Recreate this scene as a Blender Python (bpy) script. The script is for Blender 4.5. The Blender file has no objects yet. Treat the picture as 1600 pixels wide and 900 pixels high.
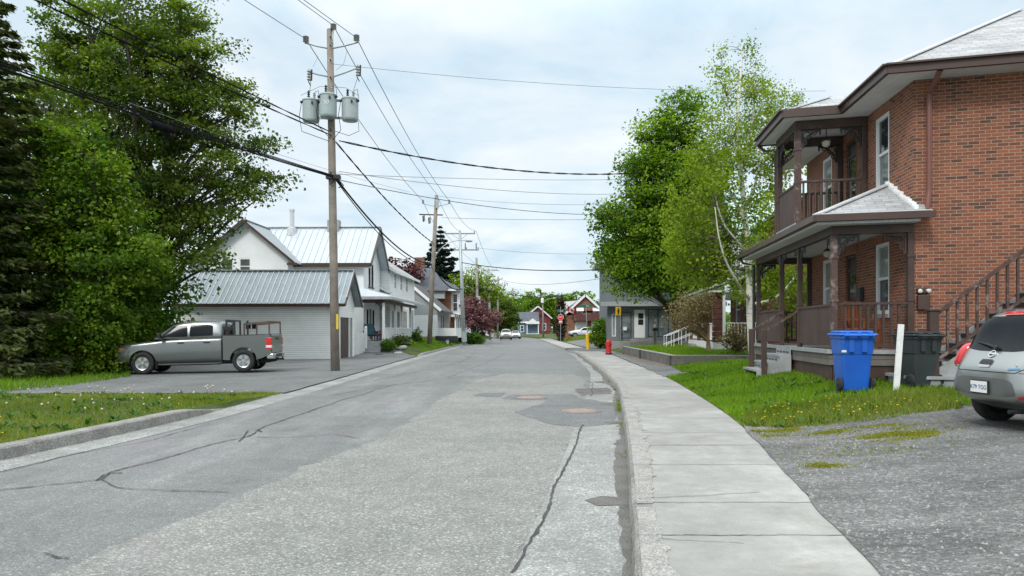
import bpy, bmesh, math, random
import numpy as np
from mathutils import Vector, Matrix, noise as mnoise
from mathutils.geometry import delaunay_2d_cdt
from mathutils.bvhtree import BVHTree

sc = bpy.context.scene
COL = sc.collection
rnd = random.Random(7)
F = 1150.0; EYE = 1.6; HV = 515.0
def P(u, v, Y): return Vector(((u-800)/F*Y, Y, EYE+(HV-v)/F*Y))
def smooth(t):
    t = max(0.0, min(1.0, t)); return t*t*(3-2*t)
def lerp(a, b, t): return a+(b-a)*t

# ---------------------------------------------------------------- materials
MATS = {}
def nodes_of(name):
    m = bpy.data.materials.new(name); m.use_nodes = True
    nt = m.node_tree
    return m, nt, nt.nodes, nt.links, nt.nodes['Principled BSDF']
def rgb(c): return (c[0], c[1], c[2], 1.0)
def scl(c, k): return (min(1, c[0]*k), min(1, c[1]*k), min(1, c[2]*k))
def noise_node(N, L, vec, scale, detail=4, rough=.6):
    n = N.new('ShaderNodeTexNoise'); n.inputs['Scale'].default_value = scale
    n.inputs['Detail'].default_value = detail; n.inputs['Roughness'].default_value = rough
    if vec is not None: L.new(vec, n.inputs['Vector'])
    return n
def ramp(N, L, fac, stops, interp='LINEAR'):
    r = N.new('ShaderNodeValToRGB'); e = r.color_ramp.elements; r.color_ramp.interpolation = interp
    while len(e) < len(stops): e.new(.5)
    for el, (p, c) in zip(e, stops):
        el.position = p; el.color = rgb(c) if len(c) == 3 else c
    L.new(fac, r.inputs['Fac']); return r
def mixc(N, L, fac, a, b, mode='MIX'):
    m = N.new('ShaderNodeMix'); m.data_type = 'RGBA'; m.blend_type = mode
    for s, x in ((0, fac), (6, a), (7, b)):
        if hasattr(x, 'is_output') or isinstance(x, bpy.types.NodeSocket): L.new(x, m.inputs[s])
        elif s == 0: m.inputs[0].default_value = x
        else: m.inputs[s].default_value = rgb(x)
    return m.outputs[2]
def math_n(N, L, op, a, b=None, c=None):
    m = N.new('ShaderNodeMath'); m.operation = op
    for i, x in enumerate((a, b, c)):
        if x is None: continue
        if isinstance(x, bpy.types.NodeSocket): L.new(x, m.inputs[i])
        else: m.inputs[i].default_value = x
    return m.outputs[0]
def bump(N, L, h, strength, dist, B):
    b = N.new('ShaderNodeBump'); b.inputs['Strength'].default_value = strength; b.inputs['Distance'].default_value = dist
    L.new(h, b.inputs['Height']); L.new(b.outputs['Normal'], B.inputs['Normal']); return b
def mat(name, color, rough=.6, metal=0., var=.15, scale=3., fine=40., bmp=.15, dirt=None, dirt_amt=.3, spec=.5, coat=0.):
    if name in MATS: return MATS[name]
    m, nt, N, L, B = nodes_of(name)
    tc = N.new('ShaderNodeTexCoord').outputs['Object']
    n1 = noise_node(N, L, tc, scale, 5); n2 = noise_node(N, L, tc, fine, 3)
    c = ramp(N, L, n1.outputs['Fac'], [(.3, scl(color, 1-var)), (.7, scl(color, 1+var))]).outputs['Color']
    g = ramp(N, L, n2.outputs['Fac'], [(.3, (1-var*.6,)*3), (.7, (1,)*3)]).outputs['Color']
    c = mixc(N, L, 1.0, c, g, 'MULTIPLY')
    if dirt:
        n3 = noise_node(N, L, tc, scale*.7, 8, .75)
        f = ramp(N, L, n3.outputs['Fac'], [(.52, (0, 0, 0)), (.68, (dirt_amt,)*3)]).outputs['Color']
        c = mixc(N, L, f, c, dirt)
    L.new(c, B.inputs['Base Color'])
    B.inputs['Roughness'].default_value = rough; B.inputs['Metallic'].default_value = metal
    B.inputs['Specular IOR Level'].default_value = spec
    B.inputs['Coat Weight'].default_value = coat; B.inputs['Coat Roughness'].default_value = .06
    if bmp: bump(N, L, n2.outputs['Fac'], bmp, .01, B)
    MATS[name] = m; return m
def brick_mat(name, c1, c2, mortar, w=.205, h=.068, dark=(.06, .042, .03)):
    if name in MATS: return MATS[name]
    m, nt, N, L, B = nodes_of(name)
    uv = N.new('ShaderNodeTexCoord').outputs['UV']
    nw = noise_node(N, L, uv, 7., 3)
    vm = N.new('ShaderNodeVectorMath'); vm.operation = 'SCALE'; L.new(nw.outputs['Color'], vm.inputs[0]); vm.inputs[3].default_value = .012
    va = N.new('ShaderNodeVectorMath'); va.operation = 'ADD'; L.new(uv, va.inputs[0]); L.new(vm.outputs[0], va.inputs[1])
    def br(a, b, mo, bias):
        t = N.new('ShaderNodeTexBrick'); L.new(va.outputs[0], t.inputs['Vector'])
        t.inputs['Color1'].default_value = rgb(a); t.inputs['Color2'].default_value = rgb(b); t.inputs['Mortar'].default_value = rgb(mo)
        t.inputs['Scale'].default_value = 1; t.inputs['Brick Width'].default_value = w; t.inputs['Row Height'].default_value = h
        t.inputs['Mortar Size'].default_value = .006; t.inputs['Mortar Smooth'].default_value = .25; t.inputs['Bias'].default_value = bias
        return t
    t = br(c1, c2, mortar, 0)
    t2 = br((1, 1, 1), (0, 0, 0), (1, 1, 1), -.08)   # picks the dark over-burnt bricks
    dk = ramp(N, L, t2.outputs['Color'], [(.10, (.7,)*3), (.32, (0, 0, 0))]).outputs['Color']
    nb = noise_node(N, L, uv, .6, 5); ns = noise_node(N, L, uv, 60, 3)
    c = mixc(N, L, dk, t.outputs['Color'], dark)
    c = mixc(N, L, 1., c, ramp(N, L, nb.outputs['Fac'], [(.3, (.78, .76, .74)), (.7, (1.1, 1.08, 1.05))]).outputs['Color'], 'MULTIPLY')
    c = mixc(N, L, 1., c, ramp(N, L, ns.outputs['Fac'], [(.3, (.82,)*3), (.7, (1.08,)*3)]).outputs['Color'], 'MULTIPLY')
    ne = noise_node(N, L, uv, 2.3, 6, .7)
    ef = ramp(N, L, ne.outputs['Fac'], [(.64, (0, 0, 0)), (.78, (.35,)*3)]).outputs['Color']
    c = mixc(N, L, ef, c, scl(mortar, .9))
    L.new(c, B.inputs['Base Color']); B.inputs['Roughness'].default_value = .88
    hh = math_n(N, L, 'SUBTRACT', 1.0, t.outputs['Fac']); hh = math_n(N, L, 'ADD', hh, math_n(N, L, 'MULTIPLY', ns.outputs['Fac'], .25))
    bump(N, L, hh, .7, .008, B)
    MATS[name] = m; return m
def lines_mat(name, color, pitch, axis='V', depth=.006, rough=.55, line=.12, lcol=.45, var=.08, dirt=(.3, .3, .27), metal=0., spec=.5):
    """boards, siding or shingles: lines every `pitch` metres along U or V of the metric uv"""
    if name in MATS: return MATS[name]
    m, nt, N, L, B = nodes_of(name)
    uv = N.new('ShaderNodeTexCoord').outputs['UV']
    sp = N.new('ShaderNodeSeparateXYZ'); L.new(uv, sp.inputs[0])
    s = sp.outputs['Y' if axis == 'V' else 'X']
    q = math_n(N, L, 'DIVIDE', s, pitch)
    fr = math_n(N, L, 'FRACT', q)
    fl = math_n(N, L, 'FLOOR', q)
    wn = N.new('ShaderNodeTexWhiteNoise'); wn.noise_dimensions = '1D'; L.new(fl, wn.inputs['W'])
    edge = math_n(N, L, 'LESS_THAN', fr, line)
    n1 = noise_node(N, L, uv, 1.1, 6, .65); n2 = noise_node(N, L, uv, 50, 3)
    c = ramp(N, L, n1.outputs['Fac'], [(.3, scl(color, 1-var)), (.7, scl(color, 1+var))]).outputs['Color']
    c = mixc(N, L, 1., c, ramp(N, L, wn.outputs['Value'], [(0, (1-var*.8,)*3), (1, (1,)*3)]).outputs['Color'], 'MULTIPLY')
    nd = noise_node(N, L, uv, .8, 8, .75)
    c = mixc(N, L, ramp(N, L, nd.outputs['Fac'], [(.5, (0, 0, 0)), (.75, (.4,)*3)]).outputs['Color'], c, dirt)
    c = mixc(N, L, edge, c, scl(color, lcol))
    L.new(c, B.inputs['Base Color']); B.inputs['Roughness'].default_value = rough; B.inputs['Metallic'].default_value = metal
    B.inputs['Specular IOR Level'].default_value = spec
    hh = math_n(N, L, 'ADD', math_n(N, L, 'SUBTRACT', 1.0, fr), math_n(N, L, 'MULTIPLY', n2.outputs['Fac'], .12))
    bump(N, L, hh, .6, depth, B)
    MATS[name] = m; return m
def shingle_mat(name, color):
    if name in MATS: return MATS[name]
    m, nt, N, L, B = nodes_of(name)
    uv = N.new('ShaderNodeTexCoord').outputs['UV']
    t = N.new('ShaderNodeTexBrick'); L.new(uv, t.inputs['Vector'])
    t.inputs['Color1'].default_value = rgb(scl(color, 1.15)); t.inputs['Color2'].default_value = rgb(scl(color, .82)); t.inputs['Mortar'].default_value = rgb(scl(color, .45))
    t.inputs['Scale'].default_value = 1; t.inputs['Brick Width'].default_value = .33; t.inputs['Row Height'].default_value = .145; t.inputs['Mortar Size'].default_value = .006
    n1 = noise_node(N, L, uv, .9, 6, .7); n2 = noise_node(N, L, uv, 90, 2)
    c = mixc(N, L, 1., t.outputs['Color'], ramp(N, L, n1.outputs['Fac'], [(.3, (.75,)*3), (.7, (1.15,)*3)]).outputs['Color'], 'MULTIPLY')
    c = mixc(N, L, 1., c, ramp(N, L, n2.outputs['Fac'], [(.3, (.75,)*3), (.7, (1.2,)*3)]).outputs['Color'], 'MULTIPLY')
    L.new(c, B.inputs['Base Color']); B.inputs['Roughness'].default_value = .9
    bump(N, L, math_n(N, L, 'SUBTRACT', 1., t.outputs['Fac']), .5, .008, B)
    MATS[name] = m; return m
def ground_mat(name, a, b, grain=(.6, 1.5), gscale=140., big=.5, patch=None, rough=.92, bmp=.5, bd=.006, stain=None, coarse=0., streak=None):
    """asphalt, gravel, concrete, soil: two-tone large mottling plus aggregate grain"""
    if name in MATS: return MATS[name]
    m, nt, N, L, B = nodes_of(name)
    tc = N.new('ShaderNodeTexCoord').outputs['Object']
    n1 = noise_node(N, L, tc, big, 7, .65); n2 = noise_node(N, L, tc, gscale, 2, .5); n3 = noise_node(N, L, tc, big*6, 6, .7)
    c = ramp(N, L, n1.outputs['Fac'], [(.35, a), (.65, b)]).outputs['Color']
    c = mixc(N, L, 1., c, ramp(N, L, n3.outputs['Fac'], [(.3, (.86,)*3), (.7, (1.1,)*3)]).outputs['Color'], 'MULTIPLY')
    g = ramp(N, L, n2.outputs['Fac'], [(.32, (grain[0],)*3), (.68, (grain[1],)*3)]).outputs['Color']
    c = mixc(N, L, 1., c, g, 'MULTIPLY')
    if coarse:
        vo = N.new('ShaderNodeTexVoronoi'); vo.inputs['Scale'].default_value = coarse; L.new(tc, vo.inputs['Vector'])
        vs = N.new('ShaderNodeSeparateColor'); L.new(vo.outputs['Color'], vs.inputs[0])
        c = mixc(N, L, 1., c, ramp(N, L, vs.outputs[0], [(0, (.7,)*3), (.6, (.97,)*3), (.85, (1.1,)*3), (1, (1.75,)*3)]).outputs['Color'], 'MULTIPLY')
    if stain:
        n4 = noise_node(N, L, tc, stain[1], 8, .75)
        c = mixc(N, L, ramp(N, L, n4.outputs['Fac'], [(stain[2], (0, 0, 0)), (stain[2]+.12, (stain[3],)*3)]).outputs['Color'], c, stain[0])
    if streak:
        mp = N.new('ShaderNodeMapping'); mp.inputs['Scale'].default_value = streak[1]; mp.inputs['Rotation'].default_value = (0, 0, streak[2]); L.new(tc, mp.inputs[0])
        n5 = noise_node(N, L, mp.outputs[0], 1., 7, .7)
        c = mixc(N, L, 1., c, ramp(N, L, n5.outputs['Fac'], [(.33, (streak[0],)*3), (.5, (.97,)*3), (.68, (1.28,)*3)]).outputs['Color'], 'MULTIPLY')
    L.new(c, B.inputs['Base Color']); B.inputs['Roughness'].default_value = rough; B.inputs['Specular IOR Level'].default_value = .3
    bump(N, L, n2.outputs['Fac'], bmp, bd, B)
    MATS[name] = m; return m
def leaf_mat(name, dark, mid, light, trans=.35, rough=.55):
    if name in MATS: return MATS[name]
    m, nt, N, L, B = nodes_of(name)
    at = N.new('ShaderNodeAttribute'); at.attribute_name = 'v'
    c = ramp(N, L, at.outputs['Fac'], [(0, dark), (.5, mid), (1, light)]).outputs['Color']
    L.new(c, B.inputs['Base Color']); B.inputs['Roughness'].default_value = rough; B.inputs['Specular IOR Level'].default_value = .25
    tr = N.new('ShaderNodeBsdfTranslucent')
    L.new(mixc(N, L, 1., c, (1.25, 1.35, .55), 'MULTIPLY'), tr.inputs['Color'])
    mx = N.new('ShaderNodeMixShader'); mx.inputs[0].default_value = trans
    L.new(B.outputs[0], mx.inputs[1]); L.new(tr.outputs[0], mx.inputs[2])
    L.new(mx.outputs[0], N['Material Output'].inputs['Surface'])
    MATS[name] = m; return m
def glass_mat(name, color, rough=.04, var=.5, scale=1.2):
    if name in MATS: return MATS[name]
    m, nt, N, L, B = nodes_of(name)
    tc = N.new('ShaderNodeTexCoord').outputs['Object']
    n1 = noise_node(N, L, tc, scale, 3)
    c = ramp(N, L, n1.outputs['Fac'], [(.35, scl(color, 1-var)), (.65, scl(color, 1+var))]).outputs['Color']
    L.new(c, B.inputs['Base Color']); B.inputs['Roughness'].default_value = rough; B.inputs['Specular IOR Level'].default_value = .7
    n2 = noise_node(N, L, tc, 2.5, 1); bump(N, L, n2.outputs['Fac'], .05, .02, B)
    MATS[name] = m; return m

# ---------------------------------------------------------------- mesh builder
class MB:
    def __init__(s, M=None):
        s.v = []; s.f = []; s.M = M
    def pt(s, p):
        p = Vector(p); return s.M @ p if s.M is not None else p
    def poly(s, pts):
        i = len(s.v); s.v += [s.pt(p) for p in pts]; s.f.append(list(range(i, i+len(pts))))
    def grid(s, rows):
        i = len(s.v); n = len(rows[0])
        for r in rows: s.v += [s.pt(p) for p in r]
        for a in range(len(rows)-1):
            for b in range(n-1):
                s.f.append([i+a*n+b, i+a*n+b+1, i+(a+1)*n+b+1, i+(a+1)*n+b])
    def box(s, x0, x1, y0, y1, z0, z1, bev=0.):
        if bev > 0:
            bm = bmesh.new(); bmesh.ops.create_cube(bm, size=1.)
            for w in bm.verts: w.co = Vector(((x0+x1)/2+w.co.x*(x1-x0), (y0+y1)/2+w.co.y*(y1-y0), (z0+z1)/2+w.co.z*(z1-z0)))
            bmesh.ops.bevel(bm, geom=bm.edges[:], offset=bev, segments=2, affect='EDGES', profile=.5)
            s.bm(bm); return
        i = len(s.v)
        s.v += [s.pt(p) for p in ((x0,y0,z0),(x1,y0,z0),(x1,y1,z0),(x0,y1,z0),(x0,y0,z1),(x1,y0,z1),(x1,y1,z1),(x0,y1,z1))]
        for q in ((0,3,2,1),(4,5,6,7),(0,1,5,4),(1,2,6,5),(2,3,7,6),(3,0,4,7)): s.f.append([i+k for k in q])
    def bm(s, bm):
        i = len(s.v); bm.verts.index_update()
        s.v += [s.pt(w.co) for w in bm.verts]
        s.f += [[i+w.index for w in fc.verts] for fc in bm.faces]
        bm.free()
    def prism(s, pts, vec):
        vec = Vector(vec); a = [Vector(p) for p in pts]; b = [p+vec for p in a]; n = len(a)
        i = len(s.v); s.v += [s.pt(p) for p in a+b]
        s.f.append([i+k for k in range(n)][::-1]); s.f.append([i+n+k for k in range(n)])
        for k in range(n): s.f.append([i+k, i+(k+1) % n, i+n+(k+1) % n, i+n+k])
    def tube(s, pts, r, n=8, cap=True):
        pts = [Vector(p) for p in pts]; m = len(pts)
        rs = r if isinstance(r, (list, tuple)) else [r]*m
        i = len(s.v); prev = None
        for k, p in enumerate(pts):
            d = (pts[min(k+1, m-1)]-pts[max(k-1, 0)]).normalized()
            if prev is None:
                ref = Vector((0, 0, 1)) if abs(d.z) < .9 else Vector((1, 0, 0))
                e = d.cross(ref).normalized()
            else: e = (prev-d*prev.dot(d)).normalized()
            prev = e; g = d.cross(e)
            for j in range(n):
                a = 2*math.pi*j/n; s.v.append(s.pt(p+(e*math.cos(a)+g*math.sin(a))*rs[k]))
        for k in range(m-1):
            for j in range(n):
                s.f.append([i+k*n+j, i+k*n+(j+1) % n, i+(k+1)*n+(j+1) % n, i+(k+1)*n+j])
        if cap:
            s.f.append([i+j for j in range(n)][::-1]); s.f.append([i+(m-1)*n+j for j in range(n)])
    def bar(s, p0, p1, w, h, up=(0, 0, 1)):
        p0 = Vector(p0); p1 = Vector(p1); d = (p1-p0).normalized(); up = Vector(up)
        e = d.cross(up)
        if e.length < 1e-4: e = d.cross(Vector((0, 1, 0)))
        e.normalize(); g = e.cross(d)
        q = [p0+e*a*w/2+g*b*h/2 for a, b in ((-1,-1),(1,-1),(1,1),(-1,1))]
        s.prism(q, p1-p0)
    def lathe(s, prof, n=16, o=(0, 0, 0), ax=(0, 0, 1)):
        o = Vector(o); ax = Vector(ax).normalized()
        ref = Vector((1, 0, 0)) if abs(ax.x) < .9 else Vector((0, 1, 0))
        e = ax.cross(ref).normalized(); g = ax.cross(e); i = len(s.v); m = len(prof)
        for r, z in prof:
            for j in range(n):
                a = 2*math.pi*j/n; s.v.append(s.pt(o+ax*z+(e*math.cos(a)+g*math.sin(a))*r))
        for k in range(m-1):
            for j in range(n): s.f.append([i+k*n+j, i+k*n+(j+1) % n, i+(k+1)*n+(j+1) % n, i+(k+1)*n+j])
        if prof[0][0] > 1e-4: s.f.append([i+j for j in range(n)][::-1])
        if prof[-1][0] > 1e-4: s.f.append([i+(m-1)*n+j for j in range(n)])
    def wall(s, L_, z0, z1, holes, th=.15, reveal=.12, y=0., x0=0.):
        """wall along +x at y (outer face), body towards +y, with holes (x0,x1,z0,z1)"""
        xs = sorted({x0, L_, *[h[0] for h in holes], *[h[1] for h in holes]})
        zs = sorted({z0, z1, *[h[2] for h in holes], *[h[3] for h in holes]})
        for a, b in zip(xs, xs[1:]):
            for c, d in zip(zs, zs[1:]):
                if any(h[0] <= a+1e-6 and b <= h[1]+1e-6 and h[2] <= c+1e-6 and d <= h[3]+1e-6 for h in holes): continue
                s.poly([(a, y, c), (b, y, c), (b, y, d), (a, y, d)])
        for a, b, c, d in holes:
            r = y+reveal
            s.poly([(a, y, c), (a, y, d), (a, r, d), (a, r, c)]); s.poly([(b, y, c), (b, r, c), (b, r, d), (b, y, d)])
            s.poly([(a, y, d), (b, y, d), (b, r, d), (a, r, d)]); s.poly([(a, y, c), (a, r, c), (b, r, c), (b, y, c)])
    def build(s, name, m, parent=None, sm=False, top=False, smangle=None):
        me = bpy.data.meshes.new(name)
        v = s.v; off = Vector((0, 0, 0))
        if parent is None and v and not top:
            xs = [p.x for p in v]; ys = [p.y for p in v]; zs = [p.z for p in v]
            off = Vector(((min(xs)+max(xs))/2, (min(ys)+max(ys))/2, min(zs))); v = [p-off for p in v]
        me.from_pydata([tuple(p) for p in v], [], s.f); me.update()
        uvl = me.uv_layers.new(name='UVMap').data
        for pl in me.polygons:
            n = pl.normal
            if abs(n.z) > .985: t = Vector((1, 0, 0)); b = Vector((0, 1, 0))
            else:
                t = Vector((0, 0, 1)).cross(n).normalized(); b = n.cross(t)
            for li in pl.loop_indices:
                p = me.vertices[me.loops[li].vertex_index].co+off
                uvl[li].uv = (p.dot(t), p.dot(b))
        return link(name, me, m, parent, sm, off)
def link(name, me, m, parent=None, sm=False, loc=(0, 0, 0)):
    o = bpy.data.objects.new(name, me); COL.objects.link(o)
    if m is not None: me.materials.append(m)
    if sm: me.polygons.foreach_set('use_smooth', [True]*len(me.polygons))
    o.location = loc
    if parent is not None:
        o.parent = parent
        w = Matrix.Identity(4); q = parent
        if parent.parent is None: w = parent.matrix_basis
        o.matrix_parent_inverse = w.inverted()
    return o
def tag(o, label, cat, group=None, kind=None):
    if kind: o['kind'] = kind
    o['label'] = label; o['category'] = cat
    if group: o['group'] = group
    return o
def T(name, label, cat, loc, group=None):
    o = bpy.data.objects.new(name, None); COL.objects.link(o); o.empty_display_size = .2
    o.location = loc; return tag(o, label, cat, group)
def struct(o, label, kind='structure'):
    o['kind'] = kind; o['label'] = label; return o
def frame(o, ex, ey=None):
    ex = Vector(ex).normalized(); ey = Vector(ey).normalized() if ey is not None else Vector((-ex.y, ex.x, 0))
    M = Matrix.Identity(4)
    for r in range(3): M[r][0] = ex[r]; M[r][1] = ey[r]; M[r][3] = o[r]
    return M
def subsurf(obj, lv=2):
    md = obj.modifiers.new('s', 'SUBSURF'); md.levels = lv; md.render_levels = lv
    return bake(obj)
def bake(obj):
    dg = bpy.context.evaluated_depsgraph_get(); dg.update()
    me = bpy.data.meshes.new_from_object(obj.evaluated_get(dg))
    old = obj.data; obj.modifiers.clear(); obj.data = me; bpy.data.meshes.remove(old)
    return obj
def text_obj(name, s, size, M, m, parent=None, depth=.004):
    cu = bpy.data.curves.new(name, 'FONT'); cu.body = s; cu.size = size; cu.extrude = depth; cu.align_x = 'CENTER'; cu.align_y = 'CENTER'
    t = bpy.data.objects.new(name+'_tmp', cu); COL.objects.link(t)
    dg = bpy.context.evaluated_depsgraph_get(); dg.update()
    me = bpy.data.meshes.new_from_object(t.evaluated_get(dg)); bpy.data.objects.remove(t)
    me.transform(M); me.materials.clear()
    return link(name, me, m, parent)
def upright(pos, right):
    """matrix whose x = right, y = up, z = out towards the reader"""
    r = Vector(right).normalized(); u = Vector((0, 0, 1)); n = r.cross(u)
    M = Matrix.Identity(4)
    for k in range(3): M[k][0] = r[k]; M[k][1] = u[k]; M[k][2] = n[k]; M[k][3] = pos[k]
    return M

# ---------------------------------------------------------------- road axis and terrain
def curve(pts):
    ys = np.array([p[0] for p in pts]); xs = np.array([p[1] for p in pts])
    yy = np.linspace(ys[0], ys[-1], 1500); xx = np.interp(yy, ys, xs)
    step = yy[1]-yy[0]; out = xx.copy()
    for _ in range(3):
        w = 7; pad = np.concatenate([2*out[0]-out[w:0:-1], out, 2*out[-1]-out[-2:-w-2:-1]])
        out = np.convolve(pad, np.ones(2*w+1)/(2*w+1), 'valid')
    return lambda y: float(np.interp(y, yy, out))
XR = curve([(-8, -1.2), (4.78, .77), (9.95, 1.54), (19.4, 2.78), (30, 3.45), (46, 4.15), (59, 4.15), (102, 4.3), (125, 4.4), (150, 3.2), (175, -6), (200, -19), (300, -90)])
XS = curve([(-8, .0), (4.39, 2.2), (11.66, 3.62), (19.9, 4.53), (25.2, 4.96), (48, 6.2), (59, 6.1), (102, 6.3), (125, 6.5), (150, 5.2), (175, -4), (200, -17), (300, -88)])
XL = curve([(-8, -9.2), (0, -7.5), (8.9, -6.2), (13.1, -5.75), (22, -5.6), (36, -5.65), (60, -5.35), (96, -5.0), (125, -4.2), (150, -3.3), (175, -12), (200, -25), (300, -96)])
def zl(X, Y):
    d = XL(min(max(Y, -8), 300))-X
    a = lerp(.12, .02, smooth((Y-15)/3.5))
    a += -.012*max(0, min(d, 10))*smooth((Y-16)/3)*(1-smooth((Y-38)/6))
    a += (.10+.62*smooth(d/2.2))*smooth((Y-45)/6)
    return a
def zr(X, Y):
    Yc = min(max(Y, -8), 300); s = X-XS(Yc)
    R = float(np.interp(Y, [9.5, 11.6, 14, 19, 24, 29, 45, 60, 90], [.225, .30, .36, .52, .40, .20, .25, .35, .45]))
    return .125+R*smooth(s/3.2)
def zg(X, Y):
    Yc = min(max(Y, -8), 300)
    if X < XL(Yc): return zl(X, Y)
    if X > XS(Yc): return zr(X, Y)
    return 0.
# ================================================================ ground
M_grassground = ground_mat('grass_soil', (.035, .055, .012), (.07, .095, .02), (.6, 1.4), 60, .6)
M_asphalt = ground_mat('asphalt_smooth', (.15, .156, .153), (.19, .194, .188), (.82, 1.18), 150, .35, stain=((.185, .168, .182), .25, .5, .5), coarse=90, streak=(.84, (.9, .12, 1), .1))
M_asphalt_far = ground_mat('asphalt_blue', (.155, .163, .162), (.185, .192, .19), (.8, 1.2), 130, .3, coarse=80)
M_coarse = ground_mat('asphalt_coarse', (.186, .189, .176), (.23, .23, .213), (.72, 1.3), 95, .4, stain=((.235, .212, .225), .5, .54, .5), coarse=62, bmp=.7)
M_drive = ground_mat('asphalt_drive', (.115, .12, .12), (.165, .168, .166), (.65, 1.35), 110, .5, stain=((.09, .09, .09), 1.2, .58, .5), coarse=60)
M_gravel = ground_mat('gravel_drive', (.118, .12, .117), (.178, .18, .174), (.6, 1.4), 75, .55, stain=((.10, .09, .083), .8, .54, .55), coarse=38, bmp=.9, bd=.015, streak=(.66, (.28, 1.7, 1), .12))
M_conc = ground_mat('sidewalk_concrete', (.265, .262, .247), (.325, .322, .303), (.86, 1.12), 120, .7, stain=((.215, .205, .18), .9, .52, .6), streak=(.9, (.5, .5, 1), 0))
M_gutter = ground_mat('gutter_concrete', (.20, .206, .196), (.31, .314, .30), (.75, 1.22), 120, .8, stain=((.20, .20, .195), 1.1, .52, .55), coarse=70)
M_kerb = ground_mat('kerb_concrete', (.21, .206, .19), (.31, .303, .282), (.6, 1.3), 55, 2.2, stain=((.16, .15, .13), 3., .52, .7), bmp=.9, bd=.02)
M_patch = ground_mat('patch_dark', (.13, .134, .134), (.172, .176, .175), (.75, 1.25), 110, .8, coarse=70)
M_dirt = ground_mat('wet_dirt', (.10, .095, .088), (.155, .148, .138), (.6, 1.3), 80, 1.5)
M_soil = ground_mat('bare_soil', (.12, .095, .07), (.2, .16, .12), (.6, 1.4), 60, 1.2, coarse=30)
M_moss = ground_mat('moss', (.10, .11, .015), (.2, .19, .03), (.6, 1.4), 90, 1.5)
M_crack = ground_mat('crack', (.045, .045, .044), (.085, .082, .078), (.6, 1.3), 60, 2)

def rows_y(a, b):
    out = []; y = a
    while y < b: out.append(y); y += .35 if y < 26 else (.8 if y < 60 else (3 if y < 140 else 20))
    return out+[b]
YS = rows_y(-8, 300)
LO = [.14, .45, .8, 1.2, 1.7, 2.3, 3, 4, 5, 6.5, 8, 10, 13, 18, 26, 45, 90, 400]
def ground():
    m = MB(); rows = []
    for y in [-60, -20]+YS+[500, 1500]:
        yc = min(max(y, -8), 300); l, r, s_ = XL(yc), XR(yc), XS(yc); row = []
        for d in LO[::-1]: row.append((l-d, y, zl(l-d, y)))
        row += [(l-.02, y, -.07), ((l+r)/2, y, -.07), (r+.02, y, -.07), (s_-.05, y, -.06)]
        for d in LO: row.append((s_+d-.12, y, zr(s_+d-.12, y)))
        rows.append(row)
    m.grid(rows)
    return m.build('ground', M_grassground, top=True, sm=True)
struct(ground(), 'grassy ground on both sides of the street')
def strip(name, fa, fb, y0, y1, z, m, n=6, label='', top=True, parent=None, jag=0., seed=0):
    b = MB(); rows = []; r = random.Random(seed); y = y0
    ys = []
    while y < y1: ys.append(y); y += (.12 if jag and y < 30 else .4) if y < 30 else (1.2 if y < 140 else 10)
    ys.append(y1)
    for y in ys:
        a, c = fa(y), fb(y)
        if jag:
            a += jag*(mnoise.noise((y*1.7, seed, 0))+.6*mnoise.noise((y*6, seed, 3)))
            if not parent is False and jag > 0 and fb.__name__ == 'jagged': c += jag*mnoise.noise((y*1.9, seed, 8))
        rows.append([(lerp(a, c, k/(n-1)), y, z(lerp(a, c, k/(n-1)), y) if callable(z) else z) for k in range(n)])
    b.grid(rows); o = b.build(name, m, parent, top=True, sm=True)
    if parent is None: struct(o, label)
    return o
road = strip('road', lambda y: XL(y)-.05, lambda y: XR(y)+.03, -8, 300, 0., M_asphalt, 8, 'grey asphalt street curving away to the left')

def inside(p, poly):
    x, y = p; c = False; n = len(poly)
    for i in range(n):
        x1, y1 = poly[i]; x2, y2 = poly[(i+1) % n]
        if (y1 > y) != (y2 > y) and x < (x2-x1)*(y-y1)/(y2-y1)+x1: c = not c
    return c
def sheet(name, poly, zf, off, m, parent=None, label='', jit=0., step=.25, cell=.8, seed=1):
    """a sheet laid on the ground with an uneven outline"""
    r = random.Random(seed); pts = []; n = len(poly)
    for i in range(n):
        a = Vector(poly[i]); b = Vector(poly[(i+1) % n]); d = (b-a).length; k = max(1, int(d/step)); nn = Vector((-(b-a).y, (b-a).x)).normalized() if d > 0 else Vector((0, 0))
        for j in range(k):
            q = a.lerp(b, j/k)
            jj = jit(q.x, q.y) if callable(jit) else jit; w = jj*(mnoise.noise((q.x*.9, q.y*.9, seed))+.6*mnoise.noise((q.x*3.1, q.y*3.1, seed+5))+.35*mnoise.noise((q.x*9, q.y*9, seed+6))) if jit else 0
            pts.append(Vector((q.x+nn.x*w, q.y+nn.y*w)))
    edges = [(i, (i+1) % len(pts)) for i in range(len(pts))]
    P2 = [(p.x, p.y) for p in pts]
    xs = [p[0] for p in P2]; ys = [p[1] for p in P2]; inner = []
    x = min(xs)
    while x < max(xs):
        y = min(ys)
        while y < max(ys):
            if inside((x, y), P2): inner.append(Vector((x, y)))
            y += cell
        x += cell
    vv, ee, ff, *_ = delaunay_2d_cdt(pts+inner, edges, [], 1, 1e-4)
    b = MB(); b.v = [Vector((v.x, v.y, (zf(v.x, v.y) if callable(zf) else zf)+off)) for v in vv]; b.f = [list(f) for f in ff]
    for f in b.f:
        p, q, s_ = (b.v[k] for k in f[:3])
        if (q-p).cross(s_-p).z < 0: f.reverse()
    o = b.build(name, m, parent, top=True, sm=True)
    if parent is None and label: struct(o, label)
    return o
def G(u, v, z=0.):
    Y = (EYE-z)*F/(v-HV); return ((u-800)/F*Y, Y)
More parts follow.
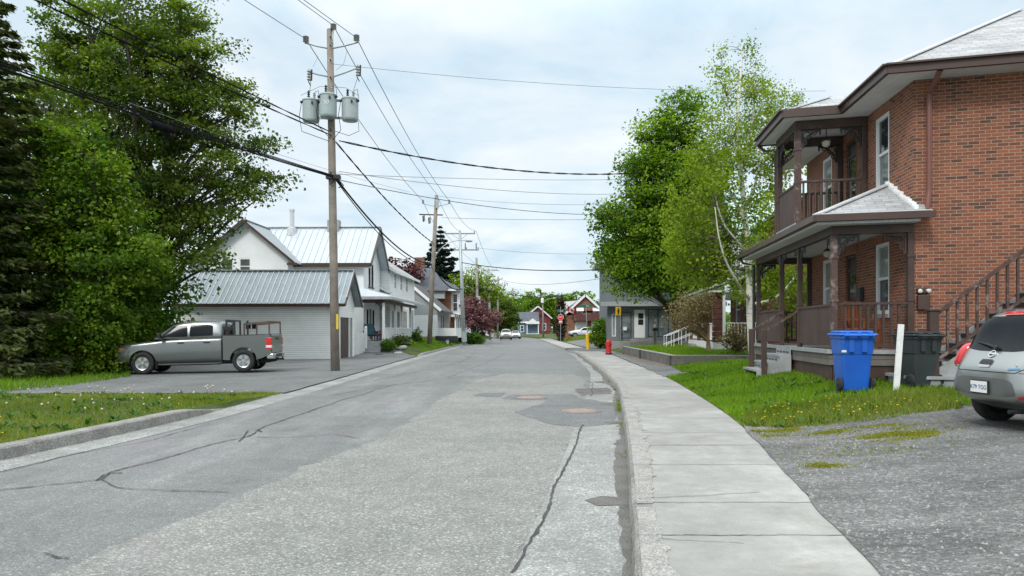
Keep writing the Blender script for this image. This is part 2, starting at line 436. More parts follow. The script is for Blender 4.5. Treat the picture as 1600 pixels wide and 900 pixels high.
# newer smooth asphalt beyond the joint, coarse worn lane, dark repairs
far_poly = [(-1.55, 27.6), (.2, 26.9), (2.2, 26.1), (2.55, 28.2), (3.3, 38), (3.8, 50), (4.3, 75), (4.4, 118), (-1.2, 118), (-1.6, 75), (-2.1, 40)]
sheet('asphalt_patch', far_poly, 0., .004, M_asphalt_far, road, jit=.12, cell=3)
coarse_poly = [(-3.6, 3.2), G(200, 850), G(420, 755), G(600, 680), G(690, 625), G(742, 594), (-.2, 26.85), (1.0, 26.5), (2.2, 26.05), (2.35, 24), (1.95, 19.5), (1.62, 17.2), (1.18, 12.4), (.02, 4.8), (-.35, 3)]
sheet('asphalt_patch', coarse_poly, 0., .004, M_coarse, road, jit=.16, step=.1, cell=1.2, seed=3)
sheet('asphalt_patch', [G(806, 645), G(845, 627), G(905, 622), G(955, 630), G(968, 648), G(960, 662), G(905, 668), G(850, 664)], 0., .008, M_patch, road, jit=.16, step=.08, cell=.6, seed=5)
sheet('asphalt_patch', [G(738, 619), G(752, 614), G(790, 614), G(782, 621)], 0., .008, M_patch, road, jit=.03, seed=6)
sheet('asphalt_patch', [G(783, 624), G(800, 617.5), G(895, 616), G(905, 622), G(870, 626)], 0., .0075, M_patch, road, jit=.08, seed=7)
sheet('asphalt_patch', [G(900, 608), G(948, 606), G(958, 616), G(905, 618)], 0., .0078, M_dirt, road, jit=.1, seed=9)
def crack(pts, w, seed, z=.011, amp=.10):
    b = MB(); rows = []; q = [Vector(p) for p in pts]
    for i in range(len(q)-1):
        d = (q[i+1]-q[i]); n = max(2, int(d.length/.07)); e = Vector((-d.y, d.x)).normalized()
        for j in range(n + (i == len(q)-2)):
            p = q[i]+d*(j/n); k = mnoise.noise((p.x*.9, p.y*.9, seed)); k2 = mnoise.noise((p.x*7, p.y*7, seed+2))
            p = p+e*(k*amp+k2*.018); ww = w*(.35+.9*abs(mnoise.noise((p.x*8, p.y*8, seed+9))))
            rows.append([(p.x-e.x*ww, p.y-e.y*ww, z), (p.x+e.x*ww, p.y+e.y*ww, z)])
    b.grid(rows); return b.build('crack', M_crack, road, top=True)
def gp(*uv): return [G(u, v) for u, v in uv]
crack(gp((800, 897), (838, 830), (868, 765), (890, 715), (911, 664)), .024, 1, amp=.035)
crack(gp((-60, 772), (0, 767), (90, 757), (160, 750), (185, 738), (260, 715), (330, 695), (385, 682), (420, 665), (520, 630), (620, 600)), .02, 2)
crack(gp((160, 750), (190, 763), (260, 768), (360, 770)), .014, 3)
crack(gp((150, 752), (172, 741), (188, 741)), .02, 4)
crack(gp((385, 683), (450, 684), (520, 680), (562, 686)), .014, 5)
crack(gp((377, 690), (395, 672), (402, 676)), .022, 6)
crack(gp((70, 865), (90, 872), (112, 872)), .014, 7)
crack(gp((640, 660), (690, 652)), .008, 8)
crack(gp((520, 618), (600, 603), (700, 592), (740, 589)), .02, 14)
crack(gp((922, 595), (926, 606), (925, 620)), .02, 15)
crack(gp((560, 600), (640, 583), (720, 566), (745, 552)), .02, 9)
crack(gp((700, 590), (760, 567), (790, 552)), .016, 10)
crack(gp((0, 738), (110, 712), (230, 690), (330, 662)), .012, 11)
# gutters, kerbs, sidewalk
strip('gutter', lambda y: XR(y)-.16-.62*(1 if y < 18 else max(.35, 1-(y-18)/14)), lambda y: XR(y)+.02, -8, 50, .0055, M_gutter, 4, 'light worn concrete gutter along the right kerb')
strip('gutter', lambda y: XL(y)-.04, lambda y: XL(y)+.55, -8, 100, .0055, M_gutter, 4, 'light worn concrete gutter along the left kerb')
def wet(y): return XR(y)-(.10+.05*math.sin(y*.9))
strip('dirt_streak', wet, lambda y: XR(y)+.02, -8, 48, .0095, M_dirt, 3, 'dark damp dirt along the foot of the right kerb', jag=.07, seed=4)
sheet('dirt_streak', [G(914, 783), G(940, 776), G(980, 778), G(980, 790), G(935, 791)], 0., .0105, M_dirt, road, jit=.03, step=.08, cell=.4, seed=12)
for k, (a, b_, c) in enumerate(((925, 597, 970), (935, 632, 978), (940, 660, 980))):
    sheet('dirt_streak', [G(a, b_), G(c, b_-3), G(c, b_+3), G(a+15, b_+2.5)], 0., .0106, M_dirt, road, jit=.05, step=.15, cell=.5, seed=20+k)
def kerb(fx, side, y0, y1, hf, w, name, label, seed):
    b = MB(); rows = []; y = y0
    while y <= y1:
        x = fx(y); h = hf(y); j = .008*mnoise.noise((y*5, seed, 0))+.02*mnoise.noise((y*.8, seed, 4))*(1 if side > 0 else .4)
        c = .02+.018*abs(mnoise.noise((y*4, seed, 2)))
        bat = .035
        rows.append([(x+side*(0+j), y, -.05), (x+side*(bat+j), y, max(0.004, h-c)), (x+side*(bat+c+j), y, h), (x+side*w, y, h+.003), (x+side*w, y, -.05)])
        y += .09 if y < 30 else .6
    b.grid(rows); o = b.build(name, M_kerb, top=True); return struct(o, label)
def hr(y): return .128-.02*smooth((y-24)/10)
kerb(XR, 1, -8, 51, hr, .22, 'kerb', 'rough worn concrete kerb edge of the right sidewalk', 1)
kerb(XR, 1, 58, 120, lambda y: .11, .2, 'kerb', 'far concrete kerb on the right past the side driveway', 2)
def hl(y): return .15*(1-smooth((y-12.9)/2.2))+.012
kerb(XL, -1, -8, 20, hl, .26, 'kerb', 'raised concrete kerb sloping down beside the dandelion lawn', 3)
kerb(XL, -1, 44, 120, lambda y: .11*smooth((y-44)/3)+.01, .22, 'kerb', 'low kerb beside the far left lawns', 4)
strip('sidewalk', lambda y: XR(y)+.2, lambda y: XS(y), -8, 51, lambda x, y: hr(y)+.0035+.004*mnoise.noise((x, y*.5, 0)), M_conc, 7, 'pale concrete sidewalk curving along the right kerb')
strip('sidewalk', lambda y: XR(y)+.19, lambda y: XS(y)-.2, 58, 120, .115, M_conc, 4, 'far concrete sidewalk beyond the side driveway')
M_joint = ground_mat('joint', (.14, .13, .12), (.2, .19, .17), (.7, 1.2), 60, 2)
def joint(y, w, seed, slant=0., a=0., c=1.):
    b = MB(); rows = []
    for k in range(41):
        t = lerp(a, c, k/40); x = lerp(XR(y)+.03, XS(y), t); yy = y+slant*(t-.5)+.02*mnoise.noise((t*6, seed, 0))+.012*mnoise.noise((t*25, seed, 1))
        ww = w*(.5+.8*abs(mnoise.noise((t*9, seed, 5))))
        rows.append([(x, yy-ww, hr(yy)+.009), (x, yy+ww, hr(yy)+.009)])
    b.grid(rows); b.build('joint', M_joint, sidewalk, top=True)
sidewalk = bpy.data.objects['sidewalk']
for i, y in enumerate((1.8, 3.5, 5.25, 6.25, 8.0, 9.35, 10.5, 12.2, 13.9, 15.6, 17.3, 19, 20.8, 22.6, 24.5, 26.5, 28.6, 31, 33.6, 36.5, 40, 44)):
    joint(y, .009 if y != 9.35 else .014, i)
joint(6.55, .008, 50, .35, .02, .75); joint(5.05, .005, 51, -.3, .1, .5); joint(4.0, .005, 52, .5, .5, .95)
M_scale = ground_mat('spalled_concrete', (.28, .275, .258), (.38, .372, .35), (.55, 1.3), 60, 2.5, stain=((.24, .22, .19), 4., .5, .7), bmp=.9, bd=.02)
def spall(y0, y1, w, seed):
    b = MB(); rows = []; y = y0
    while y < y1:
        e = .2+w*(.5+.9*mnoise.noise((y*2.2, seed, 0))+.5*mnoise.noise((y*9, seed, 2)))*math.sin(math.pi*(y-y0)/(y1-y0))**.5
        rows.append([(XR(y)+.07, y, hr(y)+.0085), (XR(y)+max(.1, e), y, hr(y)+.0085)]); y += .04
    b.grid(rows); b.build('spalled_edge', M_scale, sidewalk, top=True)
spall(6.2, 15.5, .17, 3); spall(3., 6.1, .09, 5); spall(16, 26, .1, 8)
# driveways and paths
drv = [(-6.2, 18.4), (-9, 18.6), (-12.5, 19.0), (-16.5, 20.3), (-22, 22), (-26, 30), (-24, 41), (-9, 47.5), (-7.4, 48), (-5.7, 44), (-5.68, 36), (-5.62, 22), (-5.64, 18.3)]
sheet('driveway', drv, zl, .014, M_drive, None, 'grey asphalt driveway under the pickup truck', jit=lambda x, y: .05 if x > XL(y)-.4 else .2, cell=.7, seed=31)
sheet('driveway', [(XS(y)-.02, y) for y in (-8, -4, 0, 3, 6, 9, 10.6)]+[(3.55, 11.3), (4.3, 11.55), (5.2, 11.15), (6.2, 11.5), (7, 11.3), (8.2, 11.7), (12, 11.9), (24, 12.3), (24, -8)], zr, .016, M_gravel, None, 'grey gravel and broken asphalt driveway by the brick house', jit=lambda x, y: .03 if x < XS(max(-8, y))+.25 else .16, cell=.5, seed=33)
sheet('asphalt_path', [(XS(y)-.02, y) for y in (22.8, 25, 28, 32, 36, 40, 44, 48, 51)]+[(6.75, 50), (6.55, 44), (6.2, 30), (6.0, 27), (5.55, 23.6)], zr, .014, M_drive, None, 'worn asphalt strip between the sidewalk and the low retaining wall', jit=.14, cell=.6, seed=38)
sheet('bare_soil', [(5.9, 28.6), (6.22, 29), (6.58, 43), (6.25, 42.5), (5.85, 34)], zr, .022, M_soil, None, 'bare brown soil at the foot of the retaining wall', jit=.12, cell=.6, seed=39)
sheet('driveway', [(XR(50.7)-.02, 50.7), (XR(58)-.02, 58.3), (6.05, 60), (6.25, 88), (15, 90), (15, 63), (6.9, 62), (6.8, 53), (6.4, 50.8)], lambda x, y: min(zr(x, y), max(0, .3*(x-XR(y)))), .012, M_drive, None, 'asphalt parking lot past the grey building', jit=.03, cell=1.2, seed=40)
# manhole covers
M_iron = mat('rusty_iron', (.27, .19, .155), .65, .1, .3, 8, 60, .5, dirt=(.36, .35, .33), dirt_amt=.7)
def manhole(u, v, r, label):
    x, y = G(u, v); t = T('manhole_cover', label, 'manhole cover', (x, y, .012))
    b = MB(); b.lathe([(r, .004), (r, .024), (r*.96, .028), (r*.95, .02), (.001, .02)], 32, (x, y, 0)); b.build('cover', M_iron, t)
    b = MB(); b.lathe([(r*1.25, .0085), (r*1.22, .02), (r*1.03, .022), (r*1.02, .008)], 32, (x, y, 0)); b.build('rim', M_patch, t)
manhole(905, 643, .36, 'rusty round manhole cover in the dark asphalt repair')
manhole(829, 622, .34, 'pale round manhole cover just beyond the dark repair')
# ================================================================ vegetation
def leaf_mesh(name, C, A, Nn, L_, W, V, m, parent, fold=.25, tri=False):
    """many small folded leaves: centre, axis, normal, length, width, shade value"""
    n = len(C); B = np.cross(Nn, A); B /= np.linalg.norm(B, axis=1, keepdims=True)+1e-9
    Lc = L_[:, None]; Wc = W[:, None]
    if tri:
        v = np.stack([C-B*Wc/2, C+B*Wc/2, C+A*Lc], 1); k = 3
    else:
        v = np.stack([C-A*Lc/2, C+B*Wc/2+Nn*Wc*fold+A*Lc*.05, C+A*Lc/2, C-B*Wc/2+Nn*Wc*fold+A*Lc*.05], 1); k = 4
    me = bpy.data.meshes.new(name); me.vertices.add(n*k); me.vertices.foreach_set('co', v.reshape(-1).astype(np.float32))
    me.loops.add(n*k); me.loops.foreach_set('vertex_index', np.arange(n*k, dtype=np.int32))
    me.polygons.add(n); me.polygons.foreach_set('loop_start', np.arange(0, n*k, k, dtype=np.int32))
    me.update(calc_edges=True)
    at = me.attributes.new('v', 'FLOAT', 'POINT'); at.data.foreach_set('value', np.repeat(np.clip(V, 0, 1), k).astype(np.float32))
    return link(name, me, m, parent)
def unit(a): return a/(np.linalg.norm(a, axis=-1, keepdims=True)+1e-9)
L_maple = leaf_mat('leaf_maple', (.045, .105, .006), (.115, .215, .010), (.22, .34, .022), .45)
L_dark = leaf_mat('leaf_dark', (.035, .07, .009), (.08, .135, .014), (.16, .225, .026), .42)
L_under = leaf_mat('leaf_understory', (.042, .105, .008), (.10, .185, .012), (.19, .275, .022), .45)
L_birch = leaf_mat('leaf_birch', (.08, .135, .008), (.17, .25, .014), (.28, .37, .035), .5)
L_shrub = leaf_mat('leaf_shrub', (.026, .075, .007), (.06, .135, .011), (.12, .22, .02), .4)
L_olive = leaf_mat('leaf_olive', (.04, .075, .008), (.075, .12, .012), (.12, .17, .02), .35)
L_brown = leaf_mat('leaf_brown', (.13, .095, .035), (.21, .16, .06), (.26, .24, .08), .2)
L_pink = leaf_mat('blossom_pink', (.10, .045, .045), (.20, .085, .10), (.36, .19, .22), .3)
L_plum = leaf_mat('leaf_plum', (.05, .012, .016), (.09, .02, .026), (.14, .04, .045), .25)
L_spruce = leaf_mat('needle_spruce', (.007, .018, .012), (.016, .034, .022), (.034, .06, .04), .1)
L_spruce2 = leaf_mat('needle_spruce_brownish', (.035, .055, .016), (.075, .10, .026), (.15, .15, .05), .3)
L_cedar = leaf_mat('cedar_brown', (.03, .022, .014), (.055, .04, .024), (.09, .07, .04), .1)
L_grass = leaf_mat('grass_blade', (.07, .14, .005), (.13, .245, .008), (.19, .32, .016), .42)
L_grassdry = leaf_mat('grass_blade_mixed', (.085, .13, .010), (.145, .205, .014), (.25, .26, .07), .4)
M_bark = mat('bark', (.075, .062, .05), .9, 0, .35, 4, 30, .6)
M_birchbark = None
def birch_bark():
    m, nt, N, L, B = nodes_of('birch_bark')
    tc = N.new('ShaderNodeTexCoord').outputs['Object']
    mp = N.new('ShaderNodeMapping'); mp.inputs['Scale'].default_value = (1, 1, 4.5); L.new(tc, mp.inputs[0])
    n = noise_node(N, L, mp.outputs[0], 2.6, 6, .7)
    c = ramp(N, L, n.outputs['Fac'], [(.30, (.04, .035, .03)), (.40, (.62, .60, .55)), (.7, (.74, .73, .69))]).outputs['Color']
    L.new(c, B.inputs['Base Color']); B.inputs['Roughness'].default_value = .75; return m
M_birchbark = birch_bark()
def quadbez(a, b, c, n):
    return [a*(1-t)**2+b*2*t*(1-t)+c*t*t for t in [k/n for k in range(n+1)]]
def tree(name, label, base, H, env, nclump, per, lsize, lm, bark=None, tr=.2, seed=0, group=None, stems=1, clump_r=.75, shell=.55, spread=.35, crown_name='crown', flat=.65, droop=0., trunk_top=.8, twig=1., lean=(0, 0), cat='tree', limbs=True, trunk_from=.25, stem_name='trunk'):
    R = np.random.default_rng(seed); rr = random.Random(seed)
    bx, by, bz = base; t = T(name, label, cat, base, group)
    # clump centres inside the envelope lobes
    w = np.array([e[3]*e[4]*e[5] for e in env]); w = w/w.sum(); cl = []
    tries = 0
    while len(cl) < nclump and tries < nclump*20:
        tries += 1
        e = env[R.choice(len(env), p=w)]
        d = unit(R.normal(size=3)); r = R.random()**shell
        r *= .82+.35*mnoise.noise((d[0]*1.6+seed, d[1]*1.6, d[2]*1.6+e[0]))
        p = np.array([e[0]+d[0]*e[3]*r, e[1]+d[1]*e[4]*r, e[2]+d[2]*e[5]*r])
        if p[2] < .1: continue
        if any(np.sum((p-q)**2) < (clump_r*.55)**2 for q in cl[-250:]): continue
        cl.append(p)
    cl = np.array(cl)
    # leaves
    n = len(cl)*per; idx = np.repeat(np.arange(len(cl)), per)
    cr = clump_r*(.55+.8*R.random(len(cl)))
    off = np.clip(R.normal(size=(n, 3)), -1.7, 1.7)*np.array([1, 1, flat])*.5*cr[idx][:, None]
    if droop: off[:, 2] -= droop*np.abs(R.normal(size=n))*cr[idx]
    C = cl[idx]+off+np.array([bx, by, bz])
    cen = np.array([bx, by, bz+H*.5])
    Nn = unit(R.normal(size=(n, 3))*.75+np.array([0, 0, .75])+.45*unit(C-cen))
    A = unit(np.cross(Nn, R.normal(size=(n, 3))))
    A = unit(A-np.array([0, 0, .35+droop]))
    A = unit(A-Nn*np.sum(A*Nn, 1)[:, None])
    S = lsize*(.45+1.15*R.random(n)**1.3)
    V = .5+R.normal(size=n)*.17+(R.random(len(cl))[idx]-.5)*spread*1.5
    leaf_mesh(crown_name, C, A, Nn, S, S*.72, V, lm, t)
    # trunk, limbs and twigs: one bark surface
    b = MB(); B0 = Vector(base); stemsL = []
    for k in range(stems):
        a = 2*math.pi*k/max(1, stems)+seed; sp = 0 if stems == 1 else 1.
        top = B0+Vector((lean[0]+sp*math.cos(a)*H*.12*rr.uniform(.5, 1.2), lean[1]+sp*math.sin(a)*H*.12, H*trunk_top*rr.uniform(.85, 1)))
        mid = B0.lerp(top, .5)+Vector((rr.uniform(-.03, .03)*H, rr.uniform(-.03, .03)*H, 0))
        s0 = B0+Vector((sp*math.cos(a)*tr*1.1, sp*math.sin(a)*tr*1.1, -.1))
        pts = quadbez(s0, mid, top, 10); rad = [tr*(1.25 if i == 0 else 1)*(1-.88*i/10) for i in range(11)]
        b.tube(pts, rad, 8); stemsL.append((pts, rad))
    if limbs:
        order = R.permutation(len(cl))
        for j, i in enumerate(order):
            c = Vector(cl[i])+B0; pts, rad = min(stemsL, key=lambda s: min((p-c).length for p in s[0]))
            hz = Vector((c.x-B0.x, c.y-B0.y, 0)).length
            za = max(B0.z+H*trunk_from*.5, c.z-hz*rr.uniform(.5, .95)); k = min(range(len(pts)), key=lambda q: abs(pts[q].z-za))
            a = pts[k]; r0 = min(rad[k]*.7, tr*(.36 if j < len(cl)*.14 else .11))*twig
            m_ = a.lerp(c, .5)+Vector((0, 0, (c-a).length*.10))
            b.tube(quadbez(a, m_, c, 5), [max(.008, r0*(1-.8*q/5)) for q in range(6)], 5 if j < 40 else 4, cap=False)
    b.build(stem_name, bark or M_bark, t, sm=True)
    return t
def spruce(name, label, base, H, R0, seed, lm, tiers=24, dens=26, group=None, z0=.08, needle=.32):
    R = np.random.default_rng(seed); t = T(name, label, 'tree', base, group)
    B0 = Vector(base); b = MB(); b.tube([B0-Vector((0, 0, .1)), B0+Vector((0, 0, H*.97))], [R0*.09, .02], 8)
    C = []; A = []; Sz = []; V = []
    for k in range(tiers):
        f = k/(tiers-1); z = H*(z0+(1-z0)*f*.985); r = R0*(1-f)**.85*(.85+.3*R.random())+.12
        nb = int(11-5*f); ph = R.random()*6.28
        for j in range(nb):
            a = ph+6.283*j/nb+R.normal()*.18; rl = r*(.7+.45*R.random()); d = np.array([math.cos(a), math.sin(a), 0])
            pts = []
            for q in range(7):
                s = q/6; pts.append(np.array([bx_ for bx_ in base])+np.array([0, 0, z])+d*rl*s+np.array([0, 0, -rl*.42*s+rl*.30*s*s*(1+.5*f)]))
            b.tube([Vector(p) for p in pts], [max(.006, .035*rl*(1-.8*q/6)) for q in range(7)], 4, cap=False)
            n = int(dens*rl*1.6)+6
            s = R.random(n)**.7; p = np.stack([np.interp(s, np.linspace(0, 1, 7), [pp[i] for pp in pts]) for i in range(3)], 1)
            side = np.array([-d[1], d[0], 0]); w = rl*.22*(1.1-s)+.05
            p = p+side[None]*(R.normal(size=n)*w*.6)[:, None]+np.array([0, 0, 1])*(R.normal(size=n)*.05-np.abs(R.normal(size=n))*.10*rl*.5)[:, None]
            C.append(p); ax = d[None]*.8+side[None]*R.normal(size=n)[:, None]*.8+np.array([0, 0, -.35])+R.normal(size=(n, 3))*.2
            A.append(unit(ax)); Sz.append(needle*(.6+.8*R.random(n))); V.append(.45+R.normal(size=n)*.2+(R.random()-.5)*.35)
    C = np.concatenate(C); A = np.concatenate(A); Sz = np.concatenate(Sz); V = np.concatenate(V)
    Nn = unit(R.normal(size=C.shape)*.6+np.array([0, 0, 1])); Nn = unit(Nn-A*np.sum(A*Nn, 1)[:, None])
    leaf_mesh('crown', C, A, Nn, Sz, Sz*.34, V, lm, t, .1)
    b.build('trunk', M_bark, t, sm=True); return t
def at(u, Y, z=None):
    X = (u-800)/F*Y; return (X, Y, zg(X, Y) if z is None else z)

# left grove
tree('maple_tree', 'tall multi-stemmed maple with gnarled dark limbs towering over the pickup truck', at(232, 34, 0), 18.5,
     [(0, 0, 11.5, 4.9, 3.8, 5.2), (.8, 0, 8.2, 5.3, 3.4, 3.0), (-2.2, 0, 14.2, 3.6, 3.2, 3.2), (1.8, -.3, 13.2, 3.2, 3, 3.), (.2, 0, 16.2, 3.6, 3, 2.2), (2.0, -1, 6.0, 3.6, 2.4, 1.6), (4.6, -.5, 8.0, 2.0, 1.6, 1.5), (4.5, -.4, 11.8, 1.8, 1.5, 1.4), (5.0, -.4, 9.8, 1.6, 1.4, 1.2), (2.6, -1.5, 4.7, 2.0, 1.6, .9), (-4.6, .5, 12.5, 2.4, 2, 2.4), (-4.2, .5, 15.5, 2.4, 2, 2)],
     500, 165, .15, L_dark, tr=.26, seed=11, stems=5, clump_r=.85, shell=.38, flat=.42, trunk_top=.88, twig=1.2, spread=.75)
tree('understory_tree', 'bright green bushy tree between the big maple and the spruce', at(130, 27.5, 0), 10,
     [(0, 0, 6.2, 2.3, 2, 2.6), (-.3, 0, 8.2, 1.5, 1.4, 1.7), (1.2, 0, 4.2, 2.2, 1.8, 1.6), (-1.2, 0, 4.6, 1.8, 1.8, 2.2)],
     250, 135, .14, L_under, tr=.12, seed=12, stems=2, clump_r=.72, shell=.45, flat=.5, spread=.6)
def bush(name, label, base, env, n, per, ls, lm, seed, cr=.45, group=None, H=None, **k):
    return tree(name, label, base, H or max(e[2]+e[5] for e in env), env, n, per, ls, lm, tr=.035, seed=seed, group=group, stems=4, clump_r=cr, crown_name='foliage', stem_name='stems', cat='shrub', trunk_from=.05, **k)
bush('hedge_bush', 'leafy dark bush hiding the front of the pickup truck', at(190, 30.6, -.1), [(0, 0, 2.3, 1.7, 1.3, 1.9), (.5, -.2, 4.2, 1.8, 1.4, 1.7), (-.8, -.6, 1.2, 1.6, 1.2, 1.1)], 150, 90, .15, L_under, 13, .6, shell=.4)
bush('hedge_bush', 'loose bright bush with its twigs over the bonnet of the pickup truck', at(163, 27.6, -.1), [(0, 0, 1.0, .9, .7, 1.0), (.3, .2, 1.9, .9, .7, .8), (.5, -.2, .5, .7, .5, .5)], 95, 60, .12, L_under, 19, .42, shell=.4)
bush('hedge_bush', 'light green bush hiding the trunk of the bright understory tree', at(118, 26.8, -.1), [(0, 0, 1.5, 1.6, 1.0, 1.6), (-1.0, .2, 1.0, 1.2, .9, 1.1), (.6, 0, 2.6, 1.1, .9, 1.0)], 150, 80, .12, L_under, 20, .5, shell=.4)
bush('hedge_bush', 'low wide shadowed bush left of the truck under the grove', at(95, 28.6, -.1), [(0, 0, 1.8, 2.4, 1.6, 1.9), (1.3, .2, 2.6, 1.6, 1.3, 1.7)], 150, 85, .15, L_shrub, 14, .62, shell=.4)
bush('hedge_bush', 'dense undergrowth bush under the spruce at the left edge', at(15, 28, -.1), [(0, 0, 1.6, 2.2, 1.6, 1.8), (-1.4, .3, 2.6, 1.8, 1.5, 1.9)], 120, 85, .15, L_shrub, 15, .62, shell=.4)
bush('hedge_bush', 'tall dark sapling clump behind the spruce and the bright tree', at(20, 32, -.1), [(0, 0, 4.2, 2.6, 1.7, 3.8), (3.2, .5, 3.6, 2.4, 1.6, 3.4), (6, .5, 2.8, 1.6, 1.4, 2.6)], 190, 80, .19, L_shrub, 16, .9, shell=.5)
spruce('spruce_tree', 'dark drooping spruce cut off by the left edge of the view', at(-38, 25.5, 0), 19, 3.1, 21, L_spruce2, 34, 60, z0=.05, needle=.3)
tree('backdrop_tree', 'pale green tree showing behind the spruce at the left edge', at(95, 46, 0), 21, [(0, 0, 14, 4.2, 3, 6), (-5, 0, 12, 4, 3, 5)], 150, 70, .28, L_under, tr=.25, seed=17, clump_r=1.2, flat=.5)
# right side
tree('maple_tree', 'full bright green maple in front of the grey building', at(1056, 45), 16.0,
     [(-.6, 0, 8.4, 3.2, 3.0, 3.4), (-2.0, 0, 6.3, 3.4, 3.0, 2.6), (.2, 0, 11.6, 2.1, 2, 2.6), (-1.0, 0, 13.0, 1.7, 1.6, 1.8), (.6, 0, 14.5, 1.5, 1.4, 2.2), (-2.0, 0, 11.0, 1.9, 1.8, 1.6), (.4, 0, 6.4, 2.8, 2.8, 2.8), (-4.1, 0, 8.2, 1.4, 1.8, 1.0), (1.3, 0, 10.2, 1.9, 2, 2.6), (-1.5, 0, 10.6, 1.2, 1.4, 1.2), (-2.4, -.6, 4.3, 2.3, 2, 1.3), (-3.2, -.4, 5.6, 1.8, 1.8, 1.3), (.5, -1.2, 4.0, 1.8, 1.4, 1.2)],
     540, 130, .18, L_maple, tr=.24, seed=31, clump_r=.95, shell=.4, flat=.45, spread=.8)
def birch():
    base = at(1172, 26.6); t = T('birch_tree', 'white-trunked birch with long pale curving limbs and airy yellow-green leaves', 'tree', base)
    B0 = Vector(base); R = np.random.default_rng(41); b = MB(); s = 26.6/F
    def q(u, v, dy=0.): return Vector(((u-800)/F*(26.6+dy), 26.6+dy, EYE+(HV-v)/F*(26.6+dy)))
    paths = [([(1178, 575, 0), (1172, 500, 0), (1170, 400, 0), (1163, 330, 0), (1157, 260, .1), (1152, 180, .1), (1158, 110, .2), (1160, 80, .2)], .16, .02),
             ([(1172, 468, 0), (1150, 455, -.2), (1125, 420, -.5), (1112, 380, -.8), (1106, 330, -.9)], .055, .014),
             ([(1171, 400, 0), (1150, 388, .2), (1120, 360, .4), (1108, 320, .6), (1100, 270, .7)], .05, .012),
             ([(1175, 455, 0), (1192, 420, .2), (1205, 370, .3), (1202, 330, .4), (1212, 290, .4)], .055, .014),
             ([(1178, 475, 0), (1200, 470, .3), (1225, 440, .6), (1245, 405, .8), (1252, 360, .9)], .06, .012),
             ([(1166, 350, 0), (1140, 300, .2), (1125, 250, .3), (1115, 190, .3)], .07, .01),
             ([(1163, 330, 0), (1180, 290, .1), (1190, 230, .2), (1205, 160, .2)], .06, .01),
             ([(1158, 250, 0), (1175, 200, .2), (1180, 140, .2), (1176, 90, .2)], .05, .008),
             ([(1160, 270, 0), (1145, 220, -.2), (1135, 150, -.3)], .05, .008),
             ([(1185, 270, .1), (1215, 215, .3), (1240, 175, .4), (1258, 150, .4)], .035, .008)]
    tips = []
    for pts, r0, r1 in paths:
        pp = [q(*p) for p in pts]; fine = []
        for i in range(len(pp)-1):
            for k in range(4): fine.append(pp[i].lerp(pp[i+1], k/4))
        fine.append(pp[-1])
        if pts[0][1] < 480 and pts[0][1] > 380 or pts[0][1] > 470: fine = [p-Vector((0, .9*min(1, i/6), 0)) if pts[0][1] < 560 else p for i, p in enumerate(fine)]
        for _ in range(2): fine = [fine[0]]+[(fine[i-1]+fine[i]*2+fine[i+1])/4 for i in range(1, len(fine)-1)]+[fine[-1]]
        b.tube(fine, [lerp(r0, r1, i/(len(fine)-1)) for i in range(len(fine))], 8); tips.append(fine)
    # crown clumps in picture-shaped lobes at the tree's own depth, each with its depth spread
    lob = [(1150, 105, 38, 55, 34), (1165, 170, 55, 60, 80), (1205, 190, 42, 60, 75), (1245, 180, 26, 36, 22), (1110, 235, 40, 60, 70), (1085, 330, 52, 75, 110), (1140, 310, 75, 90, 85), (1205, 320, 55, 70, 42), (1095, 395, 60, 45, 75), (1215, 420, 45, 45, 55), (1160, 420, 50, 40, 45), (1225, 250, 25, 30, 20)]
    cl = []
    for u, v, ru, rv, n in lob:
        for _ in range(int(n*.55)):
            d = unit(R.normal(size=2))*R.random()**.5; dy = .5+R.normal()*1.0
            cl.append(np.array(q(u+d[0]*ru, v+d[1]*rv, dy)))
    cl = np.array(cl); per = 84; idx = np.repeat(np.arange(len(cl)), per); n = len(idx)
    top = np.clip((cl[:, 2]-7)/5, 0, 1)
    keep = R.random(n) > top[idx]*.12; idx = idx[keep]; n = len(idx)
    sg = (.10+.16*R.random(len(cl)))[idx][:, None]; C = cl[idx]+R.normal(size=(n, 3))*sg*np.array([1.15, 1.15, 1.]); C[:, 2] -= np.abs(R.normal(size=n))*.18
    Nn = unit(R.normal(size=(n, 3))+np.array([0, 0, .4])); A = unit(np.cross(Nn, R.normal(size=(n, 3)))-np.array([0, 0, .6])); A = unit(A-Nn*np.sum(A*Nn, 1)[:, None])
    S = np.where(C[:, 2] < 8, .105, .08)*(.6+.8*R.random(n))
    leaf_mesh('crown', C, A, Nn, S, S*.75, .5+R.normal(size=n)*.18+(R.random(len(cl))[idx]-.5)*.9, L_birch, t)
    b.build('trunk', M_birchbark, t, sm=True)
    tw = MB()
    for c in cl[::1]:
        c = Vector(c); best = min((p for f in tips for p in f), key=lambda p: (p-c).length+max(0, p.z-c.z+.2)*2)
        if (best-c).length < 3.2: tw.tube(quadbez(best, best.lerp(c, .5)+Vector((0, 0, .25)), c-Vector((0, 0, .15)), 4), [.014, .011, .008, .006, .004], 3, cap=False)
    tw.build('twigs', mat('twig', (.10, .075, .055), .9), t)
birch()
tree('willow_shrub', 'bare brownish round-headed willow on a short trunk by the white stair rail', at(1108, 32.5, .58), 3.4,
     [(-.75, 0, 2.0, 1.15, 1.1, 1.05), (-.2, 0, 2.6, .7, .7, .6), (-1.2, 0, 1.5, .8, .8, .7)], 210, 9, .08, L_brown, bark=mat('willow_bark', (.24, .165, .085), .9, 0, .3), tr=.13, seed=51, clump_r=.4, shell=.35, trunk_top=.42, twig=1.1, spread=.5, cat='tree')
bush('dry_shrub', 'thin brownish shrub beside the white birch trunk', at(1152, 29.6, .5), [(0, 0, .7, .75, .6, .7)], 70, 26, .08, L_brown, 52, .25)
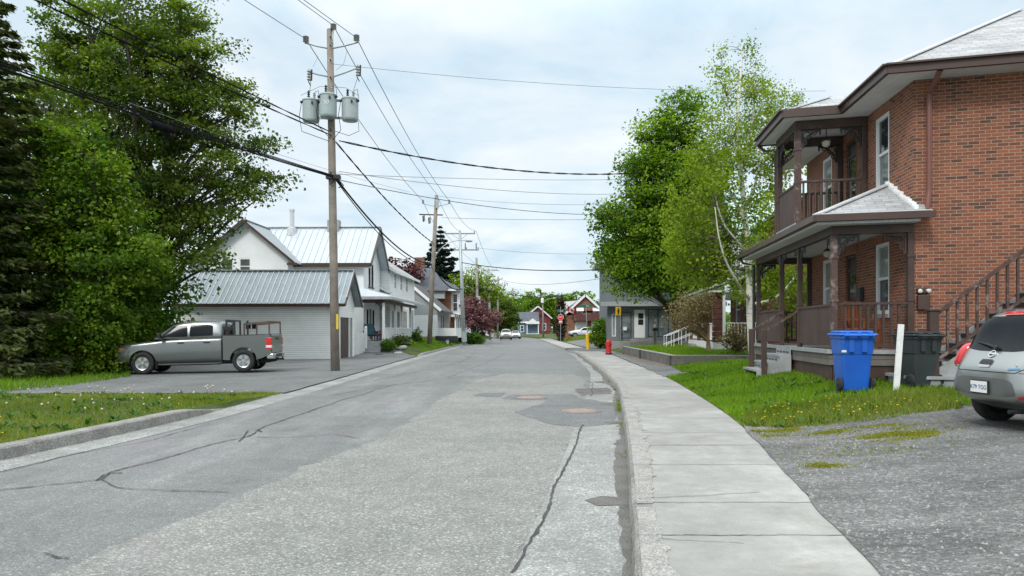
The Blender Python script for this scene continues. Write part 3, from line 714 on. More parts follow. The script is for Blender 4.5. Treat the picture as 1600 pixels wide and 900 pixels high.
bush('lilac_shrub', 'leafy green shrub with white flecks beside the yellow post', at(938, 56), [(0, 0, .9, 1.0, .9, .9), (.2, 0, 1.7, .8, .8, .8)], 80, 40, .16, L_maple, 53, .4)
bush('green_shrub', 'young green shrub on the lawn behind the porch of the brick house', at(1228, 31, .5), [(0, 0, 2.0, 1.2, 1, 1.6), (.6, .3, 3, 1.2, 1, 1.2)], 42, 55, .13, L_birch, 54, .5)
tree('backdrop_tree', 'leafy tree behind the birch showing beyond the neighbouring brick house', at(1105, 62), 14, [(0, 0, 9, 4, 3, 4.2)], 130, 60, .3, L_maple, tr=.22, seed=55, clump_r=1.2)
# far left
spruce('spruce_tree', 'dark pointed spruce standing behind the slate-roofed house', at(688, 102, .8), 15.2, 5.6, 61, L_spruce, 24, 52, needle=.55)
tree('plum_tree', 'dark red-leaved tree peeking over the white siding house', at(622, 84, .8), 9.6, [(0, 0, 6.8, 3.2, 2, 2.3)], 70, 50, .3, L_plum, tr=.15, seed=62, clump_r=.9)
tree('crabapple_tree', 'pink flowering crabapple tree beyond the steel street pole', at(742, 83), 6.2, [(0, 0, 3.4, 1.9, 1.7, 2.1), (1.6, 0, 2.6, 1.6, 1.5, 1.5), (-.7, 0, 4.6, 1.2, 1, 1)], 140, 55, .2, L_pink, tr=.1, seed=63, stems=3, clump_r=.6)
tree('aspen_tree', 'airy pale green tree above the pink crabapple', at(748, 96), 10.6, [(0, 0, 7.4, 2.6, 2, 2.6), (2.2, 0, 6.4, 1.8, 2, 1.8), (-2, 0, 7.6, 1.6, 1.6, 1.8)], 120, 42, .24, L_birch, tr=.13, seed=64, clump_r=.8)
tree('round_tree', 'round olive green tree above the two oncoming cars', at(790, 138), 8.4, [(0, 0, 4.2, 3.3, 3, 3.6), (-2.2, 0, 4, 2.6, 2.6, 3.2)], 170, 60, .34, L_olive, tr=.2, seed=65, clump_r=.9, shell=.4)
bush('hedge_bush', 'low dark hedge at the foot of the pink crabapple', at(737, 80), [(-.6, 0, .6, 1.0, .7, .8), (.6, 0, .6, 1.0, .7, .7)], 60, 40, .18, L_shrub, 66, .4)
k = 0
for u, Y, h, w, lm_, lab in ((765, 150, 11, 5, L_maple, 'dark leafy tree behind the two oncoming cars'), (840, 190, 13.5, 6, L_maple, 'broad tree right above the red house roof'), (815, 200, 13.0, 6, L_maple, 'broad tree left of the red house roof'), (866, 196, 12.5, 5.5, L_shrub, 'dark tree behind the brown cedar column'),
                              (902, 170, 11.5, 4.5, L_maple, 'leafy tree showing over the flag house ridge'), (924, 200, 10.6, 5, L_shrub, 'dark tree at the right behind the flag house'), (742, 130, 9.5, 4, L_olive, 'olive tree behind the pink crabapple')):
    tree('backdrop_tree', lab, at(u, Y, .3), h, [(0, 0, h*.55, w, w*.7, h*.42), (w*.4, 0, h*.45, w*.7, w*.6, h*.36)], 95, 46, .55, lm_, tr=.25, seed=70+k, clump_r=1.5, limbs=False, shell=.4); k += 1
bush('cedar_column', 'tall brown clipped cedar column behind the stop sign', at(876.5, 97), [(0, 0, 2.2, .58, .6, 2.3), (0, 0, 4.4, .5, .5, 1.5)], 150, 45, .2, L_cedar, 81, .4, shell=.35)
# far wood closing the street
def far_wood():
    R = np.random.default_rng(5); n = 26000
    X = R.uniform(-170, 190, n); hh = 7.5+2.5*np.array([mnoise.noise((x*.05, 1, 0)) for x in X])+2*np.array([mnoise.noise((x*.21, 4, 0)) for x in X])
    C = np.stack([X, R.uniform(262, 285, n), hh*R.random(n)**.7+.2], 1)
    Nn = unit(R.normal(size=(n, 3))+np.array([0, -.3, .6])); A = unit(np.cross(Nn, R.normal(size=(n, 3)))); S = R.uniform(.8, 1.7, n)
    o = leaf_mesh('far_wood', C, A, Nn, S, S*.8, .45+R.normal(size=n)*.2, L_maple, None); struct(o, 'distant line of green trees at the end of the street', 'stuff')
far_wood()

# grass
def grass(name, label, poly, n, zf, h, w, lm_, seed, excl=None, near=1.0, base_v=.5, bias=None):
    R = np.random.default_rng(seed); xs = [p[0] for p in poly]; ys = [p[1] for p in poly]
    C = []
    while len(C) < n:
        x = R.uniform(min(xs), max(xs)); y = R.uniform(min(ys), max(ys))
        if R.random() > near*(min(ys)/y)**1.0 and near < 1: continue
        if not inside((x, y), poly): continue
        if R.random() < 1.6*(-.18-mnoise.noise((x*.9, y*.9, seed+20))): continue
        if excl and excl(x, y): continue
        C.append((x, y, zf(x, y)))
    C = np.array(C); n = len(C)
    nz = np.array([mnoise.noise((p[0]*.8, p[1]*.8, seed)) for p in C]); nz2 = np.array([mnoise.noise((p[0]*.25, p[1]*.25, seed+3)) for p in C])
    A = unit(R.normal(size=(n, 3))*np.array([.55, .55, .1])+np.array([0, 0, 1])); Nn = unit(np.cross(A, R.normal(size=(n, 3))))
    hh = h*(.5+.8*R.random(n))*(1+.7*nz); hh = np.maximum(hh, .02)
    o = leaf_mesh(name, C, A, Nn, hh, w*(.6+.8*R.random(n)), base_v+R.normal(size=n)*.22+nz*.4+nz2*.5, lm_, None, tri=True)
    return struct(o, label, 'stuff')
def kl(y): return XL(y)-.27
lawnL = [(kl(y), y) for y in (6, 8, 9, 10, 11, 12, 13, 14, 15, 16, 17, 17.8)]+[(-6.5, 17.9), (-9, 18.5), (-12.5, 18.9), (-16.4, 20.2), (-20, 21), (-20, 6)]
grass('lawn_grass', 'bright green lawn with dandelions in the left foreground', lawnL, 90000, zl, .075, .016, L_grassdry, 1, near=.999)
rough = [(-12.2, 20.0), (-14, 20.8), (-16.2, 21.2), (-20.5, 22.6), (-24, 25.6), (-24, 31), (-17, 29.5), (-15.3, 28.6), (-14.6, 26.8), (-13.9, 25)]
rough = [G(0, 607, .05), G(100, 600, .02), G(205, 588, -.05), G(200, 580, -.1), G(190, 560, -.1), (-26, 34), (-30, 24)]
grass('rough_grass', 'tall rough grass under the trees left of the truck', rough, 26000, zl, .24, .026, L_grass, 2)
lawnR = [(XS(y)+.04, y) for y in (11.75, 12.5, 14, 16, 18, 20, 22, 22.9)]+[(5.5, 23.6), (6.0, 26.8), (6.25, 28.7), (9.5, 28.2), (12, 30), (12, 22), (7.4, 18), (8.1, 14), (9.4, 13.4), (9.4, 12.0), (8, 11.8), (6.2, 11.6), (5.2, 11.25), (4.3, 11.65), (3.65, 11.4)]
grass('lawn_grass', 'lush green lawn in front of the brick house porch', lawnR, 80000, zr, .10, .016, L_grass, 3, base_v=.55)
tuft = [G(1160, 660, .2), G(1240, 655, .3), G(1380, 648, .38), G(1500, 641, .4), (7.8, 12.8), (5.4, 12.8), (4.1, 13)]
grass('grass_edge', 'weedy longer grass with small yellow flowers along the driveway edge', tuft, 9000, zr, .17, .018, L_grassdry, 4, base_v=.45)
terr = [(6.42, 29.1), (6.8, 43.6), (12, 44), (16, 42), (16, 29), (9.6, 28.75)]
def ztr(x, y): return .56+.03*max(0, x-6.4)
grass('lawn_grass', 'raised green lawn behind the low concrete wall', terr, 26000, ztr, .11, .03, L_grass, 5, base_v=.6)
lawnF = [(XL(y)-.25, y) for y in (49, 52, 56, 60, 66, 72, 80, 90, 100)]+[(-9, 100), (-11, 80), (-12, 60), (-12.5, 49.5)]
grass('lawn_grass', 'green bank along the far left houses and poles', lawnF, 24000, zl, .16, .05, L_grass, 6, base_v=.55)
grass('grass_edge', 'ragged grass strip below the stop sign at the far corner', [(6.6, 92), (7.4, 99), (12, 98.5), (13, 90), (8, 86)], 6000, zr, .3, .07, L_grassdry, 7)
# dandelions
def dandelions(name, label, poly, n, zf, seed, seedhead):
    R = random.Random(seed); xs = [p[0] for p in poly]; ys = [p[1] for p in poly]; hd = MB(); st = MB(); k = 0
    while k < n:
        x = R.uniform(min(xs), max(xs)); y = R.uniform(min(ys), max(ys))
        if not inside((x, y), poly) or mnoise.noise((x*.45, y*.45, seed)) < -.12: continue
        k += 1; z = zf(x, y); h = R.uniform(.12, .27) if seedhead else R.uniform(.07, .15)
        q = Vector((x+R.uniform(-.04, .04), y+R.uniform(-.04, .04), z+h)); r = R.uniform(.014, .024) if seedhead else R.uniform(.012, .019)
        st.tube([(x, y, z), q], .004, 3, False)
        hd.lathe([(.001, -r), (r*.85, -r*.5), (r, 0), (r*.85, r*.5), (.001, r)] if seedhead else [(.001, -r*.3), (r, 0), (r*.6, r*.4), (.001, r*.4)], 6, q)
    o = hd.build(name, mat('dandelion_fluff', (.5, .48, .4), .95) if seedhead else mat('flower_yellow', (.62, .48, .02), .8), None, top=True)
    struct(o, label, 'stuff'); s_ = st.build('stalks', mat('stalk', (.22, .15, .08), .9), o)
dandelions('dandelion_clocks', 'white dandelion seed heads over the left lawn', lawnL, 260, zl, 3, True)
dandelions('dandelion_flowers', 'yellow dandelions on the left lawn', lawnL, 200, zl, 4, False)
dandelions('lawn_flowers', 'small yellow flowers along the driveway edge of the right lawn', tuft, 75, zr, 5, False)

def ell(u, v, z, ru, rv, n=16):
    cx, cy = G(u, v, z); k = cy/F
    return [(cx+ru*k*math.cos(6.283*i/n), cy+rv*math.sin(6.283*i/n)) for i in range(n)]
L_moss = leaf_mat('moss_tuft', (.12, .14, .012), (.2, .21, .016), (.3, .28, .03), .3)
def tufts(name, label, u, v, z, ru, rv, n, h, lm_, seed):
    R = np.random.default_rng(seed); cx, cy = G(u, v, z); C = []
    while len(C) < n:
        x = cx+R.normal()*ru*cy/F*.5; y = cy+R.normal()*rv*.5
        if x < XS(y)+.06 or mnoise.noise((x*2.2, y*4, seed)) < R.normal()*.25: continue
        C.append((x, y, zr(x, y)+.014))
    C = np.array(C); A = unit(R.normal(size=(n, 3))*np.array([.8, .8, .1])+np.array([0, 0, .8])); Nn = unit(np.cross(A, R.normal(size=(n, 3))))
    struct(leaf_mesh(name, C, A, Nn, h*(.5+R.random(n)), .018*(.6+.8*R.random(n)), .5+R.normal(size=n)*.25, lm_, None, tri=True), label, 'stuff')
for i, (u, v, z, ru, rv, n) in enumerate(((1405, 670, .36, 48, .24, 2200), (1385, 664, .36, 90, .25, 900), (1283, 709, .28, 34, .16, 700), (1300, 664, .3, 130, .16, 1500), (1205, 668, .2, 70, .25, 1500), (1330, 690, .3, 150, .6, 420))):
    tufts('moss_tufts', ('bright', 'sparse', 'small', 'thin', 'ragged', 'scattered')[i]+' yellow-green moss growing on the gravel driveway', u, v, z, ru, rv, n, .026, L_moss, 200+i)

L_weed = leaf_mat('weed_leaf', (.03, .085, .012), (.055, .135, .02), (.10, .19, .035), .3)
def weeds(name, label, poly, n, zf, seed):
    R = np.random.default_rng(seed); C = []; A = []; S = []; xs = [p[0] for p in poly]; ys = [p[1] for p in poly]; k = 0
    while k < n:
        x = R.uniform(min(xs), max(xs)); y = R.uniform(min(ys), max(ys))
        if not inside((x, y), poly) or mnoise.noise((x*.7, y*.7, seed)) < -.05: continue
        k += 1; m_ = R.integers(5, 10); h = R.uniform(.05, .13)
        for j in range(m_):
            a = R.random()*6.283; C.append((x, y, zf(x, y)+.01)); A.append((math.cos(a)*.8, math.sin(a)*.8, R.uniform(.25, .9))); S.append(h*R.uniform(.8, 1.5))
    C = np.array(C); A = unit(np.array(A)); S = np.array(S); Nn = unit(np.array([0, 0, 1.])-A*A[:, 2:3])
    C = C+A*S[:, None]*.5
    struct(leaf_mesh(name, C, A, Nn, S, S*.3, .5+R.normal(size=len(C))*.2, L_weed, None), label, 'stuff')
weeds('lawn_weeds', 'broad-leaved weeds scattered in the left lawn', lawnL, 900, zl, 301)
weeds('lawn_weeds', 'broad-leaved weeds scattered in the right lawn and its edge', tuft, 260, zr, 302)
weeds('lawn_weeds', 'low weeds in the lawn before the veranda', lawnR, 420, zr, 303)

def kerb_weeds():
    R = np.random.default_rng(77); C = []
    for yc, n in ((14.6, 160), (15.4, 120), (16.3, 60), (12.2, 30), (19.5, 50), (9.4, 14), (22.5, 60)):
        for _ in range(n): y = yc+R.normal()*.22; C.append((XR(y)-.015+R.normal()*.03, y, .01))
    C = np.array(C); n = len(C); A = unit(R.normal(size=(n, 3))*np.array([.6, .6, .1])+np.array([-.2, 0, .8])); Nn = unit(np.cross(A, R.normal(size=(n, 3))))
    struct(leaf_mesh('kerb_weeds', C, A, Nn, .05*(.5+R.random(n)), np.full(n, .012), .5+R.normal(size=n)*.2, L_grassdry, None, tri=True), 'small weeds growing at the foot of the right kerb', 'stuff')
kerb_weeds()
def pebbles():
    R = random.Random(9); m = MB()
    for k in range(2200):
        if k % 3: y = R.uniform(2.5, 11.2); x = XS(y)+abs(R.gauss(0, .9))+.02
        else: y = R.uniform(3, 11.3); x = R.uniform(XS(y), 9)
        z = zr(x, y)+.016; s = R.uniform(.006, .017)*(1.4 if R.random() < .06 else 1); a = R.random()*3.14; c, d = math.cos(a)*s, math.sin(a)*s
        i = len(m.v); m.v += [Vector(p) for p in ((x+c, y+d, z), (x-d*.8, y+c*.8, z), (x-c, y-d, z), (x+d*.7, y-c*.7, z), (x+c*.2, y+d*.3, z+s*.9))]; m.f += [[i, i+1, i+4], [i+1, i+2, i+4], [i+2, i+3, i+4], [i+3, i, i+4]]
    struct(m.build('loose_gravel', ground_mat('pebble', (.16, .16, .155), (.36, .35, .33), (.7, 1.2), 40, 14), top=True), 'loose stones scattered over the gravel driveway', 'stuff')
pebbles()

grass('lawn_grass', 'short thin grass at the tip of the left lawn beside the driveway', [(-5.8, 14.6), (-5.75, 16.5), (-5.7, 18.2), (-6.3, 18.4), (-7.2, 18.2), (-7.4, 16), (-6.6, 14.4)], 9000, zl, .05, .016, L_grassdry, 12, base_v=.5)
# ================================================================ buildings
M_brick = brick_mat('red_brick', (.29, .098, .048), (.18, .064, .039), (.39, .31, .24))
M_brick2 = brick_mat('orange_brick', (.30, .125, .065), (.23, .09, .05), (.30, .22, .16))
M_brown = mat('brown_paint', (.055, .03, .022), .55, 0, .22, 3, 30, .3, dirt=(.18, .12, .10), dirt_amt=.3)
M_brownw = mat('worn_brown_paint', (.07, .035, .027), .6, 0, .25, 5, 30, .4, dirt=(.5, .42, .38), dirt_amt=.55)
M_brownboard = lines_mat('brown_boards', (.075, .042, .032), .11, 'U', .014, .6, .2, .22, .25, (.16, .11, .09))
M_gutterbrown = mat('brown_gutter', (.065, .035, .026), .4, 0, .15, 2, 30, .05)
M_greyboard = lines_mat('grey_deck_boards', (.26, .255, .245), .14, 'V', .006, .75, .08, .4, .15)
M_greypaint = mat('grey_step_paint', (.30, .31, .315), .6, 0, .2, 3, 30, .25, dirt=(.16, .15, .14), dirt_amt=.5)
M_soffit = lines_mat('soffit', (.60, .60, .585), .11, 'U', .004, .6, .07, .6, .08)
M_white = mat('white_paint', (.74, .745, .74), .5, 0, .05, 2, 25, .08, dirt=(.5, .5, .47), dirt_amt=.25)
M_whitevinyl = mat('white_vinyl', (.78, .79, .80), .35, 0, .03, 2, 25, .03)
M_siding = lines_mat('white_siding', (.86, .86, .84), .115, 'V', .012, .5, .13, .5, .05, (.52, .53, .50))
M_siding2 = lines_mat('white_siding_wide', (.74, .755, .765), .2, 'V', .014, .5, .09, .55, .05, (.55, .56, .55))
M_stucco = mat('white_stucco', (.76, .775, .785), .8, 0, .05, 1.5, 50, .3, dirt=(.55, .56, .55), dirt_amt=.3)
M_greywall = mat('grey_wall', (.30, .315, .32), .7, 0, .08, 1, 30, .15)
M_bluegrey = lines_mat('blue_grey_panel', (.135, .155, .165), .6, 'U', .006, .6, .02, .6, .08)
M_greyshade = lines_mat('grey_batten', (.36, .38, .395), .22, 'U', .01, .6, .12, .6, .07)
M_shingle = shingle_mat('grey_shingle', (.37, .375, .38))
M_slate = shingle_mat('slate_shingle', (.095, .105, .125))
M_dkshingle = shingle_mat('dark_shingle', (.085, .085, .09))
M_metal = lines_mat('metal_roof', (.44, .485, .51), .30, 'U', .004, .42, .03, .75, .07, (.42, .46, .48), .25)
M_flash = mat('flashing', (.62, .63, .64), .45, .3, .15, 6, 40, .3)
M_glass = glass_mat('window_glass', (.022, .028, .030))
M_glassb = glass_mat('window_glass_blind', (.25, .28, .285), .06, .25)
M_glassc = glass_mat('window_glass_curtain', (.16, .19, .20), .06, .5, .9)
M_glassg = glass_mat('window_glass_green', (.03, .05, .035), .06, .6, 2)
M_black = mat('black_paint', (.018, .018, .02), .45, 0, .2)
M_dkdoor = mat('dark_door', (.035, .022, .02), .4, 0, .25, 4)
M_found = mat('foundation', (.28, .27, .25), .9, 0, .15, 2, 40, .5)
M_lamp = mat('lamp_glass', (.6, .56, .46), .3, 0, .05)

def sub(M, o, ex, ey):
    """frame inside frame M (which may be slightly skewed)"""
    w = M @ Vector(o); R = M.to_3x3(); a = R @ Vector(ex); b = R @ Vector(ey)
    S = Matrix.Identity(4)
    for r in range(3): S[r][0] = a[r]; S[r][1] = b[r]; S[r][3] = w[r]
    return S
def sides(M, w, d):
    return {'front': (M, w), 'A': (sub(M, (0, d, 0), (0, -1, 0), (1, 0, 0)), d),
            'B': (sub(M, (w, 0, 0), (0, 1, 0), (-1, 0, 0)), d), 'back': (sub(M, (w, d, 0), (-1, 0, 0), (0, -1, 0)), w)}
def window(M, h, parent, fm=None, gm=None, sash='h', fw=.07, deep=.06, sill=None, up=None, nv=1, name='window', proud=.0):
    x0, x1, z0, z1 = h; fm = fm or M_whitevinyl; gm = gm or M_glass; y0 = deep-.05-proud; y1 = deep+.05
    b = MB(M)
    for q in ((x0, x0+fw, z0, z1), (x1-fw, x1, z0, z1), (x0+fw, x1-fw, z1-fw, z1), (x0+fw, x1-fw, z0, z0+fw)): b.box(q[0], q[1], y0, y1, q[2], q[3])
    zm = (z0+z1)/2
    if sash == 'h': b.box(x0+fw, x1-fw, y0+.015, y1-.02, zm-.03, zm+.03)
    if sash == 'x': b.box(x0+fw, x1-fw, y0+.015, y1-.02, zm-.02, zm+.02)
    if sash in ('v', 'x'):
        for k in range(1, nv+1):
            xm = lerp(x0, x1, k/(nv+1)); b.box(xm-.025, xm+.025, y0+.012, y1-.02, z0+fw, z1-fw)
    f = b.build(name, fm, parent)
    if up is not None and sash == 'h':
        g = MB(M); g.box(x0+fw*.8, x1-fw*.8, deep-.005, deep+.02, zm, z1-fw*.8); g.build('pane', up, f)
        g = MB(M); g.box(x0+fw*.8, x1-fw*.8, deep+.008, deep+.03, z0+fw*.8, zm); g.build('pane', gm, f)
    else:
        g = MB(M); g.box(x0+fw*.8, x1-fw*.8, deep, deep+.02, z0+fw*.8, z1-fw*.8); g.build('pane', gm, f)
    if sill:
        s_ = MB(M); s_.box(x0-.06, x1+.06, -.05, y1, z0-.09, z0-.002); s_.build('sill', sill, f)
    return f
def body(M, w, d, z0, z1, holes, m, parent, gable=None, ridge=None, reveal=.12, name='wall'):
    S = sides(M, w, d); b = MB()
    for k, (Mk, L_) in S.items():
        b.M = Mk; b.wall(L_, z0, z1, holes.get(k, []), reveal=reveal)
        if gable == 'y' and k in ('front', 'back'): b.poly([(0, 0, z1), (L_, 0, z1), (L_/2, 0, ridge)])
        if gable == 'x' and k in ('A', 'B'): b.poly([(0, 0, z1), (L_, 0, z1), (L_/2, 0, ridge)])
    return b.build(name, m, parent), S
def gable_roof(M, x0, x1, y0, y1, ze, zr_, axis, m, parent, th=.12, ribs=0., name='roof', rib_m=None):
    """ridge along axis; x/y ranges include the overhang; ze is the eave height at the range edge"""
    b = MB(M)
    if axis == 'y':
        xm = (x0+x1)/2; e = [((x0, y0, ze), (x0, y1, ze)), ((x1, y0, ze), (x1, y1, ze))]; r = ((xm, y0, zr_), (xm, y1, zr_))
    else:
        ym = (y0+y1)/2; e = [((x0, y0, ze), (x1, y0, ze)), ((x0, y1, ze), (x1, y1, ze))]; r = ((x0, ym, zr_), (x1, ym, zr_))
    for k, (p, q) in enumerate(e):
        pts = [p, q, r[1], r[0]]; b.prism([(a[0], a[1], a[2]-th) for a in pts], (0, 0, th))
    o = b.build(name, m, parent)
    if ribs:
        b = MB(M)
        for p, q in e:
            p, q, r0, r1 = map(Vector, (p, q, r[0], r[1])); n = int((q-p).length/ribs)
            for i in range(n+1):
                a = p.lerp(q, i/n); c = r0.lerp(r1, i/n); b.bar(a+Vector((0, 0, .02)), c+Vector((0, 0, .02)), .035, .045)
        b.bar(Vector(r[0])+Vector((0, 0, .03)), Vector(r[1])+Vector((0, 0, .03)), .25, .05)
        b.build('roof_ribs', rib_m or m, o)
    return o
def fascia(M, segs, m, parent, w=.05, h=.2, name='fascia'):
    b = MB(M)
    for p, q in segs: b.bar(p, q, w, h)
    return b.build(name, m, parent)
def bracket(M, o, dx, dy, parent, m, s=.42):
    """sawn scrollwork in the corner between a post and the beam"""
    b = MB(M); o = Vector(o); e = Vector((dx, dy, 0))
    def arc(cx, cz, r, a0, a1, w=.018):
        pts = [o+e*(cx+r*math.cos(a))+Vector((0, 0, cz+r*math.sin(a))) for a in [lerp(a0, a1, k/10) for k in range(11)]]
        b.tube(pts, w, 5)
    arc(s, -s, s*.92, math.pi/2, math.pi, .022); arc(s*.30, -s*.30, s*.2, 0, 6.283); arc(s*.66, -s*.16, s*.13, 0, 6.283, .016); arc(s*.16, -s*.66, s*.13, 0, 6.283, .016)
    b.bar(o+Vector((0, 0, -.02)), o+e*s+Vector((0, 0, -.02)), .03, .04); b.bar(o+e*.02, o+e*.02+Vector((0, 0, -s)), .03, .04)
    b.tube([o+e*s*.95+Vector((0, 0, -.03)), o+e*s*.95+Vector((0, 0, -.14))], .022, 6)
    return b.build('bracket', m, parent)
def railing(M, p, q, z0, z1, m, parent, n, top=(.09, .05), bw=.035, name='railing', low=.1):
    b = MB(M); p = Vector(p); q = Vector(q); u = Vector((0, 0, 1))
    b.bar(p+u*z1, q+u*z1, *top); b.bar(p+u*(z0+low), q+u*(z0+low), .05, .05)
    for k in range(1, n):
        a = p.lerp(q, k/n); b.bar(a+u*(z0+low), a+u*(z1-.02), bw, bw, (1, 0, 0))
    return b.build(name, m, parent)
def boarded(M, p, q, z0, z1, m, parent, th=.05, cap=None):
    b = MB(M); p = Vector(p); q = Vector(q); d = (q-p).normalized(); e = Vector((-d.y, d.x, 0))*th/2
    b.prism([p-e+Vector((0, 0, z0)), q-e+Vector((0, 0, z0)), q-e+Vector((0, 0, z1)), p-e+Vector((0, 0, z1))], e*2)
    o = b.build('board_rail', m, parent)
    c = MB(M); c.bar(p+Vector((0, 0, z1+.02)), q+Vector((0, 0, z1+.02)), .1, .045); c.build('rail_cap', cap or m, o); return o

# ---------------------------------------------------------------- red brick house on the right
HM = Matrix.Identity(4)
for r_, (a_, b_, o_) in enumerate(((.963, .1123, 8.18), (-.27, .9937, 15.), (0, 0, 0))):
    HM[r_][0] = a_; HM[r_][1] = b_; HM[r_][3] = o_
def brick_house():
    t = T('brick_house', 'two-storey red brick house with brown veranda and balcony at the right', 'house', HM @ Vector((4, 4, .5)))
    D = 7.6; W = 10.5
    c = lambda b0, b1, z0, z1: (D-b1, D-b0, z0, z1)
    hs = {'w1': c(1.24, 2.04, 1.95, 3.55), 'w2': c(5.15, 6.0, 1.95, 3.55), 'd1': c(3.3, 4.1, 1.18, 3.5), 'u1': c(1.24, 2.04, 4.72, 6.44), 'u2': c(5.2, 6.02, 4.75, 6.4), 'd2': c(3.3, 4.08, 4.22, 6.4)}
    wb, S = body(HM, W, D, .3, 6.9, {'A': list(hs.values())}, M_brick, t, reveal=.13)
    FA = S['A'][0]
    for k in ('w1', 'w2', 'd1', 'u1'):
        arch = MB(FA); x0, x1, z0, z1 = hs[k]; arch.box(x0-.08, x1+.08, -.012, .02, z1, z1+.2)
        arch.build('lintel', brick_mat('soldier_brick', (.34, .10, .05), (.24, .07, .04), (.45, .38, .3), .07, .22), wb)
    for k, gm, up in (('w1', M_glass, M_glassb), ('w2', M_glassc, M_glassb), ('u1', M_glassc, M_glass), ('u2', M_glass, M_glassb)):
        window(FA, hs[k], t, gm=gm, up=up, sill=M_greypaint if k[0] == 'w' else None, fw=.085)
    for k in ('d1', 'd2'):
        x0, x1, z0, z1 = hs[k]; b = MB(FA); b.box(x0, x1, .07, .11, z0, z1); d_ = b.build('door', M_dkdoor, t)
        b = MB(FA)
        for q in ((x0, x0+.09, z0, z1), (x1-.09, x1, z0, z1), (x0+.09, x1-.09, z1-.42, z1-.36), (x0+.09, x1-.09, z0, z0+.5), (x0+.09, x1-.09, z1-.08, z1)): b.box(q[0], q[1], .045, .075, q[2], q[3])
        b.build('door_frame', M_brown, d_)
        b = MB(FA); b.box(x0+.2, x1-.2, .055, .072, z0+.6, z1-.5); b.build('pane', M_glass, d_)
        b = MB(FA); b.tube([(x1-.16, .02, z0+1.), (x1-.16, .05, z0+1.)], .03, 8); b.build('handle', M_flash, d_)
    # main roof
    z = 6.78; a0, a1, b0, b1 = -.68, W+.7, -.6, D+.7; hb = (b1-b0)/2; pr = .56; rz = z+hb*pr
    r = MB(HM); R1 = (a0+hb, (b0+b1)/2, rz); R2 = (a1-hb, (b0+b1)/2, rz)
    for q in ([(a0, b0, z), (a1, b0, z), R2, R1], [(a1, b1, z), (a0, b1, z), R1, R2], [(a0, b1, z), (a0, b0, z), R1], [(a1, b0, z), (a1, b1, z), R2]):
        r.prism([(p[0], p[1], p[2]) for p in q], (0, 0, .05))
    ba, bb0, bb1, bm_ = -1.98, 2.1, 4.8, 3.45
    top = (-.62, bm_, z+.62); inn = (1.4, bm_, z+.66)
    for q in ([(ba, bb0, z), (.2, bb0, z), inn, top], [(.2, bb1, z), (ba, bb1, z), top, inn], [(ba, bb1, z), (ba, bb0, z), top]):
        r.prism(q, (0, 0, .052))
    rf = r.build('roof', M_shingle, t)
    h = MB(HM)
    for p, q in (((a0, b0, z+.06), (R1[0], R1[1], R1[2]+.06)), ((ba, bb0, z+.06), (top[0], top[1], top[2]+.06)), (top, inn)): h.bar(p, q, .22, .03)
    h.bar((a0, b0+.12, z+.1), (a1, b0+.12, z+.1), .3, .02)
    h.build('ridge_cap', M_flash, rf)
    s = MB(HM)
    for q in ([(a0+.03, b0+.03), (a1, b0+.03), (a1, .02), (a0+.03, .02)], [(a0+.03, .02), (.02, .02), (.02, b1), (a0+.03, b1)], [(ba+.03, bb0+.03), (a0+.03, bb0+.03), (a0+.03, bb1-.03), (ba+.03, bb1-.03)]):
        s.prism([(p[0], p[1], z-.10) for p in q], (0, 0, .07))
    s.build('soffit', M_soffit, t)
    fascia(HM, [((a0-.03, b0-.03, z-.02), (a1, b0-.03, z-.02)), ((a0-.03, b0-.06, z-.02), (a0-.03, bb0, z-.02)), ((ba-.03, bb0-.03, z-.02), (a0, bb0-.03, z-.02)), ((ba-.03, bb0-.06, z-.02), (ba-.03, bb1+.06, z-.02)), ((ba, bb1+.03, z-.02), (a0, bb1+.03, z-.02)), ((a0-.03, bb1, z-.02), (a0-.03, b1, z-.02))], M_gutterbrown, t, .08, .2, 'eave_gutter')
    g = MB(HM); g.bar((a0-.08, b0-.09, z+.05), (a1, b0-.09, z+.05), .09, .035); g.bar((a0-.09, b0-.1, z+.05), (a0-.09, bb0-.05, z+.05), .09, .035); g.bar((ba-.09, bb0-.1, z+.05), (ba-.09, bb1+.1, z+.05), .09, .035)
    g.build('gutter_lip', M_gutterbrown, t)
    # frieze beams and balcony
    fb = -1.55; beam = MB(HM)
    beam.box(fb-.07, fb+.07, 2.5, 4.42, 6.46, 6.67); beam.box(fb+.07, -.02, 2.5, 2.64, 6.46, 6.67); beam.box(fb+.07, -.02, 4.28, 4.42, 6.46, 6.67)
    beam.build('balcony_beam', M_brown, t)
    def post(a, b_, z0, z1, m, w=.13, name='column'):
        q = MB(HM); q.box(a-w/2, a+w/2, b_-w/2, b_+w/2, z0, z1, .012); q.box(a-w*.6, a+w*.6, b_-w*.6, b_+w*.6, z0+1.0, z0+1.05); q.box(a-w*.62, a+w*.62, b_-w*.62, b_+w*.62, z1-.5, z1-.45)
        return q.build(name, m, t)
    post(fb, 2.57, 4.15, 6.46, M_brownw, .14); post(fb, 4.35, 4.0, 6.46, M_brown)
    post(-.07, 2.57, 4.2, 6.46, M_brown, .11); post(-.07, 4.35, 4.2, 6.46, M_brown, .11)
    for o, dx, dy in (((fb, 2.64, 6.46), 0, 1), ((fb, 4.28, 6.46), 0, -1), ((fb+.07, 2.57, 6.46), 1, 0), ((-.13, 2.57, 6.46), -1, 0), ((-.13, 4.35, 6.46), -1, 0), ((fb+.07, 4.35, 6.46), 1, 0)): bracket(HM, o, dx, dy, t, M_black, .46)
    fl = MB(HM); fl.box(fb-.08, 0, 2.5, 4.42, 4.05, 4.2); fl.build('balcony_floor', M_greypaint, t)
    railing(HM, (fb, 2.57, 0), (-.1, 2.57, 0), 4.2, 5.2, M_brown, t, 11, (.08, .05), .04)
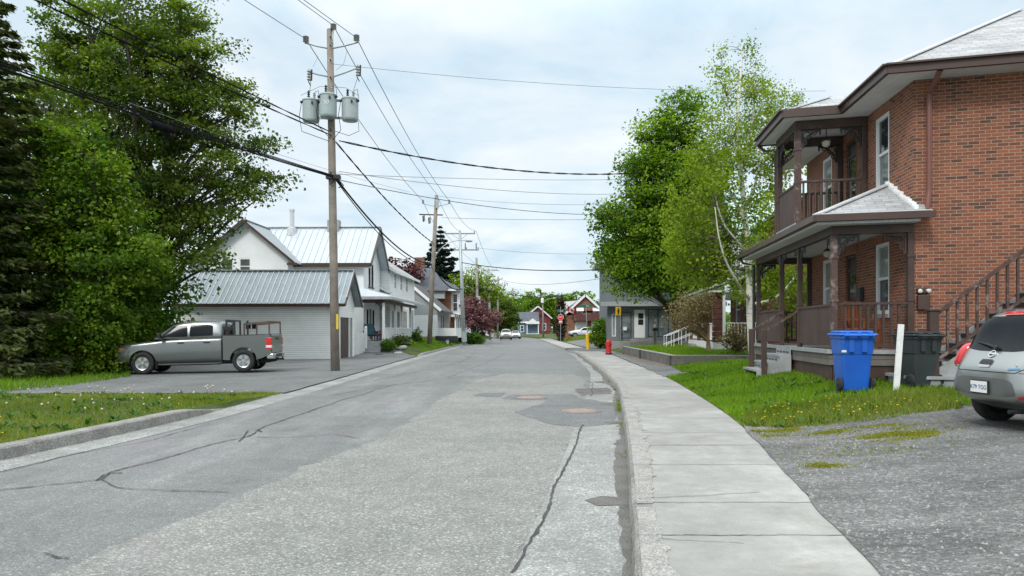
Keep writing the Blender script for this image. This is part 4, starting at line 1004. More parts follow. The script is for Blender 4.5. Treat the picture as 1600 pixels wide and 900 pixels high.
    railing(HM, (fb, 4.35, 0), (-.1, 4.35, 0), 4.2, 5.2, M_brown, t, 11, (.08, .05), .04)
    boarded(HM, (fb, 4.28, 0), (fb, 2.64, 0), 4.1, 5.14, M_brownboard, t)
    # lower veranda
    e0 = (.22, -.42, 3.93); e1 = (-1.97, -.42, 3.93); e2 = (-1.97, 7.55, 3.93); A1 = (0.02, 1.28, 4.80); A2 = (0.02, 5.9, 4.80); e3 = (.02, 7.55, 3.93)
    r = MB(HM)
    for q in ([e0, e1, A1], [e1, e2, A2, A1], [e2, e3, A2]): r.prism([(p[0], p[1], p[2]-.04) for p in q[::-1]], (0, 0, .05))
    pr_ = r.build('porch_roof', M_shingle, t)
    h = MB(HM); h.bar((e1[0], e1[1], 3.96), (A1[0], A1[1], 4.83), .16, .03); h.bar((e0[0]-.06, e0[1]+.05, 3.97), (e1[0], e1[1]+.05, 3.97), .12, .02); h.build('hip_cap', M_flash, pr_)
    ic = MB(HM); rr = random.Random(3)
    for k in range(15):
        f = k/14; p = Vector(e0).lerp(Vector(A1), .12+.85*f); ic.box(-.08, .0, p.y-.05, p.y+.05, p.z-.03, p.z+.06+.05*rr.random(), .015)
    ic.build('wall_flashing', M_white, pr_)
    fascia(HM, [((e0[0], e0[1]-.02, 3.88), (e1[0]-.02, e1[1]-.02, 3.88)), ((e1[0]-.02, e1[1]-.05, 3.88), (e2[0]-.02, e2[1]+.05, 3.88)), ((e2[0], e2[1]+.02, 3.88), (0, 7.57, 3.88))], M_gutterbrown, t, .1, .13, 'porch_gutter')
    s = MB(HM); s.prism([(-1.92, -.37, 3.76), (-.01, -.37, 3.76), (-.01, 7.5, 3.76), (-1.92, 7.5, 3.76)], (0, 0, .05)); s.build('porch_ceiling', M_soffit, t)
    bm2 = MB(HM); bm2.box(-1.57, -1.43, -.07, 7.2, 3.58, 3.755); bm2.box(-1.43, -.02, -.07, .07, 3.58, 3.755); bm2.box(-1.43, -.02, 7.06, 7.2, 3.58, 3.755); bm2.build('porch_beam', M_brown, t)
    for b_ in (0., 2.57, 4.33, 7.12):
        post(-1.5, b_, 1.18, 3.58, M_brown if b_ else M_brownw, .125 if b_ == 0 else .11)
        for dy in (-1, 1):
            if not (b_ == 0 and dy < 0 or b_ > 7 and dy > 0): bracket(HM, (-1.5, b_+dy*.07, 3.57), 0, dy, t, M_black, .36)
        if b_ in (0., 7.12): bracket(HM, (-1.43, b_, 3.57), 1, 0, t, M_black, .42)
    post(-.06, .0, 1.18, 3.58, M_brown, .12); post(-.06, 7.12, 1.18, 3.58, M_brown, .12)
    bracket(HM, (-.13, 0, 3.57), -1, 0, t, M_brown, .42)
    dk = MB(HM); dk.box(-1.66, -.01, -.12, 7.28, 1.1, 1.18); dk.build('porch_deck', M_greypaint, t)
    rim = MB(HM); rim.box(-1.62, -1.56, -.08, 7.24, .86, 1.098); rim.box(-1.56, -.01, -.08, -.03, .86, 1.098); rim.build('deck_rim', lines_mat('weathered_rim', (.135, .115, .10), .14, 'V', .006, .8, .08, .4, .2), t)
    sk = MB(HM); sk.box(-1.58, -1.54, -.04, 7.2, .25, .86); sk.build('porch_skirt', M_brownboard, t)
    sk = MB(HM); sk.box(-1.53, -.02, -.05, -.02, .25, .858); sk.build('porch_skirt', M_brown, t)
    boarded(HM, (-1.5, 2.5, 0), (-1.5, .08, 0), 1.27, 2.1, M_brownboard, t); boarded(HM, (-1.5, 7.05, 0), (-1.5, 4.4, 0), 1.27, 2.1, M_brownboard, t)
    railing(HM, (-1.43, 0, 0), (-.12, 0, 0), 1.18, 2.14, M_brown, t, 9, (.09, .05), .045)
    railing(HM, (-1.43, 7.12, 0), (-.12, 7.12, 0), 1.18, 2.12, M_brown, t, 9, (.09, .05), .045)
    # veranda steps with two posts and slanting rails
    st = MB(HM)
    for k, zt in enumerate((.98, .79, .60)):
        x1 = -1.66-.27*k; st.box(x1-.31, x1, 2.72, 4.2, zt-.05, zt); st.box(x1-.02, x1, 2.76, 4.16, zt-.05+.045, zt+.14)
        st.box(x1-.27, x1+.0, 2.72, 2.77, .3, zt-.05); st.box(x1-.27, x1+.0, 4.15, 4.2, .3, zt-.05)
    st.build('porch_steps', M_greypaint, t)
    vt = MB(HM)
    for k, zt in enumerate((1.07, .88, .69)):
        for j in range(4): vt.box(-1.66-.27*k-.024, -1.66-.27*k-.019, 2.9+.32*j, 3.1+.32*j, zt-.055, zt-.015)
    vt.build('step_vents', M_black, t)
    for b_ in (2.72, 4.2):
        p = MB(HM); p.box(-2.36, -2.24, b_-.06, b_+.06, .25, 1.62, .01); p.build('stair_post', M_brown, t)
        h = MB(HM); h.bar((-2.3, b_, 1.56), (-1.52, b_-(.08 if b_ < 3 else -.08), 2.05), .06, .06); h.build('handrail', M_brownw, t)
    # downspouts
    ds = MB(HM); ds.tube([(.26, -.55, 6.68), (.26, -.3, 6.5), (.26, -.07, 6.35), (.26, -.07, 4.4), (.22, -.1, 4.1), (.14, -.3, 3.98)], .05, 8); ds.build('downspout', mat('red_downspout', (.17, .065, .05), .45, 0, .1), t)
    ds = MB(HM); ds.tube([(-2.0, 4.8, 6.68), (-1.85, 4.75, 6.5), (-1.62, 4.46, 6.42), (-1.62, 4.46, 3.98)], .04, 8); ds.build('downspout', M_gutterbrown, t)
    ds = MB(HM); ds.tube([(-1.99, 7.5, 3.84), (-1.9, 7.4, 3.66), (-1.62, 7.24, 3.58), (-1.62, 7.24, .5)], .04, 8); ds.build('downspout', M_black, t)
    # lamps under the ceilings, wall box with two floodlights, mailbox
    def lamp(a, b_, z, dz):
        q = MB(HM); q.tube([(a, b_, z), (a, b_, z-dz)], .012, 6); q.lathe([(.02, 0), (.09, -.06), (.11, -.07), (.02, -.02)], 12, (a, b_, z-dz+.03)); l = q.build('porch_lamp', M_black, t)
        g = MB(HM); g.lathe([(.07, 0), (.10, -.05), (.085, -.14), (.03, -.17)], 12, (a, b_, z-dz-.02)); g.build('lamp_globe', M_lamp, l)
    lamp(-.75, 3.1, 6.68, .35); lamp(-.75, 3.0, 3.76, .18)
    b = MB(HM); b.box(.05, .27, -.10, -.005, 2.0, 2.3, .015); eb = b.build('meter_box', M_brown, t)
    b = MB(HM); b.box(.05, .27, -.08, -.005, 2.34, 2.44); b.build('lamp_bracket', M_brown, eb)
    for dx in (.10, .21):
        b = MB(HM); b.lathe([(.015, 0), (.036, .05), (.04, .09), (.001, .10)], 12, (dx, -.07, 2.40), (.3 if dx > .15 else -.4, -1, -.25)); b.build('floodlight', M_white, eb)
    b = MB(HM); b.box(-.1, -.01, 2.75, 2.95, 2.3, 2.62, .01); b.build('letter_box', M_black, t)
    # outside stair climbing along the side wall
    zs = .8; st = MB(HM); rr_, rn = .195, .243
    for k in range(15):
        a = .08+rn*k; zt = zs+rr_*(k+1); st.box(a, a+.29, -1.06, -.06, zt-.055, zt); st.box(a+.262, a+.288, -1.02, -.08, zt, zt+.045)
    sw = st.build('side_stair_treads', M_greypaint, t)
    rs = MB(HM)
    for k in range(15):
        a = .08+rn*k; zt = zs+rr_*(k+1); rs.box(a+.25, a+.285, -1.0, -.1, zt+.045, zt+.14)
    rs.build('riser_gap_shade', M_black, sw)  # black boards paint the shade of the open slots between the treads
    sg = MB(HM)
    for y in (-1.09, -.05): sg.prism([(-.1, y, .3), (.3, y, .3), (3.9, y, zs+rr_*15-.15), (3.9, y, zs+rr_*15+.12), (.0, y, zs+.06)], (0, .045, 0))
    sg.build('stringer', M_greypaint, sw)
    n = MB(HM); n.box(-.16, .0, -1.15, -.99, .42, 1.95, .01); n.box(-.18, .02, -1.17, -.97, 1.95, 1.99, .008); n.build('newel_post', M_brown, t)
    bs = MB(HM); bs.box(-.55, .35, -1.2, -.06, .66, .72); bs.box(-.5, .3, -1.16, -.1, .3, .655); bs.build('stair_landing', M_greypaint, t)
    h = MB(HM); h.bar((-.02, -1.07, 1.9), (3.9, -1.07, 1.9+3.92*.802), .09, .06); h.bar((-.02, -1.07, 1.02), (3.9, -1.07, 1.02+3.92*.802), .05, .05)
    for k in range(1, 24):
        a = .0+.165*k; h.bar((a, -1.07, 1.02+a*.802), (a, -1.07, 1.88+a*.802), .04, .04, (1, 0, 0))
    h.build('stair_railing', M_brownw, t)
brick_house()

# ---------------------------------------------------------------- left side of the street
def lM(X, Y, s=.03): return frame(Vector((X, Y, 0)), (s, 1, 0), (-1, s, 0))
def garage():
    M = lM(-9.4, 40); t = T('garage', 'low white sided garage with grey ribbed metal roof behind the pickup', 'garage', (-13, 41, 0))
    w, d = 3.4, 9.3; dh = (.22, 2.95, -.05, 2.28)
    wb, S = body(M, w, d, -.25, 3.08, {'front': [dh], 'A': [(d-5.2, d-4.45, 1.58, 2.05)]}, M_siding, t, 'y', 4.75, .08)
    window(S['A'][0], (d-5.2, d-4.45, 1.58, 2.05), t, fm=M_white, sash='v', fw=.06, deep=.03)
    b = MB(M); b.box(.22, 2.2, .06, .1, -.05, 2.28); dr = b.build('garage_door', M_brown, t)
    b = MB(M); b.box(2.2, 2.4, -.02, .1, -.05, 2.28); b.box(.1, .22, -.02, .05, -.05, 2.4); b.build('door_trim', M_white, dr)
    b = MB(M); b.box(2.4, 2.95, .07, .1, -.05, 2.28); b.build('door_gap', M_black, dr)
    b = MB(M); b.box(1.5, 1.9, -.03, .02, 3.35, 3.85); b.build('gable_vent', M_brown, t)
    gable_roof(M, -.35, w+.35, -.4, d+.3, 3.0, 4.95, 'y', lines_mat('dull_metal_roof', (.29, .335, .355), .30, 'U', .004, .45, .03, .8, .14, (.17, .19, .2), .25), t, .08, .3, rib_m=M_flash)
    fascia(M, [((-.36, -.42, 2.93), (w/2, -.42, 4.86)), ((w+.36, -.42, 2.93), (w/2, -.42, 4.86)), ((-.38, -.4, 2.92), (-.38, d+.3, 2.92))], M_gutterbrown, t, .06, .17)
    c = MB(M); c.box(-.02, .03, d-.06, d+.02, -.2, 3.0); c.build('corner_trim', mat('blue_grey_trim', (.16, .22, .28), .5), t)
garage()
def farmhouse():
    M = lM(-10., 49.6); t = T('farmhouse', 'white house with pale ribbed metal roof and brown trim behind the garage', 'house', (-15, 52, .4))
    w, d = 5.2, 12
    hf = [(1.45, 2.15, 4.6, 6.2), (2.35, 3.05, 4.6, 6.2), (.9, 1.5, 1.2, 3.0), (1.75, 2.5, .95, 3.05), (2.75, 3.35, 1.2, 3.0)]
    wb, S = body(M, w, d, -.1, 6.25, {'front': hf}, M_stucco, t, 'y', 8.65, .1)
    for h in hf[:2]: window(M, h, t, fm=M_brown, sash='h', fw=.09, sill=M_brown)
    for h in (hf[2], hf[4]): window(M, h, t, fm=M_brown, sash=None)
    b = MB(M); b.box(1.75, 2.5, .05, .09, .95, 3.05); b.build('door', M_dkdoor, t)
    gable_roof(M, -.5, w+.5, -.6, d+.4, 6.02, 8.85, 'y', M_metal, t, .08, .42)
    fascia(M, [((-.5, -.62, 5.93), (w/2, -.62, 8.75)), ((w+.5, -.62, 5.93), (w/2, -.62, 8.75)), ((-.53, -.6, 5.92), (-.53, 4.7, 5.92))], M_gutterbrown, t, .07, .26)
    b = MB(M); b.box(-.48, .0, -.55, 4.7, 5.75, 5.84); b.build('soffit', M_soffit, t)
    # wing with the gable towards the camera
    Mw = sub(M, (-1.6, 10.2, 0), (0, -1, 0), (1, 0, 0)); ww = 5.6
    hw = [(1.15, 2.0, 5.2, 6.3), (2.35, 3.15, 5.2, 6.3)]
    wb2, S2 = body(Mw, ww, 1.7, -.1, 6.3, {'front': hw}, M_stucco, t, 'y', 8.6, .1, 'wing_wall')
    for h in hw: window(Mw, h, t, fm=M_white, sash='h', gm=M_glassg, fw=.09, sill=M_white)
    gable_roof(Mw, -.55, ww+.55, -.5, 4.2, 6.0, 8.75, 'y', M_metal, t, .08, .42, 'wing_roof')
    fascia(Mw, [((-.55, -.52, 5.93), (ww/2, -.52, 8.68)), ((ww+.55, -.52, 5.93), (ww/2, -.52, 8.68)), ((ww+.1, -.5, 5.85), (ww+.75, -.5, 5.85))], M_gutterbrown, t, .07, .17)
    b = MB(M); b.lathe([(.16, 8.3), (.16, 9.95), (.19, 9.95), (.19, 10.1), (.001, 10.1)], 12, (2.2, 5.6, 0)); b.lathe([(.36, 8.2), (.34, 8.75), (.2, 8.8)], 12, (2.2, 5.6, 0)); b.build('chimney_pipe', M_flash, t)
    b = MB(M); b.box(2.2, 2.9, 2.3, 3.1, 8.5, 9.35); b.build('roof_vent', M_greywall, t)
    # porch along the street front
    Mp = lM(-8.2, 47.3); L_ = 13.2
    dk = MB(Mp); dk.box(0, L_, -.1, 1.9, .72, .86); dk.build('porch_deck', M_greypaint, t)
    sk = MB(Mp); sk.box(1.9, L_, -.06, -.02, .0, .72); sk.box(-.02, 0.02, 1.5, 1.9, 0, .72); sk.build('porch_skirt', M_white, t)
    r = MB(Mp); r.prism([(-.4, -.55, 3.66), (L_+.3, -.55, 3.66), (L_+.3, 2.2, 4.45), (.9, 2.2, 4.45)], (0, 0, .06)); r.prism([(-.4, -.55, 3.66), (.9, 2.2, 4.45), (-.4, 3.6, 3.66)], (0, 0, .06)); r.build('porch_roof', M_metal, t)
    fascia(Mp, [((-.42, -.57, 3.62), (L_+.3, -.57, 3.62)), ((-.42, -.57, 3.62), (-.42, 3.6, 3.62))], mat('porch_gutter_grey', (.42, .42, .4), .5), t, .07, .17)
    bm = MB(Mp); bm.box(-.05, L_, .0, .12, 3.32, 3.54); bm.box(-.05, .07, .12, 2.4, 3.32, 3.54); bm.build('porch_beam', M_brown, t)
    for x in (.05, 4.0, 6.6, 10.3):
        p = MB(Mp); p.box(x-.08, x+.08, -.02, .14, .86, 3.32, .01); p.build('porch_column', M_white, t)
        for dx in (-1, 1):
            if x > .5 or dx > 0: bracket(Mp, (x+dx*.08, .06, 3.32), dx, 0, t, M_brown, .42)
    bracket(Mp, (.05, .14, 3.32), 0, 1, t, M_brown, .45)
    for x0, x1 in ((.1, 4.), (4., 6.6), (6.6, 10.3)): railing(Mp, (x0, .06, 0), (x1, .06, 0), .86, 1.7, M_white, t, int((x1-x0)*7), (.09, .06), .05)
    st = MB(Mp)
    for k in range(3): st.box(-.3-.3*k, .02-.3*k, .1, 1.75, .62-.2*k-.07, .62-.2*k); st.box(-.02-.3*k, 0.-.3*k, .12, 1.73, .62-.2*k-.2, .62-.2*k+.16)
    st.build('porch_steps', M_greypaint, t)
farmhouse()
def siding_house():
    M = lM(-9.15, 55.2); t = T('siding_house', 'white sided house with a row of three upstairs windows above the porch', 'house', (-12, 60, .4))
    w, d = 11.2, 7
    up = [(1.7, 2.6, 4.75, 6.0), (4.3, 5.2, 4.75, 6.0), (6.9, 7.8, 4.75, 6.0)]
    low = [(.7, 2.0, 1.2, 3.1), (2.5, 4.2, 1.2, 3.1), (4.7, 7.4, 1.1, 3.2)]
    wb, S = body(M, w, d, -.1, 6.15, {'front': up+low}, M_siding, t, 'x', 8.3, .1)
    for h in up: window(M, h, t, fm=M_white, gm=M_glassb, sash='h', fw=.09)
    for h in low[:2]: window(M, h, t, fm=M_white, gm=M_glassb, sash='v', fw=.08)
    m, nt, N, L, B = nodes_of('stained_glass'); tc = N.new('ShaderNodeTexCoord').outputs['Object']
    vo = N.new('ShaderNodeTexVoronoi'); vo.inputs['Scale'].default_value = 2.2; L.new(tc, vo.inputs[0])
    cs = N.new('ShaderNodeSeparateColor'); L.new(vo.outputs['Color'], cs.inputs[0])
    L.new(ramp(N, L, cs.outputs[0], [(0, (.30, .42, .40)), (.3, (.42, .5, .48)), (.5, (.45, .12, .12)), (.65, (.1, .16, .12)), (.8, (.4, .3, .2)), (1, (.35, .48, .5))], 'CONSTANT').outputs[0], B.inputs['Base Color']); B.inputs['Roughness'].default_value = .1
    f = window(M, low[2], t, fm=M_white, gm=m, sash='v', fw=.09)
    gable_roof(M, -.25, w+.35, -.45, d+.45, 6.0, 8.5, 'x', M_shingle, t, .12)
    fascia(M, [((-.27, -.47, 5.94), (w+.35, -.47, 5.94)), ((-.27, -.47, 5.94), (-.27, d/2, 8.4))], M_white, t, .06, .2)
    g = MB(M); g.prism([(-.05, .0, 4.3), (-.05, 2.6, 5.6), (-.05, 2.6, 5.75), (-.05, -.25, 4.35)], (-.4, 0, 0)); g.build('lean_to_trim', M_white, t)
    p = MB(M); p.box(9.4, 10.4, -.06, .02, .6, 3.3); p.build('side_panel', M_greywall, t)
siding_house()
def cottage():
    M = frame(Vector((-13.1, 70, 0)), (1, -.02, 0)); t = T('cottage', 'low white cottage with grey gable and dark roof behind the leaning pole', 'house', (-10, 74, .7))
    w, d = 6.0, 11
    wb, S = body(M, w, d, .3, 3.65, {'B': [(3.2, 4.2, 1.2, 3.1), (5, 6, .9, 3.)]}, M_siding2, t, 'none')
    g = MB(M); g.poly([(0, 0, 3.65), (w, 0, 3.65), (w/2, 0, 6.1)]); g.box(.0, w-.0, -.02, .0, 3.0, 3.66); g.build('gable_panel', M_greyshade, t)
    gable_roof(M, -.4, w+.4, -.35, d, 3.45, 6.35, 'y', M_dkshingle, t, .14)
    fascia(M, [((w+.4, -.38, 3.4), (w/2, -.38, 6.28)), ((-.4, -.38, 3.4), (w/2, -.38, 6.28))], M_white, t, .07, .26)
    b = MB(M); b.box(-.02, w+.02, -.03, 0, .5, .95); b.build('foundation', M_found, t)
    b = MB(M); b.box(4.1, 4.3, -.09, -.02, 1.6, 1.9); b.build('meter_box', M_greywall, t)
    FB = S['B'][0]; window(FB, (3.2, 4.2, 1.2, 3.1), t, sash='h'); b = MB(FB); b.box(5, 6, .05, .1, .9, 3.); b.build('door', mat('red_door', (.2, .04, .03), .5), t)
    # street porch
    r = MB(M); r.prism([(w, .5, 3.35), (w+1.9, .5, 2.95), (w+1.9, d-.5, 2.95), (w, d-.5, 3.35)], (0, 0, .1)); r.build('porch_roof', M_dkshingle, t)
    dk = MB(M); dk.box(w, w+1.7, 1.0, d-1, .8, .95); dk.box(w, w+1.65, 1.05, 1.12, .95, 1.75); dk.box(w+1.6, w+1.68, 1.05, d-1, .95, 1.75); dk.build('porch_deck', M_white, t)
    for y in (1.1, 3.2, 5.4, 7.6, 9.8):
        p = MB(M); p.box(w+1.56, w+1.7, y-.08, y+.08, .95, 3.0); p.build('porch_column', M_white, t)
cottage()
def slate_house():
    M = frame(Vector((-14.6, 84, 0)), (1, 0, 0)); t = T('slate_house', 'brick house with tall blue slate hip roof and white bay window', 'house', (-10, 88, .7))
    w, d = 7.6, 9; 
    wb, S = body(M, w, d, .3, 6.2, {}, M_brick2, t)
    r = MB(M); z = 6.1; x0, x1, y0, y1 = -.5, w+.6, -.5, d+.5; tp = [(x0+3.3, y0+3.6, 8.9), (x1-3.3, y0+3.6, 8.9), (x1-3.3, y1-3.6, 8.9), (x0+3.3, y1-3.6, 8.9)]; e = [(x0, y0, z), (x1, y0, z), (x1, y1, z), (x0, y1, z)]
    for k in range(4): r.poly([e[k], e[(k+1) % 4], tp[(k+1) % 4], tp[k]])
    r.poly(tp); r.poly(e[::-1]); r.build('roof', M_slate, t)
    fascia(M, [((x0, y0, z), (x1, y0, z)), ((x1, y0, z), (x1, y1, z))], M_white, t, .1, .22)
    c = MB(M); c.box(3., 4.1, 3.6, 4.5, 8.6, 10.2); c.build('chimney', M_brick2, t)
    # gabled wall dormer and bay on the street side
    b = MB(M); b.box(w, w+1.0, .4, 3.4, 3.0, 6.0); by = b.build('bay', M_white, t)
    for y0_, y1_ in ((.7, 1.6), (2.1, 3.)): window(sub(M, (w+1., 0, 0), (0, 1, 0), (-1, 0, 0)), (y0_, y1_, 3.8, 5.7), by, deep=-.01)
    window(sub(M, (0, .4, 0), (1, 0, 0), (0, 1, 0)), (w+.22, w+.78, 3.7, 5.7), by, deep=-.01, fw=.06)
    r = MB(M); r.prism([(w-.3, .1, 6.0), (w+1.3, .1, 6.0), (w+.2, 1.9, 7.0)], (0, .01, 0)); r.poly([(w-1, .1, 6.02), (w+1.3, .1, 6.02), (w-.6, 1.9, 7.3)]); r.poly([(w+1.3, .1, 6.02), (w+1.3, 3.7, 6.02), (w-.6, 1.9, 7.3)]); r.build('bay_roof', M_slate, t)
    p = MB(M); p.box(3.2, 7.0, -1.2, -.02, 5.1, 5.9); p.build('side_dormer', M_greyshade, t)
    r = MB(M); r.prism([(2.9, -1.5, 5.9), (7.3, -1.5, 5.9), (7.3, 0., 6.4), (2.9, 0., 6.4)], (0, 0, .1)); r.build('dormer_roof', M_dkshingle, t)
    dk = MB(M); dk.box(w, w+1.9, .3, 8, .8, .95); dk.box(w+1.0, w+1.9, .28, .34, .95, 1.8); dk.box(w+1.84, w+1.9, .34, 8, .95, 1.8); dk.build('porch_deck', M_white, t)
    r = MB(M); r.prism([(w, 0, 3.1), (w+2.1, 0, 2.95), (w+2.1, 8.2, 2.95), (w, 8.2, 3.1)], (0, 0, .14)); r.build('porch_roof', M_white, t)
    for y in (.35, 2.4, 4.5, 7.9):
        p = MB(M); p.box(w+1.72, w+1.88, y-.08, y+.08, .95, 2.95); p.build('porch_column', M_white, t)
slate_house()
def simple_house(name, label, M, w, d, z0, ze, zr_, wall, roof, axis='y', holes=None, over=.35, trim=None, cat='house', base=None):
    t = T(name, label, cat, M @ Vector((w/2, d/2, z0))); holes = holes or {}
    wb, S = body(M, w, d, z0-.4, ze, {k: [h[:4] for h in v] for k, v in holes.items()}, wall, t, axis, zr_)
    for k, v in holes.items():
        for h in v:
            if len(h) > 4 and h[4] == 'door': b = MB(S[k][0]); b.box(h[0], h[1], .04, .08, h[2], h[3]); b.build('door', h[5], t)
            else: window(S[k][0], h[:4], t, fw=.12, deep=.03, gm=M_glass)
    if axis == 'y': sl = (zr_-ze)/(w/2); gable_roof(M, -over, w+over, -over, d+over, ze-sl*over+.1, zr_+.1, 'y', roof, t, .14); fs = [((-over, -over-.03, ze-sl*over+.04), (w/2, -over-.03, zr_+.06)), ((w+over, -over-.03, ze-sl*over+.04), (w/2, -over-.03, zr_+.06))]
    else: sl = (zr_-ze)/(d/2); gable_roof(M, -over, w+over, -over, d+over, ze-sl*over+.1, zr_+.1, 'x', roof, t, .14); fs = [((-over, -over-.03, ze-sl*over+.04), (w+over, -over-.03, ze-sl*over+.04))]
    fascia(M, fs, trim or M_white, t, .08, .3)
    return t, S
simple_house('shed', 'small grey gabled shed at the kerb beyond the pink crabapple', frame(Vector((-9.0, 146, 0)), (1, 0, 0)), 5.4, 7, .2, 3.4, 5.2, lines_mat('grey_siding', (.42, .42, .40), .2, 'V', .01, .6), M_dkshingle, holes={'front': [(3.2, 4.9, .2, 2.6, 'door', M_white)]}, cat='shed')
bt, bS = simple_house('bungalow', 'small blue bungalow with white porch at the end of the street', frame(Vector((1.4, 172, 0)), (1, 0, 0)), 4.6, 7, 0., 3.5, 5.7, lines_mat('blue_siding', (.10, .17, .25), .2, 'V', .01, .6), M_slate, 'x', {'front': [(.5, 1.4, 1.1, 2.6)]})
b = MB(frame(Vector((1.4, 172, 0)), (1, 0, 0))); b.box(1.9, 4.9, -1.6, -.1, .3, .7); b.box(2.0, 2.2, -1.55, -1.4, .7, 2.9); b.box(4.6, 4.8, -1.55, -1.4, .7, 2.9); b.prism([(1.7, -1.8, 2.9), (5.1, -1.8, 2.9), (3.4, -1.8, 4.2)], (0, 2.2, 0)); b.build('porch', M_white, bt)
simple_house('red_house', 'dark red gabled house with black roof at the end of the street', frame(Vector((3.2, 182, 0)), (1, .12, 0)), 6.4, 10, .2, 4.6, 7.3, lines_mat('red_siding', (.16, .022, .03), .2, 'V', .01, .6), M_dkshingle, holes={'front': [(4.3, 5.3, 1.4, 3.2), (.9, 1.7, 4.2, 5.4)]})
def flag_house():
    M = frame(Vector((7.5, 106, 0)), (1, 0, 0)); t, S = simple_house('gabled_brick_house', 'brown brick gabled house with two white garage doors and dark red balcony', M, 6.1, 9, .5, 3.7, 6.5, M_brick2, M_dkshingle,
        holes={'front': [(1.55, 3.2, .4, 2.75, 'door', M_white), (3.9, 5.6, .4, 2.75, 'door', M_white), (1.85, 2.7, 3.75, 4.3), (4.2, 5.1, 3.75, 4.3)]})
    b = MB(M); b.box(1.3, 5.3, -1.1, -.1, 2.85, 4.0); b.build('balcony', lines_mat('red_brown_boards', (.10, .03, .025), .15, 'U', .01, .6), t)
    for x in (1.75, 4.1):
        b = MB(M); b.prism([(x, -.02, 4.75), (x, -.5, 4.35), (x, -.5, 4.25), (x, -.02, 4.3)], (1.05, 0, 0)); b.build('awning', M_white, t)
    b = MB(M); b.box(1.9, 2.75, .01, .035, 1.35, 1.75); b.build('garage_door_window', M_glass, t)
    b = MB(M); b.prism([(-.5, 2, 4.0), (2.2, 2, 5.9), (-.5, 2, 5.6)], (0, 4, 0)); b.build('side_dormer', M_white, t)
    b = MB(M); b.tube([(-.1, -.1, 3.3), (-.1, -.1, .5)], .06, 6); b.build('downspout', M_white, t)
    # flag hung from a slanting pole at the corner
    f = T('wall_flag', 'red and white maple leaf flag on a slanting staff at the brown house corner', 'flag', (7.2, 105.2, 3.5))
    A = Vector((7.62, 105.9, 3.1)); Bp = Vector((7.95, 104.5, 5.0)); b = MB(); b.tube([A, Bp], .025, 6); b.build('staff', M_white, f)
    # cloth: three bands hanging from the staff, leaf in the middle
    O = Vector((7.94, 104.5, 4.95)); ux = (A-Bp).normalized(); uy = Vector((.8, -.1, -.38)).normalized()*1.0
    def cp(u, v): return O+uy*(u*1.35)+ux*(v*.85)+Vector((0, .07*math.sin(u*6+v*2), 0))
    for u0, u1, m in ((0, .25, 'r'), (.25, .75, 'w'), (.75, 1, 'r')):
        b = MB(); b.grid([[cp(lerp(u0, u1, i/4), j/5) for i in range(5)] for j in range(6)]); o = b.build('cloth_band', mat('flag_red', (.55, .02, .03), .7) if m == 'r' else M_white, f)
    leaf = [(0, .42), (.06, .3), (.14, .34), (.11, .12), (.22, .22), (.25, .16), (.37, .18), (.33, .06), (.38, 0), (.2, -.14), (.22, -.22), (.03, -.19), (.03, -.36)]
    leaf = leaf+[(-x, y) for x, y in leaf[::-1] if x > 0]
    for s_ in (.015, -.015):
        b = MB(); b.poly([cp(.5+x*.52, .5-y*.95)+Vector((0, -s_, 0)) for x, y in leaf]); b.build('maple_leaf', mat('flag_red', (.55, .02, .03), .7), f)
flag_house()
def grey_shop():
    M = frame(Vector((7.0, 54, 0)), (1, -.04, 0)); t = T('shop_building', 'flat grey-blue two-storey shop building with white door behind the maple', 'building', (10, 57, .6))
    w, d = 8.5, 7.5; z0 = .55; hf = [(.32, .62, 1.1, 2.75), (1.0, 1.75, .95, 2.9), (1.95, 2.75, 1.0, 3.05), (2.95, 5.2, 1.05, 3.1), (5.35, 7.2, 1.05, 3.1)]
    wb, S = body(M, w, d, 0, 6.5, {'front': hf}, M_bluegrey, t, reveal=.15)
    window(M, hf[0], t, sash=None, gm=M_glassb, fw=.05); window(M, hf[1], t, fm=M_black, sash=None, gm=M_glassc, fw=.05)
    for h in hf[3:]: window(M, h, t, fm=M_black, sash='v', nv=2, gm=M_glassc, fw=.05)
    b = MB(M); b.box(1.95, 2.75, .03, .08, 1.0, 3.05); d_ = b.build('door', M_white, t)
    b = MB(M); b.box(2.25, 2.62, .01, .03, 1.95, 2.35); b.box(2.25, 2.62, .01, .03, 2.4, 2.8); b.build('pane', M_glass, d_)
    b = MB(M); b.box(-.5, w, -.75, -.005, 3.3, 3.62); b.build('canopy', M_greywall, t)
    b = MB(M); b.box(-.6, w, -.35, d, 6.5, 6.8); b.box(-.35, w, -.05, d, 6.8, 6.86); b.build('roof_edge', M_greywall, t)
    b = MB(M); b.box(.2, w, -1.1, 0, .2, .75); b.box(1.6, 3.2, -.6, -.01, .752, .95); b.build('entrance_step', M_found, t)
    b = MB(M); b.box(.9, 1.0, -.25, -.14, .75, 1.65); b.build('entrance_post', M_black, t); b = MB(M); b.box(1.15, 1.4, -.12, -.02, 1.55, 1.8); b.build('letter_box', M_white, t)
grey_shop()
